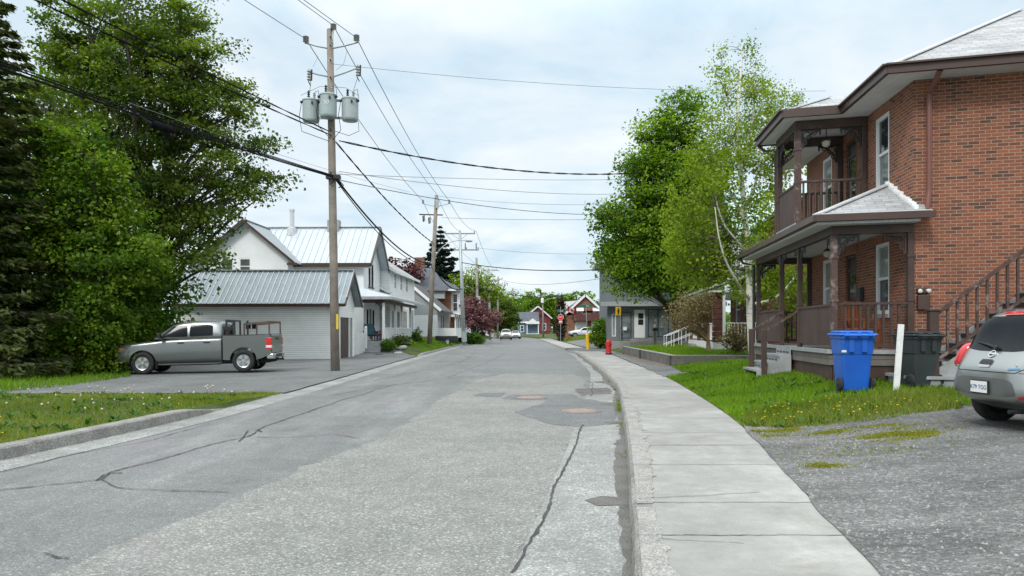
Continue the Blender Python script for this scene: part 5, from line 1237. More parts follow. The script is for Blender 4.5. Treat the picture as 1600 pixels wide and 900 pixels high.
def porch_house():
    M = frame(Vector((11.6, 33.5, 0)), (.99, -.12, 0)); t = T('porch_house', 'neighbouring brick house with stone-block porch columns and green metal roof behind the birch', 'house', (14, 38, .6))
    w, d = 9, 9.5; D = d
    hA = [(D-2.4, D-1.3, 1.9, 3.5), (D-5.0, D-4.0, 1.1, 3.3), (D-7.8, D-6.6, 1.9, 3.5), (D-2.4, D-1.4, 4.7, 6.2)]
    wb, S = body(M, w, d, .2, 6.6, {'A': hA}, brick_mat('dark_brick', (.20, .065, .04), (.14, .045, .03), (.2, .15, .11)), t)
    for h in (hA[0], hA[2], hA[3]): window(S['A'][0], h, t, gm=M_glass)
    b = MB(S['A'][0]); b.box(hA[1][0], hA[1][1], .05, .1, 1.1, 3.3); b.build('door', M_dkdoor, t)
    M_grn = lines_mat('green_metal_roof', (.42, .56, .52), .3, 'U', .006, .4, .06, .7, .1, (.3, .42, .38), .2)
    gable_roof(M, -.6, w+.6, -.5, d+.5, 6.3, 9.6, 'y', M_grn, t, .1)
    gb = MB(M); gb.poly([(0, 0, 6.6), (w, 0, 6.6), (w/2, 0, 9.4)]); gb.build('gable_wall', M_brick2, t)
    # projecting street gable with pale cheek
    G2 = sub(M, (-1.1, 4.2, 0), (0, -1, 0), (1, 0, 0)); b = MB(G2); b.box(0, 3.2, 0, 1.1, 4.4, 6.4); b.prism([(0, 0, 6.4), (3.2, 0, 6.4), (1.6, 0, 8.3)], (0, 1.1, 0)); b.build('street_gable', M_white, t)
    gable_roof(G2, -.4, 3.6, -.4, 4, 6.0, 8.5, 'y', M_grn, t, .08, 0, 'gable_roof')
    dk = MB(M); dk.box(-2.4, 0, -.2, d, .86, 1.02); dk.box(-2.42, -2.36, -.2, d, .55, .858); dk.box(-2.36, 0, -.2, -.14, .55, .858); dk.build('porch_deck', M_white, t)
    sk = MB(M); sk.box(-2.3, -2.26, -.1, d-.1, .2, .55); sk.box(-2.26, 0, -.1, -.06, .2, .55); sk.build('porch_skirt', mat('dark_green_skirt', (.035, .07, .06), .7), t)
    M_block = mat('block_stone', (.13, .05, .042), .9, 0, .3, 3, 14, 1.)
    for y in (.1, 2.6, 5.6, 9.):
        c = MB(M); rr = random.Random(int(y*9))
        for k in range(9): e = .02*rr.random(); c.box(-2.38-e, -1.96+e, y-.21-e, y+.21+e, 1.02+.255*k, 1.02+.255*k+.245, .03)
        c.build('porch_column', M_block, t)
    r = MB(M); r.prism([(-2.8, -.5, 3.4), (.05, -.5, 4.3), (.05, d+.3, 4.3), (-2.8, d+.3, 3.4)], (0, 0, .12)); r.build('porch_roof', mat('pale_green_roof', (.45, .5, .46), .5, 0, .12), t)
    s_ = MB(M); s_.box(-2.7, 0, -.4, d, 3.3, 3.38); s_.build('porch_ceiling', M_white, t)
    railing(M, (-2.2, -.05, 0), (-.05, -.05, 0), 1.02, 1.9, M_white, t, 14, (.05, .05), .025)
    for y0, y1 in ((.3, 2.4), (2.8, 5.4), (5.8, 8.8)): railing(M, (-2.2, y0, 0), (-2.2, y1, 0), 1.02, 1.9, M_white, t, int((y1-y0)*7), (.05, .05), .022)
    p = MB(M); p.box(-2.0, -1.88, -.32, -.2, .5, 3.3); p.build('white_post', M_white, t)
    # front steps with white metal rails
    st = MB(M)
    for k in range(3): st.box(-2.7-.28*k, -2.42-.28*k, 5.7, 7.2, .3, .84-.18*k)
    st.build('front_steps', M_found, t)
    for y in (5.7, 7.2):
        h = MB(M); a = Vector((-2.4, y, 1.9)); c = Vector((-4.0, y, 1.25))
        h.tube([a, c, c-Vector((0, 0, .75))], .022, 6); h.tube([a-Vector((0, 0, .45)), c-Vector((0, 0, .45))], .018, 6)
        for k in range(5): q = a.lerp(c, k/4); h.tube([q, q-Vector((0, 0, .8))], .016, 6)
        h.build('stair_rail', M_white, t)
    b = MB(M); b.box(-.9, -.2, 1.2, 2.2, 6.4, 10.2); b.build('chimney', M_brick2, t) if False else None
porch_house()
# low retaining wall with the raised lawn behind it
def retaining():
    t = T('retaining_wall', 'low stained concrete retaining wall edging the raised lawn', 'wall', (6.3, 29, .2))
    m = mat('stained_concrete', (.12, .115, .105), .95, 0, .3, 1.6, 30, .8, dirt=(.24, .23, .21), dirt_amt=.6)
    b = MB(); b.prism([(6.18, 28.85, .0), (6.42, 28.9, .0), (6.82, 44, .0), (6.58, 44, .0)], (0, 0, .57)); b.build('street_side', m, t)
    b = MB(); b.prism([(6.42, 28.9, 0), (6.2, 28.62, 0), (9.4, 28.35, 0), (16, 28.4, 0), (16, 28.65, 0), (9.4, 28.6, 0)], (0, 0, .575)); b.build('house_side', m, t)
    b = MB(); b.bar((6.3, 28.75, .59), (6.7, 44, .59), .26, .03); b.bar((6.2, 28.75, .592), (9.4, 28.48, .592), .26, .03); b.build('wall_cap', mat('pale_cap', (.26, .25, .23), .9, 0, .2), t)
retaining()
sheet('raised_lawn', terr, ztr, -.02, M_grassground, None, 'raised grassy ground behind the retaining wall', cell=1.5, seed=61)
# ================================================================ vehicles
def carpaint(name, c, metal=.55, rough=.28):
    m = mat(name, c, rough, metal, .04, 1.2, 300, 0, coat=.6); return m
M_tyre = mat('tyre_rubber', (.018, .018, .019), .85, 0, .25, 6, 60, .4, dirt=(.06, .055, .05), dirt_amt=.4)
M_alloy = mat('alloy', (.55, .56, .57), .3, .85, .06)
M_chrome = mat('chrome', (.7, .71, .72), .15, 1., .03)
M_trim = mat('black_trim', (.014, .014, .015), .55, 0, .15)
M_autoglass = glass_mat('auto_glass', (.009, .011, .013), .08, .3); M_autoglass.node_tree.nodes['Principled BSDF'].inputs['Specular IOR Level'].default_value = .12
M_red = mat('red_lens', (.52, .008, .012), .12, 0, .08, 10, 200, .05, coat=.8)
M_clear = mat('clear_lens', (.65, .66, .66), .1, 0, .08, 10, 100, .05, coat=.8)
M_under = mat('underbody', (.012, .012, .012), .9)
def loft(stations, nsub=2):
    """stations: (x, half section from bottom centre to top centre as (y, z)); returns a smooth bmesh-ready MB"""
    b = MB(); rings = []
    for x, h in stations:
        r = [(x, y, z) for y, z in h]+[(x, -y, z) for y, z in h[-2:0:-1]]; rings.append(r)
    n = len(rings[0]); b.v = [Vector(p) for r in rings for p in r]
    for i in range(len(rings)-1):
        for j in range(n): b.f.append([i*n+j, (i+1)*n+j, (i+1)*n+(j+1) % n, i*n+(j+1) % n])
    b.f.append([j for j in range(n)][::1]); b.f.append([(len(rings)-1)*n+j for j in range(n)][::-1])
    me = bpy.data.meshes.new('loft'); me.from_pydata([tuple(p) for p in b.v], [], b.f)
    o = bpy.data.objects.new('loft', me); COL.objects.link(o)
    bm = bmesh.new(); bm.from_mesh(me); bmesh.ops.recalc_face_normals(bm, faces=bm.faces[:]); bm.to_mesh(me); bm.free()
    subsurf(o, nsub); return o
def arches(o, spots, r, w=3.):
    for x, z, y0, y1 in spots:
        b = MB(); b.lathe([(.001, y0), (r, y0), (r, y1), (.001, y1)], 28, (x, 0, z), (0, 1, 0))
        me = bpy.data.meshes.new('cut'); me.from_pydata([tuple(p) for p in b.v], [], b.f)
        bm = bmesh.new(); bm.from_mesh(me); bmesh.ops.remove_doubles(bm, verts=bm.verts[:], dist=.002); bmesh.ops.recalc_face_normals(bm, faces=bm.faces[:]); bm.to_mesh(me); bm.free()
        c = bpy.data.objects.new('cut', me); COL.objects.link(c)
        md = o.modifiers.new('b', 'BOOLEAN'); md.object = c; md.operation = 'DIFFERENCE'; md.solver = 'EXACT'; bake(o); bpy.data.objects.remove(c)
    return o
def bvh_of(o):
    me = o.data; return BVHTree.FromPolygons([v.co.copy() for v in me.vertices], [list(p.vertices) for p in me.polygons])
def place(o, name, m, M, parent, sm=True):
    """turn a helper mesh in car space into a part in world space"""
    me = o.data; me.transform(M); me.materials.clear(); me.name = name; bpy.data.objects.remove(o)
    for pl in me.polygons: pl.use_smooth = sm
    if sm: me.set_sharp_from_angle(angle=math.radians(38))
    return link(name, me, m, parent)
def panel(bv, poly, axis, off, m, M, parent, name, cell=.06, round_=0.):
    d = {'x+': Vector((1, 0, 0)), 'x-': Vector((-1, 0, 0)), 'y+': Vector((0, 1, 0)), 'y-': Vector((0, -1, 0)), 'z-': Vector((0, 0, -1))}[axis]
    pts = []
    n = len(poly)
    if round_:
        q = []
        for i in range(n):
            p = Vector(poly[i]); a = (Vector(poly[i-1])-p); c = (Vector(poly[(i+1) % n])-p); ra = min(round_, a.length*.45); rc = min(round_, c.length*.45); a = p+a.normalized()*ra; c = p+c.normalized()*rc
            for k in range(4): t = k/3; q.append(tuple(a*(1-t)**2+p*2*t*(1-t)+c*t*t))
        poly = q; n = len(poly)
    for i in range(n):
        a = Vector(poly[i]); b_ = Vector(poly[(i+1) % n]); k = max(1, int((b_-a).length/cell))
        for j in range(k): pts.append(a.lerp(b_, j/k))
    P2 = [(p.x, p.y) for p in pts]; inner = []; xs = [p[0] for p in P2]; ys = [p[1] for p in P2]
    x = min(xs)+cell*.5
    while x < max(xs):
        y = min(ys)+cell*.5
        while y < max(ys):
            if inside((x, y), P2): inner.append(Vector((x, y)))
            y += cell
        x += cell
    vv, ee, ff, *_ = delaunay_2d_cdt(pts+inner, [(i, (i+1) % len(pts)) for i in range(len(pts))], [], 1, 1e-4)
    b = MB(M); out = []
    for v in vv:
        o = {'x': Vector((0, v.x, v.y)), 'y': Vector((v.x, 0, v.y)), 'z': Vector((v.x, v.y, 0))}[axis[0]]-d*20
        h, nrm, _, _ = bv.ray_cast(o, d)
        if h is None: h, nrm, _, _ = bv.find_nearest(o+d*20)
        if nrm.dot(d) > 0: nrm = -nrm
        out.append(h+nrm*off*.3-d*off)
    b.v = [M @ p for p in out]; b.f = [list(f) for f in ff]
    return b.build(name, m, parent, sm=True)
def wheel(M, x, y, z, r, w, parent, side, spokes=5, rimr=.66):
    """side +1: hub faces +y"""
    t = MB(M); ax = (0, side, 0); o = (x, y, z)
    t.lathe([(r*rimr, -w/2), (r*.93, -w/2), (r, -w*.36), (r, w*.36), (r*.93, w/2), (r*rimr, w/2), (r*rimr, -w/2)], 32, o, ax); ty = t.build('tyre', M_tyre, parent, sm=True)
    b = MB(M); b.lathe([(r*rimr*.99, -w/2), (r*rimr*.99, w*.42), (r*rimr*.93, w*.45), (r*rimr*.9, w*.3), (r*.18, w*.22), (.001, w*.22)], 28, o, ax); rm = b.build('wheel_barrel', M_trim, ty)
    b = MB(M); c = Vector(o)+Vector((0, side*w*.36, 0))
    for k in range(spokes):
        a = 2*math.pi*k/spokes+.3; e = Vector((math.cos(a), 0, math.sin(a))); g = Vector((-e.z, 0, e.x))
        q = [c+e*r*.1+g*r*.09, c+e*r*rimr*.93+g*r*.14, c+e*r*rimr*.93-g*r*.14, c+e*r*.1-g*r*.09]; b.prism(q, (0, side*w*.10, 0))
    b.lathe([(r*rimr*.9, w*.38), (r*rimr*.99, w*.47), (r*rimr*.97, w*.5), (r*rimr*.88, w*.46)], 28, o, ax); b.lathe([(r*.16, w*.3), (r*.15, w*.49), (.001, w*.5)], 14, o, ax)
    b.build('rim', M_alloy, ty)
    return ty
def sec(zb, zt, wl, wm, wb, wr, zbelt, crown=.03):
    return [(0, zb), (wl*.7, zb), (wl, zb+.07), (wm, lerp(zb, zbelt, .5)), (wb, zbelt), (lerp(wb, wr, .85), lerp(zbelt, zt, .8)), (wr*.72, zt-crown*.3), (0, zt)]

def hatchback():
    # x = 0 at the rear bumper, nose towards +x
    X0, Yc = 5.86, 9.2; zgd = zg(6.6, 9.6)+.015
    M = frame(Vector((X0, Yc, zgd)), (1, .04, -.0)); t = T('hatchback_car', 'silver-grey hatchback parked nose-in on the gravel by the outside stair', 'car', (X0+1.9, Yc, zgd))
    S = [(.0, sec(.40, .70, .40, .42, .40, .36, .6)), (.04, sec(.37, .78, .58, .61, .53, .48, .67)), (.12, sec(.34, .88, .69, .735, .60, .54, .74)), (.22, sec(.31, 1.0, .75, .805, .68, .60, .82)), (.32, sec(.28, 1.16, .79, .832, .75, .61, .88)), (.40, sec(.23, 1.36, .80, .835, .78, .60, .93)), (.47, sec(.23, 1.475, .80, .835, .79, .585, .95)),
         (.8, sec(.22, 1.515, .80, .835, .79, .575, .96)), (1.5, sec(.21, 1.525, .80, .835, .79, .57, .96)), (2.1, sec(.21, 1.50, .80, .835, .79, .57, .95)), (2.45, sec(.21, 1.36, .80, .835, .785, .6, .94)), (2.85, sec(.21, 1.08, .80, .83, .77, .64, .9)), (3.2, sec(.22, .96, .78, .815, .74, .6, .82)), (3.55, sec(.24, .84, .72, .76, .68, .52, .7)), (3.75, sec(.28, .68, .58, .62, .58, .45, .58)), (3.83, sec(.34, .58, .42, .45, .42, .36, .5))]
    o = loft(S, 2); arches(o, [(.72, .30, .55, 1.2), (.72, .30, -1.2, -.55), (3.17, .30, .55, 1.2), (3.17, .30, -1.2, -.55)], .345)
    bv = bvh_of(o)
    # rear window, pillars, lamps are laid on the shell
    def R(poly, off, m, name, cell=.05, rd=.03, par=None): return panel(bv, poly, 'x+', off, m, M, par or t, name, cell, rd)
    def mir(p): return [(-y, z) for y, z in p[::-1]]
    gl = R([(-.66, 1.0), (-.60, 1.13), (-.50, 1.34), (-.46, 1.40), (.46, 1.40), (.50, 1.34), (.60, 1.13), (.66, 1.0), (.3, .965), (-.3, .965)], .006, M_autoglass, 'rear_window', .05, .05)
    R([(.20, 1.415), (.17, 1.46), (-.17, 1.46), (-.20, 1.415)], .02, M_red, 'brake_light', .03, .015)
    for s in (1, -1):
        tl = [(.60, .76), (.575, .86), (.60, 1.0), (.64, 1.10), (.76, 1.08), (.82, .92), (.81, .76), (.72, .71)]
        if s < 0: tl = mir(tl)
        b = MB(M); lb = bmesh.new(); bmesh.ops.create_uvsphere(lb, u_segments=20, v_segments=14, radius=1.)
        for v_ in lb.verts:
            q_ = [math.copysign(abs(c_)**.62, c_) for c_ in v_.co]; zz_ = q_[2]*.165
            v_.co = Vector((.315+q_[0]*.14+zz_*.42, s*(.695-zz_*.10)+q_[1]*.088, .90+zz_))
        b.bm(lb); l = b.build('tail_light', M_red, t, sm=True)
        iv = [(.70, .79), (.68, .90), (.73, .96), (.77, .88), (.765, .79)]
        b = MB(M); b.lathe([(.001, -.008), (.045, -.006), (.05, .012), (.001, .02)], 14, (.200, s*.72, .86), (-1, s*.25, 0)); b.build('reverse_lens', M_clear, l)
        rf = [(.56, .40), (.56, .43), (.72, .45), (.72, .42)]
        R(rf if s > 0 else mir(rf), .012, M_red, 'reflector', .03, .005)
    # seams, bumper step, plate recess, handle
    def line(pts, name, w=.006, m=M_trim, off=.002):
        q = []
        for i in range(len(pts)-1):
            a = Vector(pts[i]); c = Vector(pts[i+1]); n = max(2, int((c-a).length/.03))
            for k in range(n): q.append(a.lerp(c, k/n))
        q.append(Vector(pts[-1])); out = []
        for p in q:
            h, nn, _, _ = bv.ray_cast(Vector((-5, p.x, p.y)), Vector((1, 0, 0)))
            if h is not None: out.append(h-Vector((off, 0, 0)))
        b = MB(M); b.tube(out, w, 5); return b.build(name, m, t)
    line([(-.70, 1.02), (-.60, .86), (-.585, .76), (-.52, .715), (.52, .715), (.585, .76), (.60, .86), (.70, 1.02)], 'hatch_seam', .005)
    line([(-.80, .70), (-.62, .715), (-.55, .712)], 'bumper_seam', .004); line([(.80, .70), (.62, .715), (.55, .712)], 'bumper_seam', .004)
    R([(-.56, .44), (-.50, .61), (-.36, .64), (.36, .64), (.50, .61), (.56, .44), (.36, .42), (-.36, .42)], .004, mat('recess_grey', (.17, .18, .18), .4, .5), 'plate_recess', .05, .06)
    R([(-.11, .80), (-.10, .86), (.10, .86), (.11, .80)], .012, M_trim, 'hatch_handle', .03, .02)
    R([(-.10, .765), (-.10, .795), (.10, .795), (.10, .765)], .008, mat('handle_recess', (.45, .46, .46), .3, .6), 'handle_recess', .03, .01)
    h, _, _, _ = bv.ray_cast(Vector((-5, 0, .53)), Vector((1, 0, 0))); hx = h.x
    b = MB(M); b.box(hx-.03, hx-.012, -.165, .165, .435, .605, .006); pl = b.build('plate_frame', M_trim, t)
    b = MB(M); b.box(hx-.034, hx-.0295, -.15, .15, .45, .59); lp = b.build('licence_plate', M_white, pl)
    PM = M @ upright((hx-.036, 0, .515), (0, -1, 0)); text_obj('plate_text', 'K79 TGG', .074, PM, mat('plate_ink', (.05, .08, .22), .5), lp, .001)
    # round emblem with bar, badges
    h, nrm, _, _ = bv.ray_cast(Vector((-5, 0, .925)), Vector((1, 0, 0))); b = MB(M)
    b.lathe([(.043, .0), (.056, .0), (.056, .016), (.043, .016), (.043, .0)], 24, h, nrm); b.bar(h+nrm*.012+Vector((0, -.058, 0)), h+nrm*.012+Vector((0, .058, 0)), .016, .014, nrm); b.build('emblem', M_chrome, t)
    for y, z, s, k in ((.50, .76, 'MICRA', .042), (-.50, .80, 'SV', .045)):
        h, nrm, _, _ = bv.ray_cast(Vector((-5, y, z)), Vector((1, 0, 0))); text_obj('badge', s, k, M @ upright(h+Vector((-.006, 0, 0)), (.15 if y > 0 else -.15, -1, 0)), M_chrome, t, .003)
    R([(-.42, .745), (-.43, .765), (-.55, .775), (-.56, .755)], .008, mat('blue_badge', (.03, .25, .5), .3), 'badge', .02, .008)
    # wiper
    h, nrm, _, _ = bv.ray_cast(Vector((-5, -.02, .985)), Vector((1, 0, 0))); h2, n2, _, _ = bv.ray_cast(Vector((-5, .42, 1.06)), Vector((1, 0, 0)))
    b = MB(M); b.lathe([(.03, 0), (.03, .05), (.001, .055)], 10, h, nrm); b.tube([h+nrm*.05, h.lerp(h2, .5)+nrm*.05, h2+n2*.02], [.016, .013, .008], 6); b.build('rear_wiper', M_trim, t)
    # side windows, door line, underside, exhaust
    for ax in ('y-', 'y+'):
        panel(bv, [(.62, 1.0), (.75, 1.36), (1.1, 1.43), (1.95, 1.42), (2.55, 1.0)], ax, .006, M_autoglass, M, t, 'side_window', .06, .05)
    panel(bv, [(2.2, -.52), (2.8, -.62), (2.8, .62), (2.2, .52)], 'z-', .006, M_autoglass, M, t, 'windscreen', .08, .05)
    b = MB(M); b.box(.55, 3.6, -.6, .6, .2, .34); b.build('underbody', M_under, t)
    b = MB(M); b.tube([(.05, -.42, .25), (.6, -.42, .24)], .026, 8); b.build('exhaust_pipe', M_trim, t)
    b = MB(M); b.tube([(.45, -.6, .3), (.45, .6, .3)], .04, 8); b.build('rear_axle', M_under, t)
    place(o, 'body', carpaint('paint_silver_grey', (.30, .315, .305)), M, t)
    for x in (.72, 3.17):
        for s in (1, -1): wheel(M, x, s*.73, .30, .30, .185, t, s)
hatchback()

def pickup():
    # x = 0 at the front bumper, tail towards +x
    Yn = 28.35; zf, zr_ = zg(-14.2, 28.5), zg(-10.6, 28.6)
    ang = math.radians(1.2)
    M = frame(Vector((-14.95, 27.85, -.10)), (1, .085, .022), (-.085, 1, 0)); M[0][2] = -.02; M = M @ Matrix.Translation((.30, .1, .02)) @ Matrix.Scale(.97, 4)
    t = T('pickup_truck', 'silver-grey crew-cab pickup with ladder rack parked nose into the bushes', 'pickup truck', (-12, 28.3, 0))
    # y: near side is -y (camera side). half width 1.0
    def s(zb, zt, w, wt, zm): return [(0, zb), (w*.8, zb), (w*.985, zb+.08), (w, zm), (wt*1.005, zt-.09), (wt*.96, zt-.015), (wt*.6, zt), (0, zt+.015)]
    S = [(.0, s(.45, 1.02, .82, .74, .8)), (.05, s(.40, 1.10, .93, .86, .8)), (.2, s(.38, 1.15, .99, .93, .8)), (.8, s(.36, 1.21, 1.0, .95, .8)), (1.5, s(.36, 1.27, 1.0, .95, .85)), (1.75, s(.36, 1.31, 1.0, .95, .88)), (2.6, s(.36, 1.33, 1.0, .955, .9)), (3.5, s(.36, 1.34, 1.0, .955, .9)), (3.93, s(.36, 1.345, 1.0, .955, .9)), (3.96, s(.37, 1.345, .998, .953, .9))]
    o = loft(S, 2); arches(o, [(1.0, .42, .6, 1.4), (1.0, .42, -1.4, -.6)], .50); bv = bvh_of(o)
    paint = carpaint('paint_steel_grey', (.155, .168, .165))
    def ln(pts, par, name='panel_seam', w=.006):
        out = []
        for x, z in pts:
            h, n, _, _ = bv.ray_cast(Vector((x, -5, z)), Vector((0, 1, 0)))
            if h is not None: out.append(h-Vector((0, .001, 0)))
        b = MB(M); b.tube(out, w, 4); return b.build(name, M_trim, par)
    cab = None
    # cab upper
    def g(zt, w0, w1, z0=1.28): return [(0, z0), (w0*.8, z0), (w0, z0+.03), (lerp(w0, w1, .5), lerp(z0, zt, .5)), (w1+.015, zt-.09), (w1-.05, zt-.02), (w1*.6, zt), (0, zt+.01)]
    S2 = [(1.28, g(1.34, .86, .82)), (1.48, g(1.45, .93, .85)), (1.78, g(1.68, .945, .80)), (2.12, g(1.91, .95, .75)), (2.5, g(1.99, .95, .735)), (3.3, g(2.01, .95, .735)), (3.75, g(1.98, .95, .735)), (3.90, g(1.92, .945, .735)), (3.95, g(1.8, .94, .75))]
    o2 = loft(S2, 2); bv2 = bvh_of(o2)
    w1 = panel(bv2, [(1.62, 1.39), (1.74, 1.50), (2.1, 1.79), (2.62, 1.845), (2.66, 1.40)], 'y+', .008, M_autoglass, M, t, 'door_window', .06, .04)
    w2 = panel(bv2, [(2.73, 1.40), (2.73, 1.845), (3.4, 1.845), (3.58, 1.80), (3.60, 1.42)], 'y+', .008, M_autoglass, M, t, 'door_window', .06, .05)
    panel(bv2, [(-.72, 1.42), (-.66, 1.80), (.66, 1.80), (.72, 1.42)], 'x-', .008, M_autoglass, M, t, 'rear_window', .08, .05)
    panel(bv2, [(1.42, -.80), (2.06, -.68), (2.06, .68), (1.42, .80)], 'z-', .008, M_autoglass, M, t, 'windscreen', .08, .05)
    for pts in ([(2.69, 1.33), (2.69, .9), (2.69, .5)], [(1.78, 1.3), (1.72, .9), (1.74, .5)], [(3.62, 1.34), (3.63, .95), (3.5, .6)], [(1.74, .5), (2.6, .48), (3.48, .55)]): ln(pts, t)
    for x in (2.42, 3.38):
        h, n, _, _ = bv.ray_cast(Vector((x, -5, 1.17)), Vector((0, 1, 0))); b = MB(M); b.box(x-.12, x+.12, h.y-.035, h.y-.004, 1.145, 1.19, .01); b.build('door_handle', M_trim, t)
    b = MB(M); b.box(1.62, 1.74, -1.20, -1.0, 1.36, 1.56, .03); b.bar((1.68, -1.02, 1.4), (1.71, -.92, 1.38), .05, .05); b.build('side_mirror', M_trim, t)
    b = MB(M); b.tube([(1.6, -1.0, .36), (1.75, -1.04, .35), (3.85, -1.04, .35), (3.95, -1.0, .37)], .045, 8); b.build('running_board', M_trim, t)
    l = panel(bv, [(-.93, .86), (-.95, 1.0), (-.55, 1.0), (-.55, .86)], 'x+', .01, M_clear, M, t, 'headlight', .06, .03)
    panel(bv, [(.06, .87), (.06, .98), (.36, 1.0), (.3, .9)], 'y+', .01, mat('amber_lens', (.5, .22, .08), .2), M, t, 'marker_light', .05, .02)
    b = MB(M); b.box(-.06, .2, -.95, .95, .38, .62, .05); b.build('front_bumper', M_trim, t)
    place(o, 'body', paint, M, t); place(o2, 'cab', paint, M, t)
    # bed: one open box with wheel openings
    b = MB(M); Z0, Z1 = .46, 1.40; bx0, bx1 = 3.99, 5.78
    def side_pts(y):
        pts = [(bx0, y, Z0+.02), (bx0, y, Z1)]; pts += [(bx1-.02, y, Z1-.02), (bx1, y, .66)]; pts += [(5.45, y, .52)]
        for k in range(13): a = math.pi*(.0+k/12); pts.append((4.74+.50*math.cos(a), y, .46+.48*math.sin(a)*1.02))
        return pts
    for y in (-1., .88): b.prism(side_pts(y), (0, .12, 0))
    b.box(bx0, bx1, -.88, .88, .72, .78); b.box(bx0, bx0+.05, -.88, .88, .78, Z1)
    bed = b.build('bed', paint, t)
    b = MB(M); b.box(bx0-.01, bx1, -1.01, -.86, Z1+.002, Z1+.03, .01); b.box(bx0-.01, bx1, .86, 1.01, Z1+.002, Z1+.03, .01); b.build('bed_rail', M_trim, bed)
    b = MB(M); b.box(5.72, 5.80, -.87, .87, .70, 1.40, .02); tg = b.build('tailgate', paint, t)
    b = MB(M); b.box(5.80, 5.815, -.25, .25, 1.2, 1.3, .01); b.build('handle', M_trim, tg)
    b = MB(M); b.box(5.62, 5.87, -.99, .99, .47, .68, .04); bp = b.build('rear_bumper', M_chrome, t)
    b = MB(M); b.box(5.868, 5.885, -.45, .45, .53, .66); b.box(5.7, 6.05, -.05, .05, .40, .47); b.lathe([(.001, .47), (.03, .48), (.035, .52), (.001, .55)], 8, (6.0, 0, 0)); b.build('tow_hitch', M_trim, bp)
    for y in (-1.004, .86):
        b = MB(M); b.box(5.60, 5.805, y, y+.145, .84, 1.30, .02); l = b.build('tail_light', M_red, t)
        b = MB(M); b.box(5.595, 5.812, y-.003, y+.148, .90, 1.0, .01); b.build('reverse_lens', M_clear, l)
    b = MB(M); b.box(5.28, 5.30, -1.0, -.8, .22, .55); b.box(1.5, 1.52, -1.0, -.8, .2, .5); b.build('mud_flap', M_trim, t)
    b = MB(M); b.box(.4, 5.6, -.8, .8, .32, .5); b.build('chassis', M_under, t)
    # rack: black uprights behind the cab and a wooden rail frame over the box
    r = MB(M)
    for x, y in ((4.12, -.93), (4.42, -.93), (4.12, .93), (4.42, .93)): r.box(x-.03, x+.03, y-.03, y+.03, 1.43, 2.0)
    r.box(4.1, 4.44, -.95, -.9, 1.62, 1.66); r.box(4.1, 4.44, -.95, -.9, 1.9, 1.94); r.box(4.08, 4.15, -.93, .93, 1.95, 2.02); r.bar((4.15, -.93, 1.45), (4.4, -.93, 1.9), .05, .05, (0, 1, 0))
    r.build('ladder_rack', M_trim, t)
    r = MB(M); r.bar((4.78, -.93, 1.43), (4.78, -.93, 1.83), .05, .05, (1, 0, 0)); r.bar((5.72, -.93, 1.42), (5.72, -.93, 1.9), .05, .05, (1, 0, 0)); r.bar((4.76, -.93, 1.82), (5.74, -.93, 1.90), .06, .07)
    r.bar((4.78, .93, 1.43), (4.78, .93, 1.83), .05, .05, (1, 0, 0)); r.bar((5.72, .93, 1.42), (5.72, .93, 1.9), .05, .05, (1, 0, 0)); r.bar((4.76, .93, 1.82), (5.74, .93, 1.90), .06, .07); r.bar((5.72, -.93, 1.9), (5.72, .93, 1.9), .06, .06)
    r.build('wooden_rail', mat('old_timber', (.10, .065, .042), .8, 0, .25), t)
    for x in (1.0, 4.74):
        for sd in (-1, 1): wheel(M, x, sd*.85, .42, .42, .27, t, sd, 5, .62)
pickup()
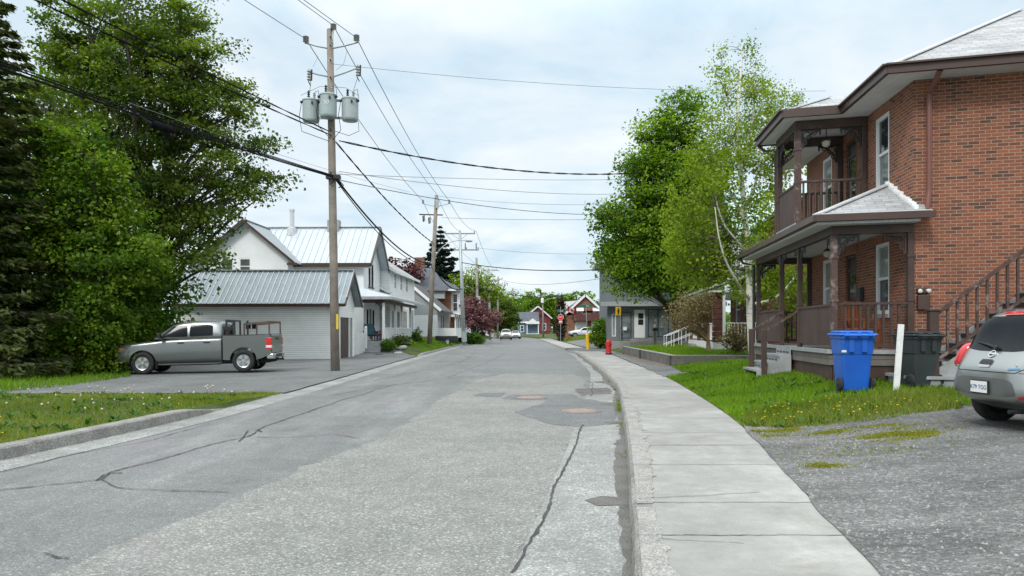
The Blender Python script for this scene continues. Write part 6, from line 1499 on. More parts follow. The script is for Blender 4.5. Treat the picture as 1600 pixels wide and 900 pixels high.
def small_car(name, label, M, paint, kind='sedan', detail=True):
    t = T(name, label, 'car', M @ Vector((2.2, 0, 0)))
    if kind == 'sedan': S = [(0, sec(.36, .66, .6, .64, .6, .5, .56)), (.1, sec(.28, .8, .76, .8, .76, .62, .7)), (.6, sec(.22, .93, .82, .86, .8, .66, .82)), (1.3, sec(.2, 1.02, .83, .87, .81, .66, .9)), (1.9, sec(.2, 1.34, .83, .87, .80, .6, .93)), (2.3, sec(.2, 1.41, .83, .87, .80, .57, .94)), (3.0, sec(.2, 1.41, .83, .87, .80, .57, .94)), (3.5, sec(.2, 1.28, .83, .87, .80, .6, .94)), (3.95, sec(.22, 1.06, .82, .86, .79, .64, .93)), (4.4, sec(.27, .98, .76, .8, .74, .62, .85)), (4.55, sec(.36, .8, .6, .64, .6, .5, .7))]; h = 1.41
    else: S = [(0, sec(.42, .82, .7, .74, .7, .6, .7)), (.12, sec(.34, 1.0, .82, .86, .82, .7, .9)), (.8, sec(.28, 1.1, .87, .91, .85, .72, 1.0)), (1.3, sec(.27, 1.2, .88, .92, .86, .72, 1.05)), (1.95, sec(.27, 1.64, .88, .92, .85, .64, 1.07)), (2.5, sec(.27, 1.70, .88, .92, .85, .62, 1.07)), (3.8, sec(.27, 1.69, .88, .92, .85, .62, 1.07)), (4.3, sec(.3, 1.5, .87, .91, .84, .64, 1.06)), (4.5, sec(.4, 1.1, .8, .84, .78, .62, .95))]; h = 1.7
    wr = .31 if kind == 'sedan' else .36; ax_ = (.85, 3.55) if kind == 'sedan' else (.9, 3.6)
    o = loft(S, 2); arches(o, [(x, wr, a, b_) for x in ax_ for a, b_ in ((.55, 1.3), (-1.3, -.55))], wr+.05); bv = bvh_of(o)
    zb = .95 if kind == 'sedan' else 1.12
    for ax in ('y+', 'y-'):
        q = [(1.55, zb), (2.05, h-.12), (2.55, h-.09), (2.6, zb)], [(2.68, zb), (2.66, h-.09), (3.2, h-.13), (3.55, zb)]
        for p in q: panel(bv, p, ax, .008, M_autoglass, M, t, 'side_window', .1, .05)
    zf = (1.04, 1.33) if kind == 'sedan' else (1.2, 1.58)
    panel(bv, [(-.68, zf[0]), (-.56, zf[1]), (.56, zf[1]), (.68, zf[0])], 'x+', .008, M_autoglass, M, t, 'windscreen', .1, .06)
    panel(bv, [(-.60, zf[0]+.03), (-.52, zf[1]-.03), (.52, zf[1]-.03), (.60, zf[0]+.03)], 'x-', .008, M_autoglass, M, t, 'rear_window', .1, .06)
    z0 = .6 if kind == 'sedan' else .78
    for s_ in (-1, 1):
        p = [(s_*.78, z0), (s_*.72, z0+.15), (s_*.42, z0+.11), (s_*.44, z0)]; panel(bv, p if s_ > 0 else p[::-1], 'x+', .012, M_clear, M, t, 'headlight', .06, .03)
        p = [(s_*.76, z0+.1), (s_*.7, z0+.3), (s_*.5, z0+.28), (s_*.5, z0+.12)]; panel(bv, p if s_ > 0 else p[::-1], 'x-', .012, M_red, M, t, 'tail_light', .06, .03)
    panel(bv, [(-.38, z0-.04), (-.4, z0+.1), (.4, z0+.1), (.38, z0-.04)], 'x+', .008, M_trim, M, t, 'grille', .06, .03)
    panel(bv, [(-.6, z0-.26), (-.62, z0-.14), (.62, z0-.14), (.6, z0-.26)], 'x+', .008, M_trim, M, t, 'bumper_opening', .06, .03)
    b = MB(M); b.box(.3, 4.2, -.7, .7, .18, .3); b.build('underbody', M_under, t)
    for s_ in (-1, 1):
        b = MB(M); b.box(1.55, 1.7, s_*.98-.08, s_*.98+.08, zb, zb+.13, .03); b.build('side_mirror', paint, t)
    place(o, 'body', paint, M, t)
    for x in ax_:
        for s_ in (-1, 1): wheel(M, x, s_*(.76 if kind == 'sedan' else .8), wr, wr, .2, t, s_)
    return t
small_car('sedan_car', 'pale silver sedan parked side-on before the brown gabled brick house', frame(Vector((7.55, 99.5, zg(9, 99))), (1, .08, 0)), carpaint('paint_pale_silver', (.62, .63, .64), .4))
small_car('oncoming_car', 'pale beige oncoming van-like car nearest the left kerb', frame(Vector((-.9, 112, .02)), (-.02, 1, 0)), carpaint('paint_beige', (.52, .50, .46), .3), 'suv')
small_car('oncoming_car', 'white oncoming car just behind and right of the beige one', frame(Vector((.65, 124, .02)), (-.04, 1, 0)), carpaint('paint_white', (.62, .63, .65), .2), 'sedan')
# ================================================================ poles, wires, signs and small things
M_pole = mat('weathered_pole', (.25, .215, .18), .9, 0, .22, 2.2, 30, .6, dirt=(.11, .085, .065), dirt_amt=.6)
M_polegrey = mat('grey_timber_pole', (.27, .25, .225), .9, 0, .2, 2.2, 30, .6, dirt=(.14, .12, .10), dirt_amt=.5)
M_steel = mat('galvanised_steel', (.38, .42, .42), .5, .5, .12, 2, 30, .15)
M_tank = mat('transformer_grey', (.33, .385, .385), .45, 0, .08, 2, 30, .1, dirt=(.24, .28, .28), dirt_amt=.4)
M_ins = mat('porcelain_grey', (.33, .33, .32), .25, 0, .1)
M_wire = mat('wire_black', (.009, .009, .010), .85, spec=.15); M_wireg = mat('wire_grey', (.16, .17, .18), .6)
def insulator(o, r, h, parent, ax=(0, 0, 1), m=None):
    b = MB(); n = 4; prof = [(.02, 0)]
    for k in range(n): prof += [(r*.55, h*k/n), (r, h*(k+.35)/n), (r*.55, h*(k+.7)/n)]
    b.lathe(prof+[(r*.5, h), (.001, h)], 12, o, ax); return b.build('insulator', m or M_ins, parent)
def pole1():
    base = Vector(P(524, 580, 28.3)); base.z = .0; top = P(515.5, 46, 28.3); X = top.x
    t = T('transformer_pole', 'tall weathered wooden utility pole carrying three grey transformers', 'utility pole', base)
    b = MB(); b.tube([base-Vector((0, 0, .2)), base.lerp(top, .33), base.lerp(top, .66), top], [.175, .155, .14, .12], 14); pl = b.build('pole', M_pole, t, sm=True)
    b = MB(); q = base.lerp(top, .145); b.box(q.x+.09, q.x+.172, q.y-.15, q.y-.06, q.z-.3, q.z+.28, .01); b.build('yellow_marker', mat('yellow_tag', (.6, .45, .03), .5), pl)
    def at_(u, v, dy=0.): return P(u, v, 28.3+dy)
    # street-light style steel arms with insulators
    b = MB(); a = at_(515, 68); b.tube([a, a+Vector((0, 0, .05)), Vector((at_(520, 60).x, 28.2, a.z)), at_(521, 45, -.1)], .03, 6); b.build('top_bracket', M_steel, t); insulator(at_(521, 46, -.1), .12, .22, t)
    for (u, v), (u0, v0) in (((478, 67), (514, 76)), ((557, 66), (518, 76)), ((483, 112), (514, 120)), ((556, 106), (518, 121))):
        b = MB(); b.tube([at_(u0, v0), at_((u+u0)/2, (v+v0)/2+1, -.3), at_(u-2 if u < 515 else u+3, v, -.5)], .028, 6); b.build('arm', M_steel, t)
    insulator(at_(478, 66, -.5), .12, .24, t); insulator(at_(557, 64, -.5), .12, .24, t)
    for u, v in ((483, 108), (559, 101)):
        c = at_(u, v+18, -.5); f = insulator(c, .085, .42, t); b = MB(); b.tube([c+Vector((.09, 0, .0)), c+Vector((.1, 0, .42))], .03, 6); b.tube([c+Vector((-.03, 0, -.02)), c+Vector((.06, 0, -.2))], .02, 6); b.build('fuse_tube', M_trim, f)
    # three transformer cans
    for u, v0, v1, dy, nm in ((486, 191, 156, -.15, 'a'), (513, 184, 148, -.42, 'b'), (547, 189, 154, -.15, 'c')):
        c = at_(u, v0, dy); h = (v0-v1)/F*28.3; r = .315
        b = MB(); b.lathe([(r*.55, -.02), (r*.9, 0), (r*.97, .04), (r, .08), (r, h-.08), (r*1.06, h-.07), (r*1.06, h-.03), (r*.96, h), (r*.5, h+.05), (.001, h+.06)], 24, c); tk = b.build('transformer_tank', M_tank, t, sm=False)
        for dx, hh in ((-.10, .34), (.12, .26)):
            insulator(c+Vector((dx, .03, h+.02)), .06, hh, tk, m=M_trim if dx < 0 else M_ins)
        b = MB(); b.tube([c+Vector((-.28, -.12, h-.12)), c+Vector((-.36, -.16, h-.14))], .05, 8); b.build('terminal', M_trim, tk); b = MB(); b.tube([c+Vector((.28, -.12, h-.12)), c+Vector((.36, -.16, h-.14))], .05, 8); b.build('terminal', M_trim, tk); b = MB(); b.box(c.x+.1, c.x+.16, c.y-r-.04, c.y-r+.02, c.z+h-.25, c.z+h-.15); b.build('tap_switch', M_trim, tk)
        b = MB(); b.tube([c+Vector((.14, .03, h+.3)), c+Vector((.3, -.1, h+.32)), c+Vector((.36, -.16, h-.05))], .01, 5); b.tube([c+Vector((-.32, -.14, h-.12)), c+Vector((-.42, -.1, .2)), c+Vector((-.35, .0, -.35)), Vector((X+.1, 28.2, c.z-.75))], .012, 5); b.build('jumper_wire', M_wire, tk)
        if nm == 'b': text_obj('marking', '50', .2, upright((c.x, c.y-r-.003, c.z+.5), (1, 0, 0)), M_white, tk, .002)
    for z in (at_(0, 186).z, at_(0, 159).z):
        b = MB(); b.box(X-.75, X+.8, 28.12, 28.2, z-.04, z+.04); b.build('mounting_bar', M_steel, t)
    b = MB(); b.tube([at_(486, 121, -.5), at_(484, 145, -.3)], .01, 4); b.tube([at_(559, 121, -.5), at_(552, 142, -.3)], .01, 4); b.tube([at_(560, 190, -.2), at_(561, 205, -.2), at_(545, 212, -.1), at_(524, 205, -.1)], .013, 5); b.tube([at_(470, 149, -.2), at_(500, 135, -.2), at_(540, 137, -.2), at_(561, 150, -.2)], .009, 4); b.tube([at_(497, 88), at_(489, 105, -.4)], .008, 4); b.tube([at_(542, 80, .2), at_(537, 100), at_(525, 110)], .008, 4); b.build('drop_leads', M_wireg, t)
    b = MB(); q = at_(521, 277, -.1); b.box(q.x-.25, q.x+.28, 28.0, 28.25, q.z-.08, q.z+.06); b.tube([q+Vector((-.1, -.1, -.3)), q+Vector((.1, -.15, -.1)), q+Vector((.25, -.1, -.15)), q+Vector((.4, -.05, -.32)), q+Vector((.2, 0, -.4))], .025, 6); b.build('cable_clamp', M_trim, t)
    b = MB()
    for v in (59, 72, 95, 122, 203, 212, 270): c = at_(517, v, -.14); b.tube([c, c-Vector((0, .12, 0))], .03, 6)
    b.build('bolts', M_trim, t)
pole1()
def plain_pole(name, label, base, top, r0, r1, m, cat='utility pole'):
    t = T(name, label, cat, base); b = MB(); b.tube([Vector(base)-Vector((0, 0, .3)), Vector(base).lerp(Vector(top), .5), top], [r0, (r0+r1)/2, r1], 12); b.build('pole', m, t, sm=True); return t
def crossarm(t, c, L_, m, ax=(1, 0, 0), ins=True, h=.11, brace=True):
    c = Vector(c); e = Vector(ax).normalized(); b = MB(); b.bar(c-e*L_/2, c+e*L_/2, h, h)
    if brace: b.bar(c-e*L_*.28, c-Vector((0, 0, .6)), .03, .03); b.bar(c+e*L_*.28, c-Vector((0, 0, .6)), .03, .03)
    o = b.build('crossarm', m, t)
    if ins:
        for k in (-.48, .0, .48): insulator(c+e*L_*k+Vector((0, 0, h/2)), .07, .2, o)
    return o
def lamp_arm(t, a, p1, head, par='lamp_arm'):
    a = Vector(a); b = MB(); b.tube(quadbez(a, Vector(p1), Vector(head), 10), .035, 6); o = b.build('lamp_arm', M_steel, t)
    h = Vector(head); b = MB(); b.lathe([(.001, -.1), (.10, 0), (.12, .2), (.09, .45), (.001, .5)], 10, h, (1, 0, -.03)); b.build('lamp_head', mat('lamp_head', (.45, .47, .46), .4), o)
Y2 = 55; b2 = P(671, 531, Y2); t2 = P(682, 305, Y2); p2 = plain_pole('leaning_pole', 'leaning weathered wooden pole with street lamp arm beside the white cottage', b2, t2, .18, .13, M_pole)
for (u, v), (u0, v0) in (((661, 318), (681, 323)), ((702, 318), (682, 323))):
    b = MB(); b.tube([P(u0, v0, Y2), P(u, v, Y2)], .03, 6); b.build('arm', M_steel, p2); insulator(P(u, v, Y2), .1, .3, p2)
b = MB(); b.box(t2.x-.05, t2.x+.2, 54.7, 54.85, t2.z-1.0, t2.z-.3); b.build('cable_box', M_steel, p2)
for u, v in ((661, 337), (670, 340)):
    c = P(u, v, Y2); f = MB(); f.tube([c, c-Vector((-.03, 0, .45))], .06, 6); f.tube([c+Vector((.1, 0, .03)), c+Vector((.14, 0, -.42))], .03, 6); f.build('fuse', M_trim, p2)
b = MB(); b.bar(P(655, 335, Y2), P(692, 336, Y2), .08, .08); b.build('crossarm', M_trim, p2)
lamp_arm(p2, P(679, 403, Y2), P(694, 372, Y2), P(728, 376, Y2))
Y3 = 70; p3 = plain_pole('steel_pole', 'grey-green steel street pole with wooden crossarms beyond the leaning pole', P(725, 534, Y3), P(718.5, 360, Y3), .2, .12, M_steel)
crossarm(p3, P(718.5, 365, Y3), 2.9, M_polegrey); crossarm(p3, P(729, 390.5, Y3), 2.3, M_polegrey, brace=False)
b = MB(); b.tube([P(725.5, 534, Y3), P(724.8, 518, Y3)], .25, 12); b.build('base_sleeve', M_steel, p3)
for u in (727, 744): f = MB(); c = P(u, 380, Y3); f.tube([c, c-Vector((0, 0, .6))], .05, 6); f.build('fuse', M_trim, p3)
Y4 = 90; p4 = plain_pole('utility_pole', 'wooden pole with a grey meter cabinet before the pink crabapple', P(747, 529, Y4), P(744.5, 403, Y4), .19, .13, M_polegrey)
c = P(747.5, 469, Y4); b = MB(); b.box(c.x-.28, c.x+.28, c.y-.45, c.y-.15, c.z-.45, c.z+.45, .03); b.build('meter_cabinet', M_steel, p4)
c = P(747.2, 500, Y4); b = MB(); b.lathe([(.001, 0), (.24, 0), (.24, .02), (.001, .02)], 14, c-Vector((0, .2, 0)), (0, -1, 0)); b.build('round_sign', M_white, p4)
Y5 = 112; p5 = plain_pole('utility_pole', 'grey pole with crossarm and lamp standing above the shed', P(765.5, 528, Y5), P(764, 421, Y5), .2, .14, M_steel)
crossarm(p5, P(764, 422, Y5), 2.3, M_polegrey); crossarm(p5, P(771, 438, Y5), 1.9, M_polegrey, brace=False); lamp_arm(p5, P(765, 432, Y5), P(768, 424, Y5), P(775, 422, Y5))
Y6 = 128; p6 = plain_pole('utility_pole', 'thin wooden pole just left of the oncoming beige car', P(777.5, 527, Y6), P(778.5, 432, Y6), .18, .13, M_polegrey); crossarm(p6, P(778, 436, Y6), 1.6, M_polegrey, brace=False)
Y7 = 165; p7 = plain_pole('utility_pole', 'slim distant pole rising over the blue bungalow', P(800.5, 523, Y7), P(801, 450, Y7), .2, .14, M_polegrey)
Y8 = 140; p8 = plain_pole('utility_pole', 'distant pole with a white transformer in front of the red house', P(849, 524, Y8), P(847.5, 462, Y8), .17, .12, M_polegrey)
c = P(847.3, 471, Y8); b = MB(); b.lathe([(.25, 0), (.27, .1), (.27, .8), (.2, .9), (.001, .95)], 12, c-Vector((0, .3, .3))); b.build('transformer_tank', M_white, p8); lamp_arm(p8, P(848.5, 473, Y8), P(855, 466, Y8), P(864, 466, Y8))

# ---- wires
def wire(label, a, c, sag, r=.012, m=None, n=24, group=None, name='overhead_wire', twist=0, strands=1):
    a = Vector(a); c = Vector(c); b = MB()
    for s in range(strands):
        pts = []
        for k in range(n*(4 if twist else 1)+1):
            t = k/(n*(4 if twist else 1)); p = a.lerp(c, t)-Vector((0, 0, sag*4*t*(1-t)))
            if twist: ang = t*twist+6.283*s/strands; p += Vector((0, math.cos(ang), math.sin(ang)))*r*1.1
            pts.append(p)
        b.tube(pts, r, 5)
    o = b.build(name, m or M_wire, None); return tag(o, label, 'wire', group)
gO = 'overhead wires along the street'
prev = Vector((-18.5, -14, 0))
def behind(v): return Vector((prev.x, prev.y, v))
A = P(478, 61, 27.8); B_ = P(521, 40, 28.2); C_ = P(557, 59, 27.8)
wire('thin primary wire leaving the top-left insulator towards the upper left', A, behind(A.z)+Vector((-.6, 0, 0)), .5, .013, M_wireg, group=gO)
wire('thin primary wire leaving the pole-top insulator towards the top edge', B_, behind(B_.z+.4), .5, .013, M_wireg, group=gO)
wire('thin primary wire leaving the top-right insulator towards the top edge', C_, behind(C_.z)+Vector((1., 0, 0)), .5, .013, M_wireg, group=gO)
wire('primary wire from the left insulator of the transformer pole to the leaning pole', A, P(661, 314, Y2), .45, .016, M_wireg, group=gO)
wire('primary wire from the pole top of the transformer pole to the leaning pole top', B_, P(683, 304, Y2), .45, .016, M_wireg, group=gO)
wire('primary wire from the right insulator of the transformer pole to the leaning pole', C_, P(702, 314, Y2), .45, .016, M_wireg, group=gO)
S1 = P(516, 206, 28.1); S2 = P(517, 211, 28.1)
wire('upper twisted black service cable crossing the big maple to the transformer pole', S1, Vector((-18.8, -14, 10.4)), .55, .014, twist=90, strands=2, group=gO)
wire('lower twisted black service cable crossing the big maple to the transformer pole', S2, Vector((-19.3, -14, 10.0)), .6, .014, twist=90, strands=2, group=gO)
wire('twisted black cable falling from the transformers to the leaning pole', P(525, 222, 28.2), P(677, 380, Y2), .3, .022, twist=60, strands=2, group=gO)
Tc = P(522, 276, 28.1)
for k, (lab, dz, r) in enumerate((('heavy lower strand of the black telephone cable bundle at the left', -.05, .028), ('upper strand of the black telephone cable bundle at the left', .03, .020), ('thin top strand of the telephone cable bundle at the left', .09, .014))):
    wire(lab, Tc+Vector((0, 0, dz*.5)), Vector((-19.2, -14, 8.3+dz*2.0)), .75, r, group='telephone cables')
# splice closure hanging on the bundle
def on_line(a, c, sag, t): return a.lerp(c, t)-Vector((0, 0, sag*4*t*(1-t)))
la, lc = Tc, Vector((-19.2, -14, 8.2)); pts = [(abs(((q := on_line(la, lc, .75, k/400)).x/q.y*F+800)-254), k/400) for k in range(200)]; tt = min(pts)[1]
q0 = on_line(la, lc, .75, tt-.012); q1 = on_line(la, lc, .75, tt+.012); mid = (q0+q1)/2-Vector((0, 0, .13)); dr = (q1-q0).normalized()
sp = T('splice_case', 'black cylindrical splice case hanging from the telephone cable at the upper left', 'splice case', mid)
b = MB(); b.lathe([(.04, -.42), (.085, -.36), (.085, -.3), (.105, -.29), (.105, -.1), (.09, -.09), (.09, .05), (.105, .06), (.105, .3), (.06, .36), (.001, .37)], 16, mid, dr); b.build('case', mat('splice_black', (.006, .006, .007), .9, 0, .2, spec=.1), sp)
b = MB(); b.tube([mid+dr*.36, mid+dr*.6+Vector((0, 0, .06)), mid+dr*.85+Vector((0, 0, .13))], .025, 6); b.tube([mid-dr*.2+Vector((0, 0, .08)), mid-dr*.2+Vector((0, 0, .16))], .02, 5); b.build('cable_tail', M_trim, sp)
gT = 'telephone cables'
wire('thick black telephone cable sagging from the transformer pole to the leaning pole', P(524, 277, 28.2), P(674, 413, Y2), .75, .04, group=gT)
wire('second telephone cable below it at the leaning pole', P(524, 280, 28.2), P(673, 414, Y2), .9, .022, group=gT)
wire('looping telephone cable from the leaning pole to the steel pole', P(675, 413, Y2), P(722, 451, Y3), .7, .05, group=gT)
wire('looping telephone cable from the steel pole to the meter pole', P(722, 451, Y3), P(746, 446, Y4), .9, .045, group=gT)
wire('far telephone cable from the meter pole over the olive tree', P(746, 452, Y4), P(800, 458, Y7), .8, .05, group=gT)
wire('far telephone cable passing the red house', P(746, 451, Y4), P(887, 461, 120), .6, .05, group=gT)
wire('dark cable crossing the street from the steel pole to the grey shop', P(720, 410, Y3), P(946, 421, 54.2), .35, .035, group=gT)
gX = 'wires crossing the street'
wire('black service cable crossing from the transformers to the big maple on the right', P(530, 220, 28.2), P(1000, 270, 40), .5, .02, twist=50, strands=2, group=gX)
wire('fine wire crossing high from the transformer pole to above the birch', P(520, 100, 28.2), P(1290, 142, 36), .35, .009, M_wireg, group=gX)
wire('fine wire crossing level to the right maple, highest of the low five', P(524, 272, 28.3), P(1000, 280, 45), .12, .011, M_wireg, group=gX)
wire('fine wire crossing to the right maple, second of the low five', P(530, 268, 28.3), P(1000, 302, 45), .35, .012, M_wireg, group=gX)
wire('fine wire crossing to the right maple, middle of the low five', P(524, 280, 28.3), P(1000, 334, 45), .5, .014, group=gX)
wire('fine wire crossing from the leaning pole top to the right maple', P(683, 306, Y2), P(1000, 318, 45), .3, .012, M_wireg, group=gX)
wire('fine wire from the leaning pole to the right maple, lowest of its three', P(690, 340, Y2), P(1000, 342, 45), .1, .014, M_wireg, group=gX)
wire('faint far wire level with the steel pole crossarm', P(744, 387, Y3), P(960, 396, 60), .25, .014, M_wireg, group=gX)
wire('sagging far wire from the distant pole to the grey shop', P(780, 436, Y6), P(946, 434, 54.5), .7, .02, M_wireg, group=gX)
wire('faint wire passing behind the transformer pole at the left', P(200, 160, 26), P(640, 300, 50), .2, .009, M_wireg, group=gX)
for a, c_, lab in ((P(692, 360, Y3), P(757, 420, Y5), 'left primary wire from the steel pole to the shed pole'), (P(744, 361, Y3), P(771, 420, Y5), 'right primary wire from the steel pole to the shed pole'), (P(661, 314, Y2), P(693, 361, Y3), 'left primary wire from the leaning pole to the steel pole'), (P(683, 305, Y2), P(718, 361, Y3), 'middle primary wire from the leaning pole to the steel pole'), (P(702, 314, Y2), P(744, 361, Y3), 'right primary wire from the leaning pole to the steel pole')):
    wire(lab, a, c_, .5, .016, M_wireg, group=gO)
wire('thin service wire from the bird-topped mast to the big birch at the brick house', P(1000, 282, 40), Vector((12, 31, 6.2)), .3, .012, group=gX)

# ---- street furniture on the right
def hydrant():
    x, y = (951-800)/F*44, 44.; z = zg(x, y); t = T('fire_hydrant', 'red fire hydrant with black base at the sidewalk edge', 'fire hydrant', (x, y, z)); o = Vector((x, y, z)); mr = mat('hydrant_red', (.50, .02, .018), .4, 0, .12, 5, 40, .1)
    b = MB(); b.lathe([(.17, .20), (.155, .24), (.15, .80), (.175, .81), (.175, .85), (.15, .87), (.13, .94), (.06, .98), (.05, 1.03), (.001, 1.04)], 18, o); bd = b.build('barrel', mr, t, sm=False)
    b = MB(); b.lathe([(.15, -.1), (.15, .13), (.20, .14), (.20, .205)], 18, o); b.build('base_flange', M_black, t)
    for ax in ((1, 0, 0), (-1, 0, 0), (0, -1, 0)):
        b = MB(); b.lathe([(.06, .1), (.06, .155), (.07, .155), (.07, .19), (.025, .195), (.025, .21), (.001, .21)], 10, o+Vector((0, 0, .72)), ax); b.build('outlet_cap', mr, t)
hydrant()
def yellow_post():
    x, y = (918-800)/F*55, 55.; z = zg(x, y)-.02; t = T('street_sign_post', 'thin post with green street name blade rising from a yellow guard sleeve', 'street sign', (x, y, z))
    b = MB(); b.tube([(x+.06, y, z-.1), (x-.02, y, z+1.25)], .13, 14); b.lathe([(.13, 0), (.08, .08), (.001, .1)], 14, (x-.02, y, z+1.25)); b.build('yellow_sleeve', mat('safety_yellow', (.75, .42, .015), .5, 0, .08), t)
    tp = P(915.5, 480, 55); b = MB(); b.tube([(x, y, z+1.2), tp], .03, 8); b.build('post', M_steel, t)
    M = frame(tp+Vector((0, 0, .0)), (1, -.12, .05)); b = MB(M); b.box(-.44, .46, -.02, .02, -.02, .2, .01); bl = b.build('street_name_blade', mat('sign_green', (.01, .12, .075), .5), t)
    text_obj('sign_text', 'Rue', .15, M @ upright((.13, -.024, .09), (1, 0, 0)), M_white, bl, .002)
yellow_post()
def stop_sign():
    x, y = (876-800)/F*95, 95.; z = zg(x, y)-.05; t = T('stop_sign', 'red octagonal stop sign with small tab and green street name blade on a grey post', 'stop sign', (x, y, z)); c = P(876, 495.5, 95)
    b = MB(); b.tube([(x, y+.05, z), (c.x, y+.05, c.z+1.35)], .035, 8); b.build('post', M_steel, t)
    def octa(r, y0): return [(c.x+r*math.cos(math.pi/8+k*math.pi/4), y0, c.z+r*math.sin(math.pi/8+k*math.pi/4)) for k in range(8)]
    b = MB(); b.prism(octa(.40, y), (0, -.012, 0)); b.build('white_rim', M_white, t)
    b = MB(); b.prism(octa(.365, y-.014), (0, -.006, 0)); f = b.build('red_face', mat('sign_red', (.55, .012, .02), .4), t)
    text_obj('sign_text', 'ARRÊT', .2, upright((c.x, y-.024, c.z), (1, 0, 0)), M_white, f, .002)
    b = MB(); b.box(c.x-.24, c.x+.24, y-.012, y, c.z-.82, c.z-.44); b.build('red_tab', mat('tab_red', (.6, .2, .2), .5), t)
    b = MB(); b.box(c.x-.2, c.x+.2, y-.018, y-.013, c.z-.62, c.z-.52); b.build('tab_text_band', M_white, t)
    b = MB(); b.box(c.x-.46, c.x+.46, y-.02, y+.02, c.z+.62, c.z+1.0); bl = b.build('street_name_blade', mat('sign_green', (.01, .12, .075), .5), t)
    text_obj('sign_text', 'Ave', .24, upright((c.x+.1, y-.024, c.z+.8), (1, 0, 0)), M_white, bl, .002)
stop_sign()
def walk_sign():
    x, y = (970.5-800)/F*50.5, 50.5; z = zg(x, y); t = T('warning_sign', 'small yellow sign with a black figure on a thin grey post by the shop', 'warning sign', (x, y, z)); c = P(966.5, 486, 50.4)
    b = MB(); b.tube([(x, y+.03, z-.1), (x-.05, y+.03, c.z+.1)], .025, 8); b.build('post', M_steel, t)
    b = MB(); b.box(c.x-.2, c.x+.19, y-.02, y-.005, c.z-.29, c.z+.29, .01); f = b.build('yellow_panel', mat('safety_yellow', (.75, .42, .015), .5, 0, .08), t)
    b = MB(); yy = y-.024; b.lathe([(.001, 0), (.045, 0), (.045, .003), (.001, .003)], 12, (c.x, yy, c.z+.17), (0, -1, 0))
    b.prism([(c.x-.05, yy, c.z+.11), (c.x+.05, yy, c.z+.11), (c.x+.09, yy, c.z-.02), (c.x+.05, yy, c.z), (c.x+.05, yy, c.z-.22), (c.x+.01, yy, c.z-.22), (c.x, yy, c.z-.06), (c.x-.01, yy, c.z-.22), (c.x-.05, yy, c.z-.22), (c.x-.05, yy, c.z), (c.x-.09, yy, c.z-.02)], (0, -.003, 0)); b.build('black_figure', M_black, f)
walk_sign()
def mailbox_post():
    x, y = (1023-800)/F*47, 47.; z = .58; t = T('yard_lamp_post', 'short wooden post with a small lantern and box in front of the shop window', 'post', (x, y, z))
    b = MB(); b.box(x-.09, x+.09, y-.09, y+.09, z-.1, z+.95, .01); b.build('post', M_pole, t)
    b = MB(); b.box(x-.14, x+.18, y-.12, y+.1, z+.95, z+1.12, .02); b.build('box', M_black, t); b = MB(); b.lathe([(.05, 0), (.08, .06), (.07, .18), (.02, .24), (.001, .24)], 10, (x, y, z+1.12)); b.build('lantern', M_lamp, t)
mailbox_post()
b = MB(); x, y = (1000-800)/F*36, 36.; b.tube([(x, y, zg(x, y)-.1), (x, y, zg(x, y)+.42)], .035, 6); b.lathe([(.06, 0), (.06, .03), (.001, .03)], 8, (x, y, zg(x, y)+.42)); tag(b.build('iron_stake', M_black), 'short black iron stake before the retaining wall', 'stake')
# wheeled bins
def bin_(name, label, X, Y, rot, m, ml, h=1.08, w=.62, d=.72):
    z = zg(X, Y)+.015; M = Matrix.Translation((X, Y, z)) @ Matrix.Rotation(rot, 4, 'Z'); t = T(name, label, 'bin', (X, Y, z))
    # local: -y faces the camera (handle and wheels side)
    b = MB(M); lv = [(.0, .40, .42), (.04, .425, .45), (h*.60, .49, .545), (h*.61, .515, .56), (h*.66, .525, .57), (h*.86, .545, .62), (h*.87, .575, .65), (h*.91, .58, .655)]; rows = []
    for zz, ww, dd in lv:
        ww, dd = ww*w/.62, dd*d/.72; c = .05; x, y = ww/2, dd/2
        rows.append([(-x+c, -y, zz), (x-c, -y, zz), (x-c*.3, -y+c*.3, zz), (x, -y+c, zz), (x, y-c, zz), (x-c*.3, y-c*.3, zz), (x-c, y, zz), (-x+c, y, zz), (-x+c*.3, y-c*.3, zz), (-x, y-c, zz), (-x, -y+c, zz), (-x+c*.3, -y+c*.3, zz), (-x+c, -y, zz)])
    b.grid(rows); b.poly(rows[0][:-1][::-1]); b.poly(rows[-1][:-1]); b.build('tub', m, t)
    b = MB(M); x = .31*w/.62; y = .345*d/.72
    b.box(-x, x, -y, y, h*.915, h*.955, .02); b.box(-x*.86, x*.86, -y*.8, y*.86, h*.955, h, .03); lid = b.build('lid', ml, t)
    b = MB(M)
    for k in (-.6, 0, .6): b.box(x*k-.03, x*k+.03, -y-.05, -y+.03, h*.90, h*.97, .01)
    b.tube([(-x*.8, -y-.05, h*.925), (x*.8, -y-.05, h*.925)], .016, 8); b.build('handle', ml, lid)
    for k in (-.33, .33):
        b = MB(M); b.box(x*k-.045, x*k+.045, -.56*d/.72/2-.045, -.50*d/.72/2, h*.64, h*.86, .012); b.build('gusset', m, t)
    b = MB(M); b.tube([(-.30, -.20, .115), (.30, -.20, .115)], .018, 6); b.build('axle', M_trim, t)
    for s in (-1, 1):
        b = MB(M); b.lathe([(.02, -.035), (.10, -.035), (.13, -.02), (.13, .02), (.10, .035), (.02, .035)], 18, (s*.285, -.20, .125), (s, 0, 0)); wh = b.build('wheel', M_tyre, t, sm=False)
        b = MB(M); b.lathe([(.055, .03), (.05, .045), (.001, .045)], 10, (s*.285, -.20, .125), (s, 0, 0)); b.build('hub', M_trim, wh)
    return t, M
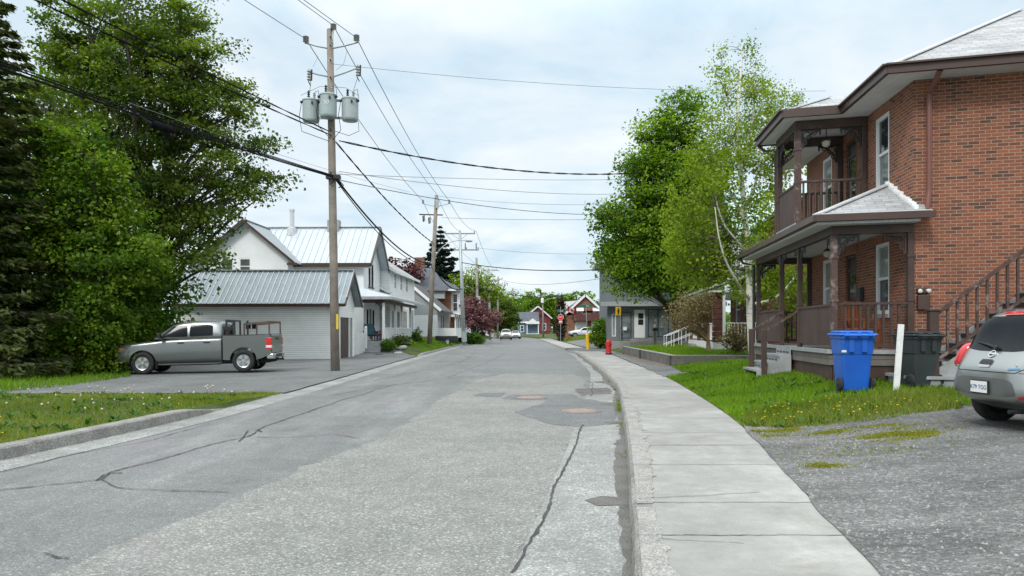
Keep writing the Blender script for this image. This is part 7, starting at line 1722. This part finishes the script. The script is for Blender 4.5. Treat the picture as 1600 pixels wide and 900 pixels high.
tb, Mb = bin_('recycling_bin', 'bright blue wheeled recycling bin on the lawn before the veranda', 6.42, 13.9, -.12, mat('blue_plastic', (.012, .105, .50), .42, 0, .1, 2.5, 60, .12, dirt=(.05, .14, .42), dirt_amt=.3), mat('blue_plastic_lid', (.02, .15, .58), .42, 0, .1, 2.5, 60, .12), 1.12, .68, .80)
b = MB(Mb); b.box(-.285, -.20, -.325, -.318, .72, .76); b.build('white_sticker', M_white, tb)
bin_('rubbish_bin', 'dark charcoal wheeled rubbish bin behind the white stake', 7.78, 14.12, .10, mat('dark_plastic', (.028, .036, .038), .5, 0, .2, 2.5, 60, .15, dirt=(.07, .08, .08), dirt_amt=.3), mat('dark_plastic_lid', (.035, .042, .045), .5, 0, .2, 2.5, 60, .15), 1.06, .66, .76)
x, y = 6.72, 12.9; z = zg(x, y); b = MB(); b.bar((x, y, z-.1), (x+.10, y, z+1.24), .095, .04, (0, 1, 0)); tag(b.build('white_stake', mat('flaking_white', (.76, .76, .74), .6, 0, .06, 6, 40, .2, dirt=(.4, .36, .3), dirt_amt=.5)), 'leaning white wooden stake in the grass between the two bins', 'stake')
# veranda chair
def wood_chair():
    o = HM @ Vector((-.62, 1.05, 1.18)); M = Matrix.Translation(o) @ Matrix.Rotation(.5, 4, 'Z'); m = mat('orange_wood', (.26, .085, .03), .5, 0, .2); t = T('veranda_chair', 'reddish wooden chair on the brick house veranda', 'chair', o)
    b = MB(M); b.box(-.27, .27, -.27, .27, .40, .45, .01); b.build('seat', m, t)
    for x in (-.25, .25):
        for y in (-.25, .25): b = MB(M); b.box(x-.025, x+.025, y-.025, y+.025, 0, .4 if y < 0 else 1.0); b.build('leg', m, t)
        b = MB(M); b.box(x-.035, x+.035, -.28, .25, .62, .66); b.box(x-.02, x+.02, -.27, -.23, .4, .62); b.build('armrest', m, t)
    b = MB(M)
    for k in range(5): b.box(-.2+.09*k, -.15+.09*k, .235, .255, .45, 1.0)
    b.box(-.26, .26, .23, .27, .96, 1.05, .01); b.build('backrest', m, t)
wood_chair()
# left porch things
def porch_chair(X, Y, z, rot, m, name, label):
    M = Matrix.Translation((X, Y, z)) @ Matrix.Rotation(rot, 4, 'Z'); t = T(name, label, 'chair', (X, Y, z))
    b = MB(M); b.prism([(-.35, -.35, .42), (.35, -.35, .42), (.35, .3, .3), (-.35, .3, .3)], (0, 0, .05)); b.build('seat', m, t)
    b = MB(M); b.prism([(-.35, .3, .3), (.35, .3, .3), (.3, .6, 1.1), (-.3, .6, 1.1)], (0, .05, .02)); b.build('backrest', m, t)
    for x in (-.36, .36): b = MB(M); b.box(x-.04, x+.04, -.4, .45, .6, .64); b.build('armrest', m, t); b = MB(M); b.box(x-.03, x+.03, -.36, -.28, 0, .6); b.build('leg', m, t); b = MB(M); b.box(x-.03, x+.03, .25, .33, 0, .6); b.build('leg', m, t)
porch_chair(-9.2, 47.75, .86, .4, mat('teal_fabric', (.02, .075, .10), .8), 'porch_chair', 'dark teal porch chair at the top of the white house steps'); porch_chair(-8.95, 49.4, .86, 1.2, mat('dark_red_fabric', (.18, .02, .02), .7), 'porch_chair', 'dark red low porch chair beside the teal one'); 
def picket():
    M = frame(Vector((-9.75, 44.4, .0)), (.18, 1, 0), (-1, .18, 0)); t = T('garden_gate', 'weathered white board fence panel between the garage and the porch', 'fence', (-9.6, 45.5, 0))
    b = MB(M); b.box(0, 2.5, 0, .05, .05, 1.42); b.build('board_panel', lines_mat('white_fence_boards', (.70, .71, .70), .13, 'U', .012, .6, .08, .5, .08, (.3, .3, .28)), t)
    for x in (2.55,): b = MB(M); b.box(x-.08, x+.08, -.05, .1, 0, 1.65, .01); b.lathe([(.09, 1.65), (.1, 1.72), (.05, 1.82), (.001, 1.84)], 8, (x, .02, 0)); b.build('post', M_white, t)
picket()
def rockery():
    R = random.Random(4); k = 0; labs = ['flat dark border slab', 'pale rounded garden stone']
    for i in range(16):
        f = i/15; Y = lerp(45.5, 54, f); X = -7.35+.25*math.sin(i*1.7)-.9*(i % 3 == 0); z = zg(X, Y); s = R.uniform(.16, .34); pale = i % 4 == 1
        b = MB(Matrix.Translation((X, Y, z)) @ Matrix.Rotation(R.uniform(0, 3), 4, 'Z')); bm = bmesh.new(); bmesh.ops.create_icosphere(bm, subdivisions=2, radius=s)
        for v in bm.verts: v.co = Vector((v.co.x*1.3, v.co.y*.8, v.co.z*(.32 if not pale else .5)))*(1+.25*mnoise.noise(v.co*3+Vector((i, 0, 0)))); v.co.z += .05
        b.bm(bm); o = b.build('garden_stone', mat('pale_rock', (.4, .39, .36), .9, 0, .2) if pale else mat('dark_rock', (.12, .12, .12), .9, 0, .3)); tag(o, ('pale rounded' if pale else 'flat dark')+' stone edging the planting bed below the white porch', 'stone', ('pale' if pale else 'dark')+' stones edging the porch bed')
rockery()
bush('garden_shrub', 'low leafy shrub in the stone-edged bed by the white porch', (-7.6, 50, .3), [(0, 0, .5, .8, 1.2, .5)], 46, 40, .11, L_olive, 91, .35)
bush('garden_shrub', 'taller spiky green plant at the far end of the porch bed', (-7.1, 54.5, .4), [(0, 0, .6, .5, .6, .6)], 30, 40, .11, L_shrub, 92, .3)
bush('garden_shrub', 'dark low clump between the stones nearest the driveway', (-7.9, 47, .2), [(0, 0, .4, .5, .8, .4)], 30, 40, .1, L_shrub, 93, .3)
def trailer():
    M = frame(Vector((-6.9, 66.2, zg(-6, 66))), (1, .05, 0)); t = T('utility_trailer', 'small black utility trailer on the bank beside the white cottage', 'trailer', (-5.8, 66.6, .7))
    b = MB(M); b.box(0, 2., 0, 1.2, .3, .75); b.box(.05, 1.95, -.03, -.001, .45, .72); b.build('box', M_black, t)
    b = MB(M); b.bar((-.9, .6, .35), (.1, .6, .35), .08, .08); b.build('drawbar', M_black, t)
    for y in (-.14, 1.34): wheel(M, 1.1, y, .26, .26, .15, t, -1 if y < 0 else 1)
trailer()
def planter():
    x, y = 8.85+.9, 92.; z = zg(x, y); t = T('street_planter', 'white planter with a green plant in front of the silver sedan', 'planter', (x, y, z)); b = MB(); b.lathe([(.26, 0), (.3, .5), (.34, .9), (.3, .92), (.001, .85)], 12, (x, y, z)); b.build('pot', M_white, t)
    R = np.random.default_rng(8); n = 120; C = np.array([x, y, z+1.05])+R.normal(size=(n, 3))*np.array([.22, .22, .12]); N_ = unit(R.normal(size=(n, 3))); A_ = unit(np.cross(N_, R.normal(size=(n, 3)))); leaf_mesh('foliage', C, A_, N_, np.full(n, .16), np.full(n, .1), .4+R.normal(size=n)*.2, L_shrub, t)
planter()
# ================================================================ sky, sun, camera
w = bpy.data.worlds.new('World'); sc.world = w; w.use_nodes = True
nt = w.node_tree; N = nt.nodes; L = nt.links; bg = N['Background']
EL, AZ = math.radians(43), math.radians(207)      # sun over the camera's left shoulder
sky = N.new('ShaderNodeTexSky'); sky.sky_type = 'NISHITA'; sky.sun_disc = False; sky.sun_elevation = EL; sky.sun_rotation = AZ; sky.dust_density = 1.5; sky.air_density = 1.2
tc = N.new('ShaderNodeTexCoord').outputs['Generated']; sp = N.new('ShaderNodeSeparateXYZ'); L.new(tc, sp.inputs[0])
zz = math_n(N, L, 'MAXIMUM', sp.outputs['Z'], 0.)
den = math_n(N, L, 'ADD', zz, .22)
cx = math_n(N, L, 'DIVIDE', sp.outputs['X'], den); cy = math_n(N, L, 'DIVIDE', sp.outputs['Y'], den)
cv = N.new('ShaderNodeCombineXYZ'); L.new(cx, cv.inputs[0]); L.new(cy, cv.inputs[1])
n1 = noise_node(N, L, cv.outputs[0], 1.35, 8, .58); n2 = noise_node(N, L, cv.outputs[0], .55, 4, .5)
n1.inputs['Distortion'].default_value = .3
cloud = ramp(N, L, n1.outputs['Fac'], [(.32, (4.3, 5.7, 6.9)), (.44, (5.6, 6.8, 7.6)), (.54, (6.8, 7.5, 8.0)), (.66, (8.1, 8.4, 8.6))]).outputs['Color']
elev = math_n(N, L, 'MULTIPLY_ADD', math_n(N, L, 'MAXIMUM', math_n(N, L, 'SUBTRACT', zz, .36), 0.), 2.9, .97)      # overcast: brighter overhead
em = N.new('ShaderNodeVectorMath'); em.operation = 'SCALE'; L.new(cloud, em.inputs[0]); L.new(elev, em.inputs[3])
mf = ramp(N, L, n2.outputs['Fac'], [(.35, (.84,)*3), (.65, (.98,)*3)]).outputs['Color']
up = math_n(N, L, 'MULTIPLY', math_n(N, L, 'SUBTRACT', zz, .40), 3.); up_n = up.node; up_n.use_clamp = True     # thick bright cloud overhead is neutral white
grey = N.new('ShaderNodeVectorMath'); grey.operation = 'SCALE'; grey.inputs[0].default_value = (7.0, 7.4, 7.6); L.new(elev, grey.inputs[3])
L.new(mixc(N, L, up, mixc(N, L, mf, sky.outputs['Color'], em.outputs[0]), grey.outputs[0]), bg.inputs['Color']); bg.inputs['Strength'].default_value = .1
sl = bpy.data.lights.new('sun', 'SUN'); sl.energy = 1.5; sl.angle = math.radians(12); sl.color = (1, .97, .92)
so = bpy.data.objects.new('sun', sl); COL.objects.link(so)
dv = Vector((math.sin(AZ)*math.cos(EL), math.cos(AZ)*math.cos(EL), math.sin(EL))); so.rotation_euler = dv.to_track_quat('Z', 'Y').to_euler(); so.location = dv*60
cam = bpy.data.cameras.new('camera'); co = bpy.data.objects.new('camera', cam); COL.objects.link(co)
co.location = (0, 0, EYE); co.rotation_euler = (math.pi/2, 0, 0); cam.sensor_width = 36; cam.lens = 36*F/1600; cam.shift_y = (HV-450)/1600; cam.clip_end = 4000; cam.clip_start = .05
sc.camera = co
vs = sc.view_settings; vs.view_transform = 'Standard'; vs.look = 'None'; vs.exposure = .42; vs.gamma = 1; vs.use_curve_mapping = False
sc.cycles.max_bounces = 6; sc.cycles.transparent_max_bounces = 4; sc.cycles.use_denoising = True
